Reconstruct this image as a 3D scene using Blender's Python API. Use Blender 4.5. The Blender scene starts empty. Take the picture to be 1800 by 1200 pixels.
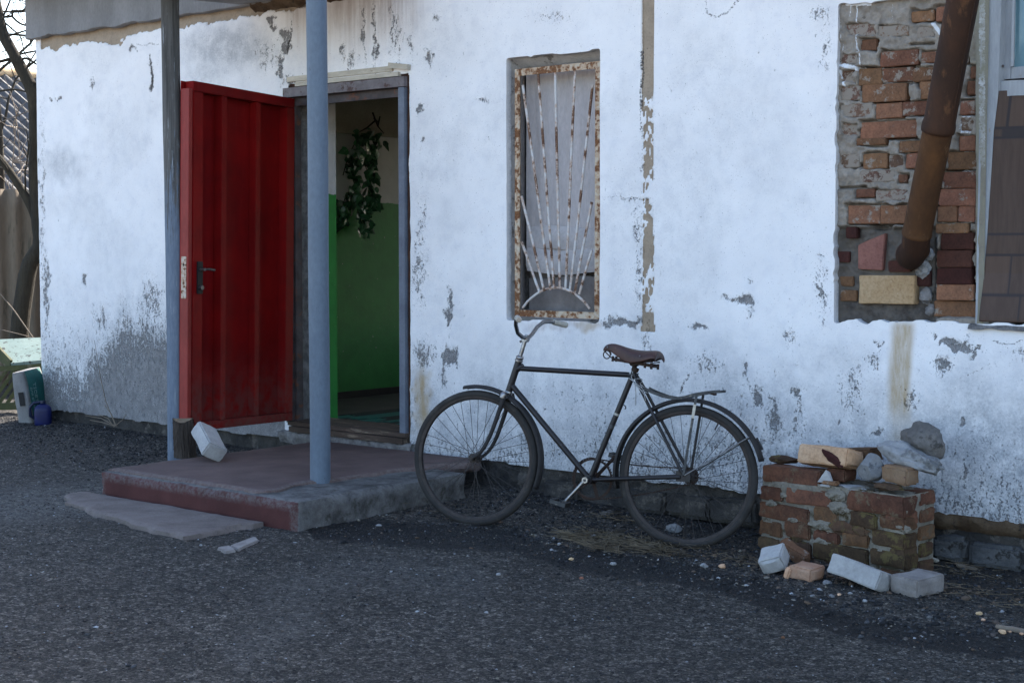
import bpy, bmesh, math, random
import numpy as np
from mathutils import Vector, Matrix, Euler, noise as mnoise

# ------------------------------------------------------------------ camera, sky, sun, exposure
scene = bpy.context.scene
COL = scene.collection
random.seed(7)
CAM_H, CAM_D, FPX = 1.45, 7.05, 2650.0            # eye height, distance to the wall, focal length in survey pixels
YAW, PITCH = math.radians(39.6), math.atan(160 / FPX)
cam_data = bpy.data.cameras.new('camera')
cam_data.sensor_width = 36.0
cam_data.lens = 36.0 * FPX / 1800.0
cam_data.clip_start, cam_data.clip_end = 0.05, 2000
cam = bpy.data.objects.new('camera', cam_data)
COL.objects.link(cam)
cam.location = (0, -CAM_D, CAM_H)
cam.rotation_euler = (math.pi / 2 - PITCH, 0, YAW)
scene.camera = cam

SUN_EL, SUN_AZ = math.radians(40), math.radians(-10)   # azimuth from +Y towards +X
world = bpy.data.worlds.new('World')
scene.world = world
world.use_nodes = True
wn = world.node_tree.nodes
sky = wn.new('ShaderNodeTexSky')
sky.sky_type = 'NISHITA'
sky.sun_disc = False
sky.sun_elevation = SUN_EL
sky.sun_rotation = SUN_AZ
sky.air_density, sky.dust_density, sky.ozone_density = 1.0, 2.0, 1.2
wn['Background'].inputs['Strength'].default_value = 0.1
world.node_tree.links.new(sky.outputs[0], wn['Background'].inputs['Color'])
sun_data = bpy.data.lights.new('sun', 'SUN')
sun_data.energy, sun_data.angle, sun_data.color = 3.2, math.radians(0.5), (1.0, 0.93, 0.84)
sun = bpy.data.objects.new('sun', sun_data)
COL.objects.link(sun)
sdir = Vector((math.sin(SUN_AZ) * math.cos(SUN_EL), math.cos(SUN_AZ) * math.cos(SUN_EL), math.sin(SUN_EL)))
sun.rotation_euler = sdir.to_track_quat('Z', 'Y').to_euler()
sun.location = sdir * 30
scene.view_settings.view_transform = 'Standard'
scene.view_settings.look = 'None'
scene.view_settings.gamma = 1.0
scene.view_settings.use_curve_mapping = False
scene.view_settings.exposure = 2.45
scene.render.engine = 'CYCLES'
scene.cycles.use_denoising = True
scene.cycles.denoising_input_passes = 'RGB_ALBEDO_NORMAL'
scene.cycles.denoising_prefilter = 'ACCURATE'
scene.cycles.max_bounces = 6
scene.cycles.sample_clamp_indirect = 3.0
scene.cycles.diffuse_bounces = 4

# ------------------------------------------------------------------ survey: photo measurements -> points on real planes
CY, SY, CP, SP = math.cos(YAW), math.sin(YAW), math.cos(PITCH), math.sin(PITCH)
CAMP = Vector((0, -CAM_D, CAM_H))
FWD = Vector((-SY * CP, CY * CP, -SP))
RGT = Vector((CY, SY, 0))
UPV = Vector((-SY * SP, CY * SP, CP))


def ray(px, py):
    return FWD + RGT * ((px - 900) / FPX) + UPV * ((600 - py) / FPX)


def on_y(px, py, y=0.0):
    r = ray(px, py)
    return CAMP + r * ((y - CAMP.y) / r.y)


def on_z(px, py, z=0.0):
    r = ray(px, py)
    return CAMP + r * ((z - CAMP.z) / r.z)


def on_plane(px, py, o, n):
    r = ray(px, py)
    return CAMP + r * ((Vector(o) - CAMP).dot(n) / r.dot(n))


def survey(X, Y, Z):
    """numpy: where a surface point was measured on the photograph"""
    vx, vy, vz = X, Y + CAM_D, Z - CAM_H
    d = vx * FWD.x + vy * FWD.y + vz * FWD.z
    return (900 + FPX * (vx * RGT.x + vy * RGT.y) / d,
            600 - FPX * (vx * UPV.x + vy * UPV.y + vz * UPV.z) / d)


# ------------------------------------------------------------------ numeric helpers
def vnoise(x, y, seed=0):
    xi, yi = np.floor(x), np.floor(y)
    fx, fy = x - xi, y - yi
    fx, fy = fx * fx * (3 - 2 * fx), fy * fy * (3 - 2 * fy)

    def h(a, b):
        s = np.sin(a * 127.1 + b * 311.7 + seed * 74.7) * 43758.5453
        return s - np.floor(s)
    return (h(xi, yi) * (1 - fx) + h(xi + 1, yi) * fx) * (1 - fy) + (h(xi, yi + 1) * (1 - fx) + h(xi + 1, yi + 1) * fx) * fy


def fbm(x, y, seed=0, octv=4):
    t, a, s = 0, 0.5, 0
    for k in range(octv):
        t = t + a * vnoise(x * 2 ** k, y * 2 ** k, seed + k * 13)
        s += a
        a *= 0.5
    return t / s


def sstep(a, b, x):
    t = np.clip((x - a) / (b - a), 0, 1)
    return t * t * (3 - 2 * t)


def seg_dist(px, py, pts):
    best = np.full(px.shape, 1e9)
    for (ax, ay), (bx, by) in zip(pts[:-1], pts[1:]):
        dx, dy = bx - ax, by - ay
        t = np.clip(((px - ax) * dx + (py - ay) * dy) / (dx * dx + dy * dy + 1e-9), 0, 1)
        best = np.minimum(best, np.hypot(px - ax - t * dx, py - ay - t * dy))
    return best


# ------------------------------------------------------------------ object helpers
WM = {}


def add(name, data, parent=None, M=None):
    o = bpy.data.objects.new(name, data)
    COL.objects.link(o)
    M = M.copy() if M is not None else (WM[parent.name].copy() if parent else Matrix())
    WM[o.name] = M
    if parent:
        o.parent = parent
        o.matrix_basis = WM[parent.name].inverted() @ M
    else:
        o.matrix_basis = M
    return o


def tag(o, label=None, cat=None, group=None, kind=None):
    if label: o['label'] = label
    if cat: o['category'] = cat
    if group: o['group'] = group
    if kind: o['kind'] = kind
    return o


def thing(name, label, cat, loc=(0, 0, 0), M=None, group=None):
    return tag(add(name, None, None, M if M is not None else Matrix.Translation(Vector(loc))), label, cat, group)


class Geo:
    def __init__(s):
        s.v, s.f = [], []

    def add(s, vs, fs):
        b = len(s.v)
        s.v += [tuple(p) for p in vs]
        s.f += [tuple(i + b for i in f) for f in fs]
        return s

    def box(s, lo, hi, M=None):
        vs = [Vector((x, y, z)) for x in (lo[0], hi[0]) for y in (lo[1], hi[1]) for z in (lo[2], hi[2])]
        if M is not None: vs = [M @ p for p in vs]
        return s.add(vs, [(0, 1, 3, 2), (4, 6, 7, 5), (0, 4, 5, 1), (2, 3, 7, 6), (0, 2, 6, 4), (1, 5, 7, 3)])

    def bar(s, a, b, w, h, up=(0, 0, 1)):
        """square bar from a to b, w across, h along up"""
        a, b, up = Vector(a), Vector(b), Vector(up)
        d = (b - a).normalized()
        r = d.cross(up).normalized()
        u = r.cross(d)
        vs = [p + r * (w / 2 * i) + u * (h / 2 * j) for p in (a, b) for i, j in ((-1, -1), (1, -1), (1, 1), (-1, 1))]
        return s.add(vs, [(0, 3, 2, 1), (4, 5, 6, 7), (0, 1, 5, 4), (1, 2, 6, 5), (2, 3, 7, 6), (3, 0, 4, 7)])

    def tube(s, pts, r, n=10, closed=False, cap=True, sy=1.0):
        pts = [Vector(p) for p in pts]
        N = len(pts)
        rs = r if isinstance(r, (list, tuple)) else [r] * N
        d0 = (pts[1] - pts[0]).normalized()
        ref = Vector((0, 0, 1)) if abs(d0.z) < 0.9 else Vector((1, 0, 0))
        x = d0.cross(ref).normalized()
        rings = []
        for i in range(N):
            if closed:
                d = pts[(i + 1) % N] - pts[i - 1]
            else:
                d = pts[min(i + 1, N - 1)] - pts[max(i - 1, 0)]
            d = d.normalized() if d.length > 1e-9 else d0
            x = (x - d * x.dot(d)).normalized()
            y = d.cross(x)
            rings.append([pts[i] + (x * math.cos(2 * math.pi * k / n) + y * (sy * math.sin(2 * math.pi * k / n))) * rs[i] for k in range(n)])
        fs = []
        for i in range(N if closed else N - 1):
            j = (i + 1) % N
            for k in range(n):
                fs.append((i * n + k, i * n + (k + 1) % n, j * n + (k + 1) % n, j * n + k))
        if cap and not closed:
            fs.append(tuple(range(n - 1, -1, -1)))
            fs.append(tuple((N - 1) * n + k for k in range(n)))
        return s.add([p for q in rings for p in q], fs)

    def lathe(s, prof, o=(0, 0, 0), ax=(0, 0, 1), n=24, closed=False):
        """prof: (radius, height) pairs turned round the axis"""
        o, ax = Vector(o), Vector(ax).normalized()
        x = ax.orthogonal().normalized()
        y = ax.cross(x)
        m = len(prof)
        vs = [o + ax * h + (x * math.cos(2 * math.pi * k / n) + y * math.sin(2 * math.pi * k / n)) * r for k in range(n) for r, h in prof]
        fs = []
        for k in range(n):
            k2 = (k + 1) % n
            for i in range(m if closed else m - 1):
                j = (i + 1) % m
                fs.append((k * m + i, k2 * m + i, k2 * m + j, k * m + j))
        return s.add(vs, fs)

    def grid(s, rows):
        n = len(rows[0])
        fs = [(i * n + j, i * n + j + 1, (i + 1) * n + j + 1, (i + 1) * n + j) for i in range(len(rows) - 1) for j in range(n - 1)]
        return s.add([p for r in rows for p in r], fs)

    def ico(s, c, r, seed=0, sc=(1, 1, 1), rot=None, jit=0.25):
        rnd = random.Random(seed)
        R = rot or Matrix()
        vs = []
        for p in ICO_V:
            k = r * (1 + rnd.uniform(-jit, jit))
            vs.append(Vector(c) + R @ Vector((p[0] * k * sc[0], p[1] * k * sc[1], p[2] * k * sc[2])))
        return s.add(vs, ICO_F)

    def mesh(s, name, mat, smooth=40, M=None):
        me = bpy.data.meshes.new(name)
        vs = s.v if M is None else [tuple(M @ Vector(p)) for p in s.v]
        me.from_pydata(vs, [], s.f)
        bm = bmesh.new()
        bm.from_mesh(me)
        bmesh.ops.recalc_face_normals(bm, faces=bm.faces)
        bm.to_mesh(me)
        bm.free()
        if mat: me.materials.append(mat)
        if smooth:
            me.shade_smooth()
            if smooth < 180: me.set_sharp_from_angle(angle=math.radians(smooth))
        return me

    def part(s, name, mat, parent, smooth=40, local=False):
        """world coordinates unless local; the part takes its parent's frame"""
        M = None if local else WM[parent.name].inverted()
        return add(name, s.mesh(name, mat, smooth, M), parent)

    def obj(s, name, mat, base, smooth=40):
        M = Matrix.Translation(Vector(base))
        return add(name, s.mesh(name, mat, smooth, M.inverted()), None, M)


_t = (1 + 5 ** 0.5) / 2
ICO_V = [tuple(c / math.hypot(1, _t) for c in p) for p in ((-1, _t, 0), (1, _t, 0), (-1, -_t, 0), (1, -_t, 0), (0, -1, _t), (0, 1, _t), (0, -1, -_t), (0, 1, -_t), (_t, 0, -1), (_t, 0, 1), (-_t, 0, -1), (-_t, 0, 1))]
ICO_F = [(0, 11, 5), (0, 5, 1), (0, 1, 7), (0, 7, 10), (0, 10, 11), (1, 5, 9), (5, 11, 4), (11, 10, 2), (10, 7, 6), (7, 1, 8), (3, 9, 4), (3, 4, 2), (3, 2, 6), (3, 6, 8), (3, 8, 9), (4, 9, 5), (2, 4, 11), (6, 2, 10), (8, 6, 7), (9, 8, 1)]


def block_mesh(name, size, mat, bev=0.006, cuts=3, amp=0.003, freq=14, seed=0, chip=0.0):
    """a brick or stone: bevelled, subdivided and worn box centred on the origin"""
    bm = bmesh.new()
    bmesh.ops.create_cube(bm, size=1)
    bmesh.ops.scale(bm, vec=size, verts=bm.verts)
    bmesh.ops.bevel(bm, geom=list(bm.edges), offset=bev, segments=2, affect='EDGES')
    if cuts: bmesh.ops.subdivide_edges(bm, edges=[e for e in bm.edges if e.calc_length() > 0.02], cuts=cuts, use_grid_fill=True)
    rnd = random.Random(seed)
    off = Vector((rnd.uniform(0, 50), rnd.uniform(0, 50), rnd.uniform(0, 50)))
    for v in bm.verts:
        n = mnoise.fractal(v.co * freq + off, 0.8, 2, 4)
        edge = sum(1 for a, b in zip(v.co, size) if abs(a) > b / 2 - bev * 1.6)
        k = amp * n
        if chip and edge >= 2:
            k -= chip * max(0, mnoise.noise(v.co * freq * 0.8 + off * 2) + 0.15)
        v.co += v.co.normalized() * k + Vector((0, 0, 0))
    bmesh.ops.recalc_face_normals(bm, faces=bm.faces)
    me = bpy.data.meshes.new(name)
    bm.to_mesh(me)
    bm.free()
    me.materials.append(mat)
    me.shade_smooth()
    me.set_sharp_from_angle(angle=math.radians(38))
    return me


def stone_mesh(name, r, sc, mat, seed=0, sub=3, amp=0.22, flat=0.0):
    bm = bmesh.new()
    bmesh.ops.create_icosphere(bm, subdivisions=sub, radius=1)
    rnd = random.Random(seed)
    off = Vector((rnd.uniform(0, 50), rnd.uniform(0, 50), rnd.uniform(0, 50)))
    planes = [(Vector((rnd.gauss(0, 1), rnd.gauss(0, 1), rnd.gauss(0, 1))).normalized(), rnd.uniform(0.62, 0.9)) for _ in range(9)]
    for v in bm.verts:
        p = v.co.copy()
        for n, d in planes:
            k = p.dot(n)
            if k > d: p -= n * (k - d)
        p *= 1 + amp * mnoise.fractal(p * 2.2 + off, 0.9, 2, 5) * 0.5
        v.co = Vector((p.x * sc[0], p.y * sc[1], p.z * sc[2])) * r
    me = bpy.data.meshes.new(name)
    bm.to_mesh(me)
    bm.free()
    me.materials.append(mat)
    me.shade_smooth()
    me.set_sharp_from_angle(angle=math.radians(32))
    return me


def grid_mesh(name, xs, ys, fn, mat, mask=None, attrs=None):
    """numpy grid over xs, ys; fn(X, Y) -> coords arrays; attrs: dict name -> array"""
    X, Y = np.meshgrid(xs, ys)
    co = np.stack(fn(X, Y), -1).reshape(-1, 3)
    ny, nx = X.shape
    idx = np.arange(nx * ny).reshape(ny, nx)
    q = np.stack([idx[:-1, :-1], idx[:-1, 1:], idx[1:, 1:], idx[1:, :-1]], -1)
    if mask is not None: q = q[mask]
    q = q.reshape(-1, 4)
    return np_mesh(name, co, q, mat, {k: a.reshape(-1) for k, a in (attrs or {}).items()})


def np_mesh(name, co, faces, mat, attrs=None, smooth=True):
    me = bpy.data.meshes.new(name)
    n = faces.shape[1]
    used = np.zeros(len(co), bool)
    used[faces.ravel()] = True
    remap = np.cumsum(used) - 1
    faces = remap[faces]
    co = co[used]
    me.vertices.add(len(co))
    me.vertices.foreach_set('co', co.astype(np.float32).ravel())
    me.loops.add(faces.size)
    me.loops.foreach_set('vertex_index', faces.astype(np.int32).ravel())
    me.polygons.add(len(faces))
    me.polygons.foreach_set('loop_start', np.arange(0, faces.size, n, dtype=np.int32))
    for k, a in (attrs or {}).items():
        at = me.attributes.new(k, 'FLOAT', 'POINT')
        at.data.foreach_set('value', a[used].astype(np.float32))
    me.update(calc_edges=True)
    me.validate()
    if smooth: me.shade_smooth()
    me.materials.append(mat)
    return me


# ------------------------------------------------------------------ materials
class Mat:
    def __init__(s, name):
        s.m = bpy.data.materials.new(name)
        s.m.use_nodes = True
        s.t = s.m.node_tree
        s.b = s.t.nodes['Principled BSDF']
        s.co = s.n('ShaderNodeTexCoord').outputs['Object']

    def n(s, typ, **kw):
        k = s.t.nodes.new(typ)
        for a, v in kw.items(): setattr(k, a, v)
        return k

    def ln(s, a, b):
        s.t.links.new(a, b)

    def val(s, sock, v):
        if isinstance(v, bpy.types.NodeSocket): s.ln(v, sock)
        elif isinstance(v, (tuple, list)) and len(v) == 3 and sock.type == 'RGBA': sock.default_value = (*v, 1)
        else: sock.default_value = v

    def map(s, sc=(1, 1, 1), loc=(0, 0, 0), rot=(0, 0, 0)):
        k = s.n('ShaderNodeMapping')
        k.inputs['Scale'].default_value = sc
        k.inputs['Location'].default_value = loc
        k.inputs['Rotation'].default_value = rot
        s.ln(s.co, k.inputs['Vector'])
        return k.outputs[0]

    def noise(s, scale, detail=6, rough=0.6, vec=None, dist=0.0):
        k = s.n('ShaderNodeTexNoise')
        k.inputs['Scale'].default_value = scale
        k.inputs['Detail'].default_value = detail
        k.inputs['Roughness'].default_value = rough
        k.inputs['Distortion'].default_value = dist
        s.ln(vec or s.co, k.inputs['Vector'])
        return k.outputs['Fac']

    def voro(s, scale, feature='F1', vec=None, out='Distance'):
        k = s.n('ShaderNodeTexVoronoi', feature=feature)
        k.inputs['Scale'].default_value = scale
        s.ln(vec or s.co, k.inputs['Vector'])
        return k.outputs[out]

    def math(s, op, a, b=0.0, c=0.0):
        k = s.n('ShaderNodeMath', operation=op)
        s.val(k.inputs[0], a)
        s.val(k.inputs[1], b)
        s.val(k.inputs[2], c)
        return k.outputs[0]

    def step(s, x, lo, hi, a=0.0, b=1.0):
        k = s.n('ShaderNodeMapRange', interpolation_type='SMOOTHSTEP')
        s.val(k.inputs['Value'], x)
        k.inputs['From Min'].default_value, k.inputs['From Max'].default_value = lo, hi
        k.inputs['To Min'].default_value, k.inputs['To Max'].default_value = a, b
        return k.outputs[0]

    def mix(s, f, a, b, mode='MIX'):
        k = s.n('ShaderNodeMix', data_type='RGBA', blend_type=mode)
        s.val(k.inputs[0], f)
        s.val(k.inputs[6], a)
        s.val(k.inputs[7], b)
        return k.outputs[2]

    def attr(s, name):
        return s.n('ShaderNodeAttribute', attribute_name=name).outputs['Fac']

    def rnd(s):
        return s.n('ShaderNodeObjectInfo').outputs['Random']

    def sep(s):
        k = s.n('ShaderNodeSeparateXYZ')
        s.ln(s.co, k.inputs[0])
        return k.outputs

    def bump(s, h, strength=0.3, dist=0.01, prev=None):
        k = s.n('ShaderNodeBump')
        k.inputs['Strength'].default_value = strength
        k.inputs['Distance'].default_value = dist
        s.ln(h, k.inputs['Height'])
        if prev is not None: s.ln(prev, k.inputs['Normal'])
        return k.outputs[0]

    def done(s, col, rough=0.8, metal=0.0, normal=None, spec=0.35):
        s.val(s.b.inputs['Base Color'], col)
        s.val(s.b.inputs['Roughness'], rough)
        s.val(s.b.inputs['Metallic'], metal)
        s.b.inputs['Specular IOR Level'].default_value = spec
        if normal is not None: s.ln(normal, s.b.inputs['Normal'])
        return s.m


def simple(name, c1, c2, scale=6, rough=0.8, bump=0.3, bdist=0.004, metal=0, c3=None, c3scale=9, c3lo=0.55, c3hi=0.62, sc=(1, 1, 1), rand=0.0, spec=0.35, fine=60):
    m = Mat(name)
    v = m.map(sc)
    n = m.noise(scale, vec=v)
    col = m.mix(m.step(n, 0.3, 0.7), c1, c2)
    f = m.noise(fine, 4, 0.7, vec=v)
    col = m.mix(m.step(f, 0.25, 0.75, 0, 0.35), col, m.mix(1.0, col, (0.45, 0.45, 0.45), 'MULTIPLY'))
    if c3:
        p = m.noise(c3scale, 8, 0.7, vec=v)
        col = m.mix(m.step(p, c3lo, c3hi), col, c3)
    if rand:
        g = m.step(m.rnd(), 0, 1, 1 - rand, 1 + rand)
        k = m.n('ShaderNodeHueSaturation')
        m.ln(col, k.inputs['Color'])
        m.ln(g, k.inputs['Value'])
        col = k.outputs[0]
    nb = m.bump(m.math('ADD', f, n), bump, bdist)
    return m.done(col, rough, metal, nb, spec)


def plaster_material():
    m = Mat('whitewashed_plaster')
    vs = m.map((1, 1, 0.5))
    n_big = m.noise(1.6, 5)
    n_mid = m.noise(9, 8, 0.7)
    n_st = m.noise(34, 8, 0.78, vec=vs)
    n_fine = m.noise(85, 6, 0.75)
    paint = m.mix(m.step(n_big, 0.3, 0.7), (0.79, 0.78, 0.785), (0.85, 0.84, 0.84))
    paint = m.mix(m.step(n_mid, 0.45, 0.75, 0, 0.5), paint, (0.66, 0.66, 0.70))
    paint = m.mix(m.step(n_fine, 0.55, 0.8, 0, 0.4), paint, (0.5, 0.52, 0.54))
    # thin grey wash
    gr = m.math('MULTIPLY', m.attr('grime'), m.math('MULTIPLY', m.step(n_mid, 0.22, 0.62, 0.25, 1.0), m.step(n_fine, 0.3, 0.6, 0.55, 1.0)))
    paint = m.mix(gr, paint, (0.27, 0.285, 0.305))
    br = m.math('MULTIPLY', m.attr('brown'), m.step(m.noise(30, 6, 0.7, vec=m.map((1, 1, 0.06))), 0.3, 0.7, 0.35, 1.0))
    paint = m.mix(br, paint, (0.33, 0.265, 0.235))
    # bare cement where the paint has gone
    det = m.math('ADD', m.math('MULTIPLY', m.math('SUBTRACT', n_st, 0.5), 2.3), m.math('MULTIPLY', m.math('SUBTRACT', n_fine, 0.5), 1.7))
    bare = m.step(m.math('ADD', m.attr('bare'), det), 0.38, 0.68)
    cement = m.mix(m.step(n_mid, 0.3, 0.7), (0.20, 0.195, 0.195), (0.37, 0.362, 0.36))
    cement = m.mix(m.step(n_fine, 0.4, 0.7, 0, 0.5), cement, (0.10, 0.10, 0.105))
    col = m.mix(bare, paint, cement)
    pit = m.step(m.math('ADD', m.noise(150, 3, 0.6), m.math('MULTIPLY', m.attr('bare'), 0.22)), 0.66, 0.72)
    col = m.mix(m.math('MULTIPLY', pit, 0.85), col, (0.17, 0.165, 0.17))
    tanm = m.step(m.math('ADD', m.attr('tan'), m.math('MULTIPLY', m.math('SUBTRACT', m.noise(55, 6, 0.7, vec=m.map((1, 1, 0.5))), 0.5), 1.0)), 0.46, 0.54)
    tanc = m.mix(m.step(n_mid, 0.3, 0.7), (0.37, 0.295, 0.22), (0.28, 0.225, 0.17))
    tanc = m.mix(m.step(n_fine, 0.45, 0.7, 0, 0.6), tanc, (0.2, 0.155, 0.11))
    col = m.mix(tanm, col, tanc)
    rs = m.math('MULTIPLY', m.attr('rust'), m.step(m.noise(22, 6, 0.7, vec=m.map((1, 1, 0.2))), 0.2, 0.7, 0.4, 1.0))
    col = m.mix(rs, col, (0.36, 0.245, 0.10))
    ck = m.step(m.math('ADD', m.attr('crack'), m.math('MULTIPLY', m.math('SUBTRACT', n_fine, 0.5), 1.4)), 0.42, 0.62)
    col = m.mix(ck, col, (0.075, 0.07, 0.068))
    nb = m.bump(n_mid, 0.35, 0.012)
    nb = m.bump(n_fine, 0.35, 0.003, nb)
    nb = m.bump(m.math('SUBTRACT', 1.0, bare), 1.0, 0.006, nb)
    return m.done(col, 0.9, 0, nb, 0.2)


def asphalt_material():
    m = Mat('worn_asphalt')
    n1 = m.noise(1.3, 6)
    n2 = m.noise(14, 6, 0.7)
    n3 = m.noise(150, 4, 0.7)
    wv = m.n('ShaderNodeVectorMath', operation='MULTIPLY_ADD')
    nz = m.n('ShaderNodeTexNoise')
    nz.inputs['Scale'].default_value = 60
    m.ln(m.co, nz.inputs['Vector'])
    m.ln(nz.outputs['Color'], wv.inputs[0])
    wv.inputs[1].default_value = (0.012, 0.012, 0.012)
    m.ln(m.co, wv.inputs[2])
    vd = m.voro(62, vec=wv.outputs[0])
    vc = m.voro(62, vec=wv.outputs[0], out='Color')
    k = m.n('ShaderNodeSeparateColor')
    m.ln(vc, k.inputs[0])
    base = m.mix(m.step(n1, 0.3, 0.7), (0.112, 0.097, 0.081), (0.162, 0.143, 0.121))
    base = m.mix(m.step(n2, 0.35, 0.75), base, (0.058, 0.051, 0.044))
    chip = m.math('MULTIPLY', m.step(vd, 0.42, 0.3), m.step(k.outputs[0], 0.5, 0.7))
    chipc = m.mix(k.outputs[1], (0.085, 0.080, 0.074), (0.36, 0.34, 0.315))
    col = m.mix(m.math('MULTIPLY', chip, m.step(m.noise(5, 6, 0.7), 0.42, 0.62, 0.12, 1.0)), base, chipc)
    col = m.mix(m.step(n3, 0.52, 0.75, 0, 0.75), col, (0.125, 0.117, 0.107))
    for sc_, lo_, hi_ in ((46, 0.55, 1.5), (95, 0.5, 1.6)):
        cc_ = m.n('ShaderNodeSeparateColor')
        m.ln(m.voro(sc_, vec=wv.outputs[0], out='Color'), cc_.inputs[0])
        tone_ = m.step(m.math('POWER', cc_.outputs[0], 1.6), 0, 1, lo_, hi_)
        edge_ = m.step(m.voro(sc_, 'DISTANCE_TO_EDGE', vec=wv.outputs[0]), 0.0, 0.14, 0.45, 1.0)  # dark rims paint the shade of crevices between the stones
        k_ = m.n('ShaderNodeVectorMath', operation='SCALE')
        m.ln(col, k_.inputs[0])
        m.ln(m.math('MULTIPLY', tone_, edge_), k_.inputs['Scale'])
        col = k_.outputs[0]
    dirt = m.mix(m.step(n2, 0.3, 0.7), (0.026, 0.021, 0.017), (0.055, 0.045, 0.036))
    col = m.mix(m.step(m.math('ADD', m.attr('dirt'), m.math('MULTIPLY', m.math('SUBTRACT', n2, 0.5), 0.8)), 0.35, 0.7), col, dirt)
    tar = m.step(m.math('ADD', m.attr('tar'), m.math('MULTIPLY', m.math('SUBTRACT', m.noise(22, 6, 0.7), 0.5), 1.0)), 0.45, 0.62)
    col = m.mix(tar, col, m.mix(m.step(n3, 0.5, 0.8), (0.005, 0.005, 0.006), (0.018, 0.018, 0.019)))
    dust = m.math('MULTIPLY', m.attr('dust'), m.step(m.noise(35, 6, 0.7), 0.35, 0.65))
    col = m.mix(dust, col, (0.17, 0.162, 0.152))
    n4 = m.noise(48, 6, 0.8)
    col = m.mix(m.step(n4, 0.52, 0.70, 0, 0.55), col, (0.20, 0.187, 0.17))
    col = m.mix(m.step(n4, 0.46, 0.30, 0, 0.7), col, (0.008, 0.008, 0.009))  # low spots of the bump painted near black, as shaded hollows
    col = m.mix(m.attr('bounce_ground'), col, (0.36, 0.32, 0.265))
    h = m.math('ADD', m.math('MULTIPLY', m.step(vd, 0.5, 0.1), 0.7), m.math('MULTIPLY', n3, 0.8))
    nb = m.bump(n2, 0.4, 0.02)
    nb = m.bump(n4, 0.7, 0.02, nb)
    nb = m.bump(h, 0.9, 0.012, nb)
    return m.done(col, m.mix(tar, (0.85, 0.85, 0.85), (0.6, 0.6, 0.6)), 0, nb, 0.3)


def concrete_material(name, body, light, painted=None, paint_lo=0.4, paint_hi=0.55, moss=None):
    m = Mat(name)
    n = m.noise(7, 8, 0.7)
    f = m.noise(90, 5, 0.75)
    col = m.mix(m.step(n, 0.3, 0.7), body, light)
    col = m.mix(m.step(f, 0.35, 0.75, 0, 0.5), col, m.mix(1.0, col, (0.4, 0.4, 0.4), 'MULTIPLY'))
    if moss: col = m.mix(m.step(m.noise(11, 8, 0.75, dist=0.4), 0.52, 0.66, 0, 0.8), col, moss)
    if painted:
        a = m.math('ADD', m.attr('paint'), m.math('MULTIPLY', m.math('SUBTRACT', m.noise(13, 9, 0.75), 0.5), 1.0))
        col = m.mix(m.step(a, paint_lo, paint_hi), col, m.mix(m.step(m.noise(4, 5), 0.3, 0.7), painted, tuple(c * 0.7 for c in painted)))
    w = m.math('MULTIPLY', m.attr('worn'), m.step(m.noise(40, 6, 0.8), 0.35, 0.65))
    col = m.mix(w, col, light)
    nb = m.bump(n, 0.5, 0.012)
    nb = m.bump(f, 0.5, 0.004, nb)
    return m.done(col, 0.88, 0, nb, 0.25)


def two_tone_wall():
    m = Mat('corridor_paint')
    z = m.sep()[2]
    e = m.math('ADD', z, m.math('MULTIPLY', m.math('SUBTRACT', m.noise(14, 6), 0.5), 0.03))
    up = m.mix(m.step(m.noise(5, 6), 0.3, 0.7), (0.62, 0.595, 0.575), (0.54, 0.52, 0.505))
    lo = m.mix(m.step(m.noise(8, 6), 0.3, 0.7), (0.035, 0.25, 0.048), (0.028, 0.205, 0.04))
    lo = m.mix(m.step(m.noise(3, 8, 0.75), 0.5, 0.75, 0, 0.5), lo, (0.03, 0.14, 0.035))
    up = m.mix(m.step(m.noise(4, 8, 0.75, dist=0.5), 0.52, 0.72, 0, 0.5), up, (0.40, 0.37, 0.33))
    chips = m.step(m.noise(26, 6, 0.7), 0.66, 0.71)
    lo = m.mix(chips, lo, (0.42, 0.44, 0.38))
    col = m.mix(m.step(e, 1.842, 1.850), lo, up)
    return m.done(col, 0.55, 0, m.bump(m.noise(30, 6), 0.2, 0.006), 0.4)


def rusty_paint(name, paint, rust1=(0.16, 0.055, 0.018), rust2=(0.06, 0.025, 0.012), amount=0.5, scale=16, rough=0.75):
    m = Mat(name)
    n = m.noise(scale, 9, 0.72)
    n2 = m.noise(scale * 0.25, 4)
    f = m.noise(scale * 6, 5, 0.7)
    rust = m.mix(m.step(f, 0.35, 0.65), rust1, rust2)
    t = 1 - amount
    r = m.step(m.math('ADD', n, m.math('MULTIPLY', m.math('SUBTRACT', n2, 0.5), 0.35)), t - 0.03, t + 0.03)
    t2 = m.math('ADD', n, m.math('MULTIPLY', m.math('SUBTRACT', n2, 0.5), 0.35))
    col = m.mix(m.step(t2, t - 0.16, t - 0.01), paint, tuple(0.45 * a + 0.55 * b for a, b in zip(paint, (0.36, 0.17, 0.065))))
    col = m.mix(r, col, rust)
    nb = m.bump(r, 0.5, 0.002)
    nb = m.bump(f, 0.3, 0.002, nb)
    return m.done(col, rough, 0, nb, 0.35)


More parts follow.
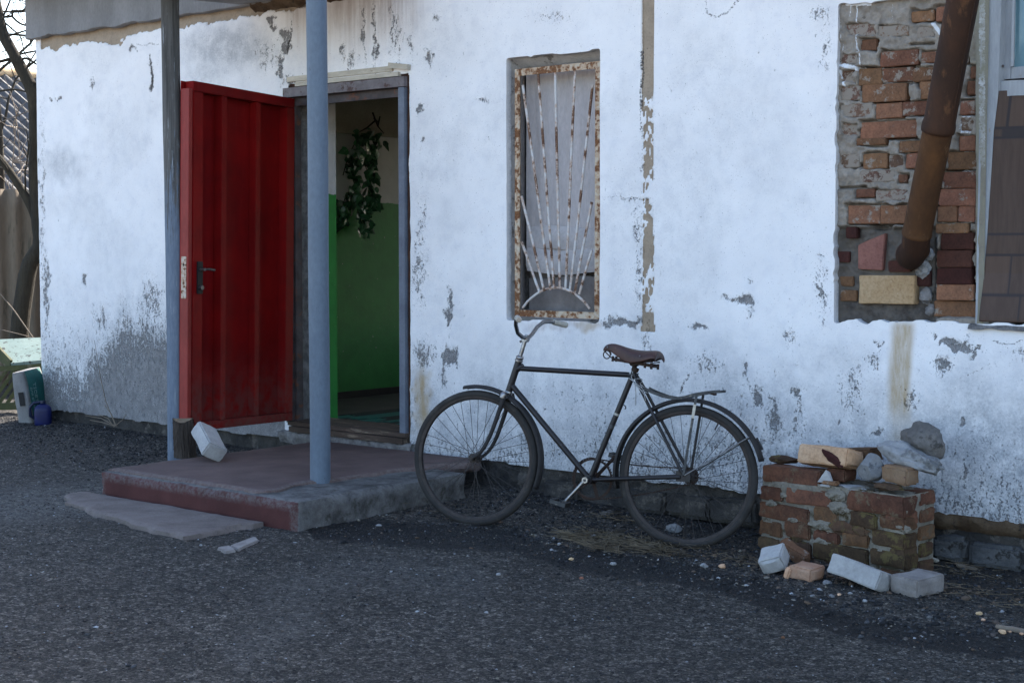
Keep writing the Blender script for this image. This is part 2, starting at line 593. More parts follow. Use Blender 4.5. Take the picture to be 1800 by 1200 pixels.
def brick_material(name, c1, c2, crust=(0.25, 0.215, 0.18), crust_amt=0.3):
    m = Mat(name)
    n = m.noise(9, 8, 0.7)
    f = m.noise(70, 6, 0.75)
    col = m.mix(m.step(n, 0.3, 0.7), c1, c2)
    col = m.mix(m.step(f, 0.4, 0.75, 0, 0.55), col, m.mix(1.0, col, (0.38, 0.36, 0.36), 'MULTIPLY'))
    k = m.n('ShaderNodeHueSaturation')
    m.ln(col, k.inputs['Color'])
    m.ln(m.step(m.rnd(), 0, 1, 0.72, 1.2), k.inputs['Value'])
    m.ln(m.step(m.math('FRACT', m.math('MULTIPLY', m.rnd(), 7.3)), 0, 1, 0.489, 0.511), k.inputs['Hue'])
    off = m.n('ShaderNodeVectorMath', operation='ADD')
    m.ln(m.co, off.inputs[0])
    cmb = m.n('ShaderNodeCombineXYZ')
    m.ln(m.math('MULTIPLY', m.rnd(), 40.0), cmb.inputs[0])
    m.ln(cmb.outputs[0], off.inputs[1])
    p = m.noise(13, 9, 0.75, vec=off.outputs[0])
    col = m.mix(m.step(p, 0.68 - crust_amt * 0.4, 0.74 - crust_amt * 0.4), k.outputs[0], crust)
    nb = m.bump(n, 0.5, 0.006)
    nb = m.bump(f, 0.5, 0.003, nb)
    return m.done(col, 0.92, 0, nb, 0.15)


MT = {}
MT['plaster'] = plaster_material()
MT['asphalt'] = asphalt_material()
MT['band'] = simple('grey_render', (0.185, 0.18, 0.18), (0.265, 0.26, 0.262), 3, 0.9, 0.5, 0.008, c3=(0.16, 0.15, 0.14), c3scale=6, c3lo=0.6, c3hi=0.75, sc=(1, 1, 0.5))
MT['dark_plinth'] = simple('dark_plinth_stone', (0.035, 0.033, 0.032), (0.085, 0.078, 0.07), 7, 0.95, 0.9, 0.02, c3=(0.13, 0.115, 0.10), c3scale=8)
MT['plinth_block'] = simple('weathered_plinth_block', (0.05, 0.052, 0.055), (0.13, 0.13, 0.13), 6, 0.95, 0.8, 0.015, c3=(0.03, 0.028, 0.026), c3scale=10)
MT['earth_joint'] = simple('brown_earth_joint', (0.06, 0.034, 0.017), (0.13, 0.09, 0.055), 9, 0.95, 0.9, 0.01, c3=(0.03, 0.022, 0.018), c3scale=8)
MT['roof'] = simple('roof_sheet', (0.22, 0.22, 0.22), (0.30, 0.30, 0.30), 3, 0.9)


def door_paint():
    m = Mat('worn_dark_red_paint')
    n, f, st = m.noise(3.5, 6), m.noise(90, 5, 0.75), m.noise(34, 8, 0.75, vec=m.map((1, 1, 0.08)))
    col = m.mix(m.step(n, 0.3, 0.7), (0.19, 0.0035, 0.0035), (0.115, 0.0025, 0.003))
    col = m.mix(m.step(st, 0.56, 0.72, 0, 0.25), col, (0.31, 0.030, 0.022))
    col = m.mix(m.step(f, 0.62, 0.74, 0, 0.55), col, (0.060, 0.006, 0.006))
    col = m.mix(m.step(m.noise(26, 9, 0.8), 0.70, 0.73), col, (0.34, 0.12, 0.085))
    z = m.sep()[2]
    dirt = m.math('MULTIPLY', m.step(z, 0.85, 0.30), m.step(m.noise(12, 8, 0.75), 0.35, 0.62))
    col = m.mix(m.math('MULTIPLY', dirt, 0.6), col, (0.085, 0.050, 0.042))
    return m.done(col, 0.6, 0, m.bump(m.math('ADD', f, n), 0.15, 0.002), 0.14)


MT['red'] = door_paint()
MT['red_plain'] = simple('dark_red_door_paint', (0.24, 0.006, 0.006), (0.175, 0.004, 0.005), 5, 0.5, 0.12, 0.002, c3=(0.36, 0.03, 0.022), c3scale=26, c3lo=0.70, c3hi=0.74, spec=0.25)
MT['red_edge'] = simple('faded_red_edge_paint', (0.27, 0.028, 0.023), (0.19, 0.014, 0.011), 7, 0.5, 0.2, 0.002, sc=(1, 1, 0.3))
MT['lock_plate'] = rusty_paint('worn_lock_plate', (0.50, 0.43, 0.36), amount=0.42, scale=40)
MT['black'] = simple('black_plastic', (0.012, 0.012, 0.014), (0.02, 0.02, 0.022), 10, 0.35, 0.1)
MT['chrome'] = simple('tarnished_chrome', (0.34, 0.33, 0.33), (0.22, 0.21, 0.21), 30, 0.36, 0.1, 0.001, metal=1.0, c3=(0.20, 0.12, 0.07), c3scale=60, c3lo=0.66, c3hi=0.72)
MT['alu'] = simple('dull_crank_metal', (0.40, 0.38, 0.36), (0.27, 0.255, 0.245), 30, 0.36, 0.1, 0.001, metal=1.0)
MT['post_blue'] = simple('blue_grey_post_paint', (0.105, 0.142, 0.190), (0.130, 0.168, 0.215), 4, 0.55, 0.25, 0.003, c3=(0.055, 0.06, 0.07), c3scale=24, c3lo=0.66, c3hi=0.70, sc=(1, 1, 0.5))
MT['jamb_blue'] = simple('blue_grey_jamb_paint', (0.165, 0.19, 0.235), (0.115, 0.135, 0.175), 7, 0.5, 0.3, 0.002, c3=(0.14, 0.08, 0.06), c3scale=22, c3lo=0.64, c3hi=0.70)
MT['frame_dark'] = simple('dark_frame_metal', (0.045, 0.035, 0.035), (0.09, 0.075, 0.075), 9, 0.6, 0.3, c3=(0.12, 0.05, 0.03), c3scale=14)
MT['frame_grey'] = simple('grey_lintel_metal', (0.20, 0.175, 0.18), (0.13, 0.11, 0.115), 12, 0.6, 0.4, 0.003, c3=(0.07, 0.035, 0.03), c3scale=18, c3lo=0.56, c3hi=0.63)
MT['lath'] = simple('cream_lath', (0.60, 0.55, 0.46), (0.46, 0.41, 0.33), 14, 0.8, 0.4, 0.002, c3=(0.12, 0.06, 0.035), c3scale=26, c3lo=0.62, c3hi=0.68, sc=(0.3, 1, 1))
MT['rust_gap'] = simple('rusty_gap_filler', (0.075, 0.03, 0.015), (0.03, 0.015, 0.010), 14, 0.95, 0.9, 0.01)
MT['rough_mortar'] = simple('rough_reveal_mortar', (0.15, 0.14, 0.135), (0.30, 0.285, 0.275), 18, 0.95, 1.0, 0.02)
MT['threshold'] = simple('worn_brown_wood', (0.045, 0.030, 0.022), (0.085, 0.058, 0.044), 10, 0.8, 0.6, 0.005, sc=(0.15, 1, 1), c3=(0.2, 0.15, 0.11), c3scale=30)
MT['corridor'] = two_tone_wall()
MT['corridor_floor'] = simple('corridor_floor', (0.05, 0.045, 0.045), (0.08, 0.07, 0.068), 6, 0.7)
MT['skirting'] = simple('dark_skirting', (0.015, 0.012, 0.011), (0.03, 0.024, 0.02), 8, 0.6)
MT['transom'] = simple('yellowed_board', (0.36, 0.31, 0.235), (0.28, 0.24, 0.18), 4, 0.7, 0.2)
MT['mat_teal'] = simple('teal_rubber', (0.01, 0.16, 0.13), (0.012, 0.11, 0.095), 14, 0.6, 0.3)
MT['mat_black'] = simple('black_rubber', (0.012, 0.012, 0.012), (0.02, 0.02, 0.02), 14, 0.7, 0.3)
MT['leaf'] = simple('plastic_ivy_leaf', (0.03, 0.11, 0.05), (0.06, 0.17, 0.08), 30, 0.3, 0.2, 0.002, rand=0.4, c3=(0.50, 0.58, 0.48), c3scale=1.6, c3lo=0.60, c3hi=0.66, spec=0.6)
MT['twig'] = simple('dark_twig', (0.02, 0.015, 0.01), (0.035, 0.025, 0.018), 20)
MT['grille'] = rusty_paint('rusty_white_grille', (0.50, 0.43, 0.335), (0.24, 0.105, 0.04), (0.08, 0.032, 0.016), 0.48, 24)
MT['grille_bar'] = rusty_paint('rusty_white_bar', (0.56, 0.545, 0.53), (0.20, 0.115, 0.07), (0.09, 0.04, 0.025), 0.45, 12)
MT['curtain'] = simple('dusty_mauve_cloth', (0.56, 0.52, 0.52), (0.46, 0.43, 0.432), 3, 0.95, 0.25, 0.004, sc=(1, 1, 0.35))
MT['curtain_low'] = simple('pale_paper_sheet', (0.58, 0.55, 0.55), (0.46, 0.435, 0.44), 5, 0.9, 0.3)
MT['win_dark'] = simple('dim_window_board', (0.15, 0.135, 0.13), (0.22, 0.20, 0.195), 6, 0.8)
MT['reveal_grey'] = simple('grey_reveal_plaster', (0.44, 0.43, 0.425), (0.56, 0.55, 0.54), 9, 0.92, 0.6, 0.008, c3=(0.18, 0.17, 0.16), c3scale=7)
MT['white_wood'] = simple('peeling_white_wood', (0.38, 0.40, 0.42), (0.29, 0.31, 0.335), 8, 0.7, 0.4, 0.003, sc=(1, 1, 0.2), c3=(0.26, 0.24, 0.21), c3scale=22, c3lo=0.63, c3hi=0.68)
MT['pipe_dark'] = simple('burnt_dark_rust', (0.056, 0.0215, 0.0085), (0.026, 0.0110, 0.0055), 7, 0.75, 0.4, 0.003, sc=(1, 1, 0.4), c3=(0.10, 0.043, 0.017), c3scale=14, c3lo=0.54, c3hi=0.68)
MT['pipe_ochre'] = simple('ochre_rust', (0.125, 0.052, 0.015), (0.062, 0.026, 0.009), 6, 0.8, 0.5, 0.003, sc=(1, 1, 0.4), c3=(0.22, 0.115, 0.055), c3scale=11, c3lo=0.57, c3hi=0.7)
MT['brick_red'] = brick_material('orange_red_brick', (0.250, 0.122, 0.070), (0.165, 0.086, 0.053), crust_amt=0.32)
MT['brick_dark'] = brick_material('dark_maroon_brick', (0.085, 0.032, 0.026), (0.055, 0.024, 0.02), crust_amt=0.05)
MT['brick_pier'] = brick_material('weathered_pier_brick', (0.185, 0.090, 0.050), (0.095, 0.050, 0.032), crust=(0.135, 0.095, 0.062), crust_amt=0.35)
MT['brick_moss'] = brick_material('mossy_pier_brick', (0.115, 0.068, 0.040), (0.070, 0.045, 0.030), crust=(0.115, 0.088, 0.038), crust_amt=0.42)
MT['brick_cream'] = brick_material('cream_firebrick', (0.62, 0.42, 0.265), (0.52, 0.32, 0.18), crust=(0.62, 0.5, 0.34), crust_amt=0.15)
MT['brick_pink'] = brick_material('pink_brick_shard', (0.33, 0.155, 0.125), (0.26, 0.115, 0.095), crust=(0.5, 0.4, 0.36), crust_amt=0.1)
MT['brick_tan'] = brick_material('tan_brick', (0.30, 0.17, 0.098), (0.38, 0.26, 0.17), crust=(0.09, 0.04, 0.045), crust_amt=0.2)
MT['silicate'] = simple('white_silicate_brick', (0.46, 0.445, 0.43), (0.36, 0.35, 0.34), 9, 0.92, 0.5, 0.005, c3=(0.20, 0.195, 0.19), c3scale=12, c3lo=0.66, c3hi=0.76)
MT['silicate_dirty'] = simple('dirty_silicate_brick', (0.31, 0.28, 0.26), (0.22, 0.195, 0.18), 10, 0.92, 0.6, 0.006, c3=(0.16, 0.13, 0.115), c3scale=11, c3lo=0.58, c3hi=0.68)
MT['stone_grey'] = simple('grey_stone', (0.17, 0.172, 0.176), (0.25, 0.25, 0.252), 12, 0.85, 0.7, 0.006, c3=(0.10, 0.10, 0.105), c3scale=14)
MT['stone_pale'] = simple('pale_slab_stone', (0.36, 0.36, 0.362), (0.25, 0.25, 0.252), 10, 0.9, 0.8, 0.01, c3=(0.14, 0.14, 0.14), c3scale=10)
MT['stone_brown'] = simple('dark_brown_grey_stone', (0.115, 0.106, 0.098), (0.18, 0.166, 0.155), 12, 0.9, 0.9, 0.01, c3=(0.065, 0.06, 0.055), c3scale=14)
MT['pier_mortar'] = simple('mossy_pier_mortar', (0.21, 0.185, 0.148), (0.33, 0.295, 0.24), 8, 0.95, 1.0, 0.015, c3=(0.07, 0.053, 0.028), c3scale=7, c3lo=0.5, c3hi=0.62)
MT['bike_black'] = simple('chipped_black_enamel', (0.011, 0.009, 0.010), (0.017, 0.014, 0.015), 9, 0.42, 0.2, 0.001, c3=(0.09, 0.07, 0.06), c3scale=22, c3lo=0.62, c3hi=0.72)
MT['bike_dusty'] = simple('dusty_black_steel', (0.028, 0.025, 0.025), (0.017, 0.015, 0.015), 12, 0.7, 0.3, 0.002, c3=(0.12, 0.085, 0.06), c3scale=18, c3lo=0.62, c3hi=0.7)
MT['tyre'] = simple('dusty_tyre_rubber', (0.024, 0.022, 0.021), (0.038, 0.034, 0.031), 14, 0.85, 0.4, 0.002, c3=(0.075, 0.060, 0.047), c3scale=10, c3lo=0.55, c3hi=0.75, fine=120)
MT['rim'] = simple('rusty_rim_steel', (0.055, 0.045, 0.042), (0.034, 0.028, 0.026), 24, 0.55, 0.3, 0.001, metal=0.5)
MT['spoke'] = simple('dull_spoke_steel', (0.045, 0.040, 0.039), (0.07, 0.063, 0.061), 30, 0.5, 0.1, metal=0.5)
MT['rack'] = simple('weathered_rack_steel', (0.045, 0.046, 0.047), (0.075, 0.076, 0.076), 16, 0.6, 0.3, 0.002, metal=0.3, c3=(0.19, 0.17, 0.14), c3scale=20)
MT['leather'] = simple('brown_saddle_leather', (0.070, 0.027, 0.021), (0.040, 0.016, 0.013), 14, 0.5, 0.35, 0.002, c3=(0.14, 0.07, 0.045), c3scale=30, c3lo=0.62, c3hi=0.72, spec=0.45)
MT['grip'] = simple('yellowed_white_grip', (0.46, 0.43, 0.37), (0.37, 0.345, 0.295), 20, 0.5, 0.1)
MT['rusty'] = simple('rusty_fitting', (0.050, 0.028, 0.020), (0.030, 0.019, 0.015), 24, 0.75, 0.4, 0.001, metal=0.2)
MT['string'] = simple('dirty_white_string', (0.42, 0.42, 0.42), (0.32, 0.31, 0.30), 60, 0.9)
MT['log_bark'] = simple('ridged_bark', (0.10, 0.08, 0.066), (0.05, 0.038, 0.03), 10, 0.95, 1.0, 0.02, sc=(2.5, 2.5, 0.25))
MT['log_end'] = simple('cut_wood_end', (0.26, 0.19, 0.12), (0.19, 0.135, 0.085), 20, 0.9)
MT['bark'] = simple('mossy_trunk_bark', (0.060, 0.050, 0.034), (0.034, 0.029, 0.021), 12, 0.95, 0.9, 0.02, sc=(1, 1, 0.35))
MT['dry_twig'] = simple('pale_dry_twig', (0.27, 0.22, 0.17), (0.19, 0.15, 0.115), 8, 0.8)
MT['dry_grass'] = simple('straw', (0.17, 0.13, 0.08), (0.095, 0.072, 0.045), 9, 0.85)
MT['fence'] = simple('weathered_asbestos_sheet', (0.23, 0.18, 0.13), (0.145, 0.113, 0.08), 5, 0.92, 0.5, 0.006, sc=(1, 1, 0.2), c3=(0.10, 0.085, 0.06), c3scale=6)
MT['slate_roof'] = simple('old_slate_sheet', (0.070, 0.068, 0.068), (0.115, 0.112, 0.11), 5, 0.75, 0.4, 0.005, c3=(0.09, 0.08, 0.07), c3scale=8)
MT['mint'] = simple('flaking_mint_paint', (0.24, 0.31, 0.28), (0.19, 0.26, 0.235), 6, 0.55, 0.3, 0.003, c3=(0.05, 0.05, 0.045), c3scale=22, c3lo=0.56, c3hi=0.60)
MT['slat_green'] = simple('faded_green_slat', (0.085, 0.09, 0.03), (0.055, 0.06, 0.022), 8, 0.7, 0.4, 0.003, c3=(0.12, 0.105, 0.06), c3scale=16)
MT['bag_white'] = simple('dusty_white_bag', (0.27, 0.262, 0.255), (0.20, 0.195, 0.19), 9, 0.7, 0.5, 0.01)
MT['bag_teal'] = simple('teal_bag_print', (0.012, 0.14, 0.125), (0.015, 0.105, 0.095), 9, 0.6, 0.4, 0.008)
MT['bag_text'] = simple('grey_bag_lettering', (0.24, 0.36, 0.34), (0.2, 0.3, 0.29), 20, 0.7)
MT['blue_can'] = simple('blue_plastic', (0.003, 0.008, 0.065), (0.004, 0.010, 0.085), 6, 0.4, 0.1)
MT['blue_can_lid'] = simple('dark_blue_plastic', (0.003, 0.010, 0.04), (0.003, 0.008, 0.03), 6, 0.4, 0.1)
MT['white_note'] = simple('white_label', (0.6, 0.6, 0.62), (0.5, 0.5, 0.52), 10, 0.6)


def left_post_material():
    m = Mat('weathered_blue_wood')
    g = m.noise(16, 8, 0.7, vec=m.map((3, 3, 0.12)))
    f = m.noise(60, 6, 0.7, vec=m.map((1, 1, 0.25)))
    wood = m.mix(m.step(g, 0.3, 0.7), (0.045, 0.044, 0.042), (0.135, 0.132, 0.126))
    blue = m.mix(m.step(f, 0.3, 0.7), (0.12, 0.15, 0.20), (0.165, 0.20, 0.25))
    z = m.sep()[2]
    k = m.math('ADD', m.step(z, 2.9, 0.4), m.math('MULTIPLY', m.math('SUBTRACT', m.noise(20, 8, 0.75, vec=m.map((3, 3, 0.18))), 0.5), 1.6))
    col = m.mix(m.step(k, 0.36, 0.5), wood, blue)
    col = m.mix(m.step(m.noise(34, 6, 0.7, vec=m.map((3, 3, 0.1))), 0.60, 0.66), col, (0.30, 0.325, 0.35))
    return m.done(col, 0.85, 0, m.bump(g, 0.6, 0.01), 0.25)


MT['post_wood'] = left_post_material()


def patch_mortar():
    m = Mat('smeared_wall_mortar')
    n = m.noise(10, 9, 0.72)
    f = m.noise(75, 6, 0.75)
    col = m.mix(m.step(n, 0.3, 0.7), (0.19, 0.165, 0.138), (0.35, 0.31, 0.265))
    col = m.mix(m.step(f, 0.4, 0.75, 0, 0.5), col, (0.17, 0.16, 0.15))
    col = m.mix(m.math('MULTIPLY', m.attr('dark'), m.step(n, 0.3, 0.65, 0.5, 1)), col, (0.055, 0.048, 0.044))
    dk = m.step(m.math('ADD', m.attr('white'), m.math('MULTIPLY', m.math('SUBTRACT', f, 0.5), 0.9)), 0.45, 0.55)
    col = m.mix(dk, col, (0.66, 0.68, 0.71))
    col = m.mix(m.math('MULTIPLY', m.attr('ochre'), m.step(n, 0.3, 0.6, 0.3, 1)), col, (0.235, 0.225, 0.17))
    nb = m.bump(n, 0.7, 0.015)
    nb = m.bump(f, 0.6, 0.004, nb)
    return m.done(col, 0.95, 0, nb, 0.15)


MT['patch_mortar'] = patch_mortar()


def lino_material():
    """flat print of the sheet: wood-look rectangles between dark lines"""
    m = Mat('brown_parquet_print')
    g = m.noise(40, 6, 0.7, vec=m.map((1, 1, 0.1)))
    col = m.mix(m.attr('tone'), (0.040, 0.021, 0.014), (0.070, 0.039, 0.026))
    col = m.mix(m.step(g, 0.3, 0.7, 0, 0.4), col, (0.10, 0.062, 0.046))
    col = m.mix(m.attr('line'), col, (0.018, 0.013, 0.016))
    return m.done(col, 0.6, 0, m.bump(g, 0.1, 0.002), 0.4)


MT['lino'] = lino_material()


def glass_material():
    m = Mat('dusty_blue_glass')
    n = m.noise(5, 6)
    m.b.inputs['Coat Weight'].default_value = 0.0
    return m.done(m.mix(m.step(n, 0.3, 0.7), (0.10, 0.20, 0.25), (0.16, 0.27, 0.31)), 0.12, 0, None, 0.5)


MT['glass'] = glass_material()


def pebble_material():
    m = Mat('mixed_pebbles')
    r = m.n('ShaderNodeValToRGB')
    m.ln(m.attr('tint'), r.inputs[0])
    e = r.color_ramp.elements
    e[0].position, e[0].color = 0.0, (0.010, 0.010, 0.011, 1)
    e[1].position, e[1].color = 1.0, (0.50, 0.51, 0.53, 1)
    for p, c in ((0.35, (0.026, 0.027, 0.030, 1)), (0.55, (0.065, 0.067, 0.072, 1)), (0.68, (0.11, 0.075, 0.052, 1)), (0.74, (0.11, 0.11, 0.112, 1)), (0.86, (0.24, 0.21, 0.16, 1)), (0.9, (0.27, 0.28, 0.30, 1))):
        k = e.new(p)
        k.color = c
    f = m.noise(120, 4, 0.7)
    col = m.mix(m.step(f, 0.4, 0.7, 0, 0.5), r.outputs[0], m.mix(1.0, r.outputs[0], (0.5, 0.5, 0.5), 'MULTIPLY'))
    return m.done(col, 0.85, 0, m.bump(f, 0.4, 0.003), 0.25)


MT['pebble'] = pebble_material()

# ------------------------------------------------------------------ ground
GX = [-40, -12, -10.8, -8.5, -7.5, -5.8, -5.2, -4.1, -3, -2, 0, 40]
GZ = [0.06, 0.06, 0.05, 0.02, 0.01, 0, -0.028, -0.06, -0.088, -0.10, -0.12, -0.12]


def gz(x, y):
    x, y = np.asarray(x, float), np.asarray(y, float)
    b = np.interp(x, GX, GZ)
    b = b + (fbm(x * 1.1, y * 1.1, 3) - 0.5) * 0.022 + (fbm(x * 6, y * 6, 5) - 0.5) * 0.010
    b = b + (fbm(x * 17, y * 17, 7, 3) - 0.5) * 0.011
    b = b + 0.025 * sstep(-0.45, -0.05, y) * sstep(-7.6, -8.2, x)
    return b


def gzf(x, y):
    return float(gz(np.array([x]), np.array([y]))[0])


def axis(lo, hi, step, out=900):
    a = list(np.arange(lo, hi + step / 2, step))
    e, d = [], step
    while d < out:
        d *= 1.45
        e.append(d)
    return np.array([lo - x for x in reversed(e)] + a + [hi + x for x in e])


gxs, gys = axis(-12.0, -0.6, 0.015), axis(-4.4, 0.5, 0.015)
GXX, GYY = np.meshgrid(gxs, gys)
gpx, gpy = survey(GXX, np.minimum(GYY, 2), 0 * GXX)
near = (GXX > -13) & (GXX < 0) & (GYY < 1) & (GYY > -5)
tar_line = [(560, 925), (760, 935), (900, 935), (1010, 965), (1200, 985), (1330, 1010), (1480, 1060), (1620, 1080), (1790, 1095)]
tar = sstep(34, 8, seg_dist(gpx, gpy, tar_line)) * 0.8
tar = np.maximum(tar, sstep(-0.75, -0.15, GYY) * sstep(-5.9, -5.6, GXX) * sstep(-3.6, -4.2, GXX) * 0.55)
tar = np.maximum(tar, sstep(-1.3, -0.2, GYY) * sstep(-7.6, -7.9, GXX) * 0.5)
dirt = sstep(-1.0, -0.35, GYY) * sstep(-5.0, -4.2, GXX) * 0.75
dirt = np.maximum(dirt, sstep(60, 10, seg_dist(gpx, gpy, [(110, 915), (380, 965), (640, 950)])) * 0.45)
dust = sstep(50, 10, seg_dist(gpx, gpy, [(20, 890), (130, 885), (190, 870)])) * 0.8
dust = np.maximum(dust, sstep(55, 5, seg_dist(gpx, gpy, [(480, 1040), (640, 985), (830, 1010)])) * 0.35)
dust = np.maximum(dust, sstep(45, 5, seg_dist(gpx, gpy, [(420, 1120), (540, 1060)])) * 0.4)
z = gz(GXX, GYY)
for a in (tar, dirt, dust): a[~near] = 0
bounce_ground = sstep(-5.3, -5.9, GYY)  # pale ground out of view, added to bounce sunlight onto the wall
ground = add('ground', grid_mesh('ground', gxs, gys, lambda X, Y: (X, Y, z), MT['asphalt'], None, {'tar': tar, 'dirt': dirt, 'dust': dust, 'bounce_ground': bounce_ground}))
tag(ground, kind='structure')


def scatter(name, pts, sizes, tints, seed, flat=0.6, big=False):
    """many small stones joined: (n,2) ground positions"""
    rs = np.random.RandomState(seed)
    n = len(pts)
    if big:
        V, Fc = np.array(ICO_V), np.array(ICO_F)
    else:
        V = np.array([(1, 0, 0), (-1, 0, 0), (0, 1, 0), (0, -1, 0), (0, 0, 1), (0, 0, -1)], float)
        Fc = np.array([(0, 2, 4), (2, 1, 4), (1, 3, 4), (3, 0, 4), (2, 0, 5), (1, 2, 5), (3, 1, 5), (0, 3, 5)])
    a = rs.uniform(0, 2 * math.pi, n)
    el = rs.uniform(0.6, 1.25, (n, 3))
    P = V[None] * el[:, None, :] * (1 + rs.uniform(-0.3, 0.3, (n, len(V), 1)))
    P[:, :, 2] *= flat
    tilt = rs.uniform(-0.35, 0.35, n)
    P[:, :, 2] += P[:, :, 0] * tilt[:, None]
    x = P[:, :, 0] * np.cos(a)[:, None] - P[:, :, 1] * np.sin(a)[:, None]
    y = P[:, :, 0] * np.sin(a)[:, None] + P[:, :, 1] * np.cos(a)[:, None]
    co = np.stack([x, y, P[:, :, 2]], -1) * sizes[:, None, None]
    zg = gz(pts[:, 0], pts[:, 1])
    co[:, :, 0] += pts[:, 0, None]
    co[:, :, 1] += pts[:, 1, None]
    co[:, :, 2] += (zg + sizes * flat * 0.25)[:, None]
    faces = (Fc[None] + (np.arange(n) * len(V))[:, None, None]).reshape(-1, 3)
    me = np_mesh(name, co.reshape(-1, 3), faces, MT['pebble'], {'tint': np.repeat(tints, len(V))}, smooth=False)
    return tag(add(name, me), kind='stuff')


def keep_clear(p):
    """not inside the porch or the house"""
    return ~((p[:, 0] > -7.5) & (p[:, 0] < -5.8) & (p[:, 1] > -1.8)) & ~((p[:, 1] > 0.02) & (p[:, 0] > -10.8))


rs = np.random.RandomState(11)
n = 46000
p = np.stack([rs.uniform(-11.5, -0.6, n), rs.uniform(-4.2, -0.1, n)], -1)
cl = fbm(p[:, 0] * 3, p[:, 1] * 3, 21)
p = p[(cl > 0.40 + rs.uniform(-0.12, 0.14, n)) & keep_clear(p)]
n = len(p)
scatter('asphalt_grit', p, rs.uniform(0.0028, 0.0075, n) * (1 + 0.9 * (rs.rand(n) > 0.985)), np.clip(rs.beta(1.9, 2.0, n), 0, 0.97), 3, 0.45)
n = 15000
p = np.stack([rs.uniform(-11.3, -1.2, n), -np.abs(rs.normal(0, 0.55, n)) - 0.02], -1)
p = p[keep_clear(p)]
n = len(p)
scatter('wall_foot_gravel', p, np.minimum(rs.gamma(1.8, 0.0022, n) + 0.0025, 0.016), rs.beta(1.1, 2.6, n), 4, 0.6)
pp, ss = [], []
for k in range(1500):
    t = rs.rand()
    i = min(int(t * (len(tar_line) - 1)), len(tar_line) - 2)
    f = t * (len(tar_line) - 1) - i
    x = tar_line[i][0] * (1 - f) + tar_line[i + 1][0] * f + rs.normal(0, 10)
    y = tar_line[i][1] * (1 - f) + tar_line[i + 1][1] * f + rs.normal(0, 20)
    w = on_z(x, y, -0.05)
    pp.append((w.x, w.y))
    ss.append(0.003 + rs.gamma(1.3, 0.003))
pp, ss = np.array(pp), np.clip(np.array(ss), 0.003, 0.017)
k = keep_clear(pp)
scatter('loose_pebbles', pp[k], ss[k], np.clip(rs.beta(1.3, 2.1, k.sum()), 0, 1), 5, 0.65, True)
n = 900
pc = on_z(1460, 1010, -0.09)
p = np.stack([pc.x + rs.normal(0, 0.42, n), pc.y - 0.02 + rs.normal(0, 0.13, n)], -1)
scatter('brick_crumbs', p, np.minimum(rs.gamma(1.4, 0.0035, n) + 0.002, 0.02), np.clip(0.68 + rs.normal(0, 0.02, n) - 0.5 * (rs.rand(n) < 0.35), 0, 1), 15, 0.7, True)
# larger stones that can be told apart
stones = [(1238, 997, 15, 'pale'), (1270, 997, 15, 'tan'), (983, 957, 9, 'pale'), (1041, 942, 11, 'pale'), (1036, 979, 7, 'pale'), (1004, 984, 9, 'tan'), (1078, 994, 13, 'pale'), (1022, 1016, 9, 'red'),
          (876, 1010, 9, 'pale'), (1376, 1123, 9, 'red'), (1722, 1081, 12, 'tan'), (1728, 1091, 9, 'tan'), (1762, 1116, 15, 'tan'), (1775, 1112, 9, 'tan'), (1796, 1116, 9, 'tan'), (1760, 1103, 9, 'tan'),
          (1520, 1060, 11, 'pale'), (1494, 1044, 9, 'pale'), (1475, 1046, 9, 'tan'), (1462, 1049, 11, 'grey'), (1428, 1049, 9, 'grey'), (1263, 1018, 9, 'pale'), (1312, 1030, 8, 'pale'), (1454, 1030, 17, 'grey'),
          (1185, 935, 30, 'grey'), (1063, 907, 16, 'brown'), (1072, 903, 14, 'brown'), (905, 890, 9, 'grey'), (855, 1079, 9, 'pale'), (353, 959, 7, 'pale')]
SM = {'pale': 'stone_pale', 'tan': 'brick_cream', 'red': 'brick_red', 'grey': 'stone_grey', 'brown': 'stone_brown'}
SD = {(1238, 997): 'pale flat pebble left of the yellow one, before the rear wheel', (1270, 997): 'yellowish oval pebble on the gravel left of the white half brick', (983, 957): 'round bluish white pebble at the left end of the straw',
      (1041, 942): 'bluish white pebble lying behind the straw below the pedal', (1036, 979): 'small pinkish white pebble at the front edge of the straw', (1004, 984): 'small tan pebble on the black strip below the straw',
      (1078, 994): 'flat white chip on the asphalt below the straw', (1022, 1016): 'small dark red brick crumb on the asphalt below the bicycle', (876, 1010): 'pale flat stone in the asphalt below the front wheel',
      (1376, 1123): 'bright orange brick crumb alone on the asphalt, nearest of the crumbs', (1722, 1081): 'larger of the two touching cream pebbles right of the grey brick', (1728, 1091): 'smaller of the two touching cream pebbles right of the grey brick',
      (1762, 1116): 'largest cream pebble at the right edge of the picture', (1775, 1112): 'cream pebble just behind the largest cream pebble at the right', (1796, 1116): 'cream pebble cut by the right edge of the picture', (1760, 1103): 'cream pebble above the largest one at the right edge',
      (1520, 1060): 'bluish white pebble in front of the long white brick', (1494, 1044): 'white angular chip under the left end of the long white brick', (1475, 1046): 'tan pebble left of the white chip by the long white brick', (1462, 1049): 'grey pebble in front of the grey lump by the white brick',
      (1428, 1049): 'brownish pebble in front of the tan brick', (1263, 1018): 'white pebble on the black strip left of the half brick', (1312, 1030): 'small white pebble in front of the half brick', (1454, 1030): 'grey stone lump between the tan brick and the long white brick',
      (1185, 935): 'grey rounded stone lying behind the rear wheel spokes', (1063, 907): 'left of two brown stones at the wall foot behind the rear tyre', (1072, 903): 'right and paler of two brown stones at the wall foot', (905, 890): 'grey stone at the right of the front tyre',
      (855, 1079): 'pale flat fleck of stone in the middle of the asphalt', (353, 959): 'small white pebble by the broken kerb strip'}
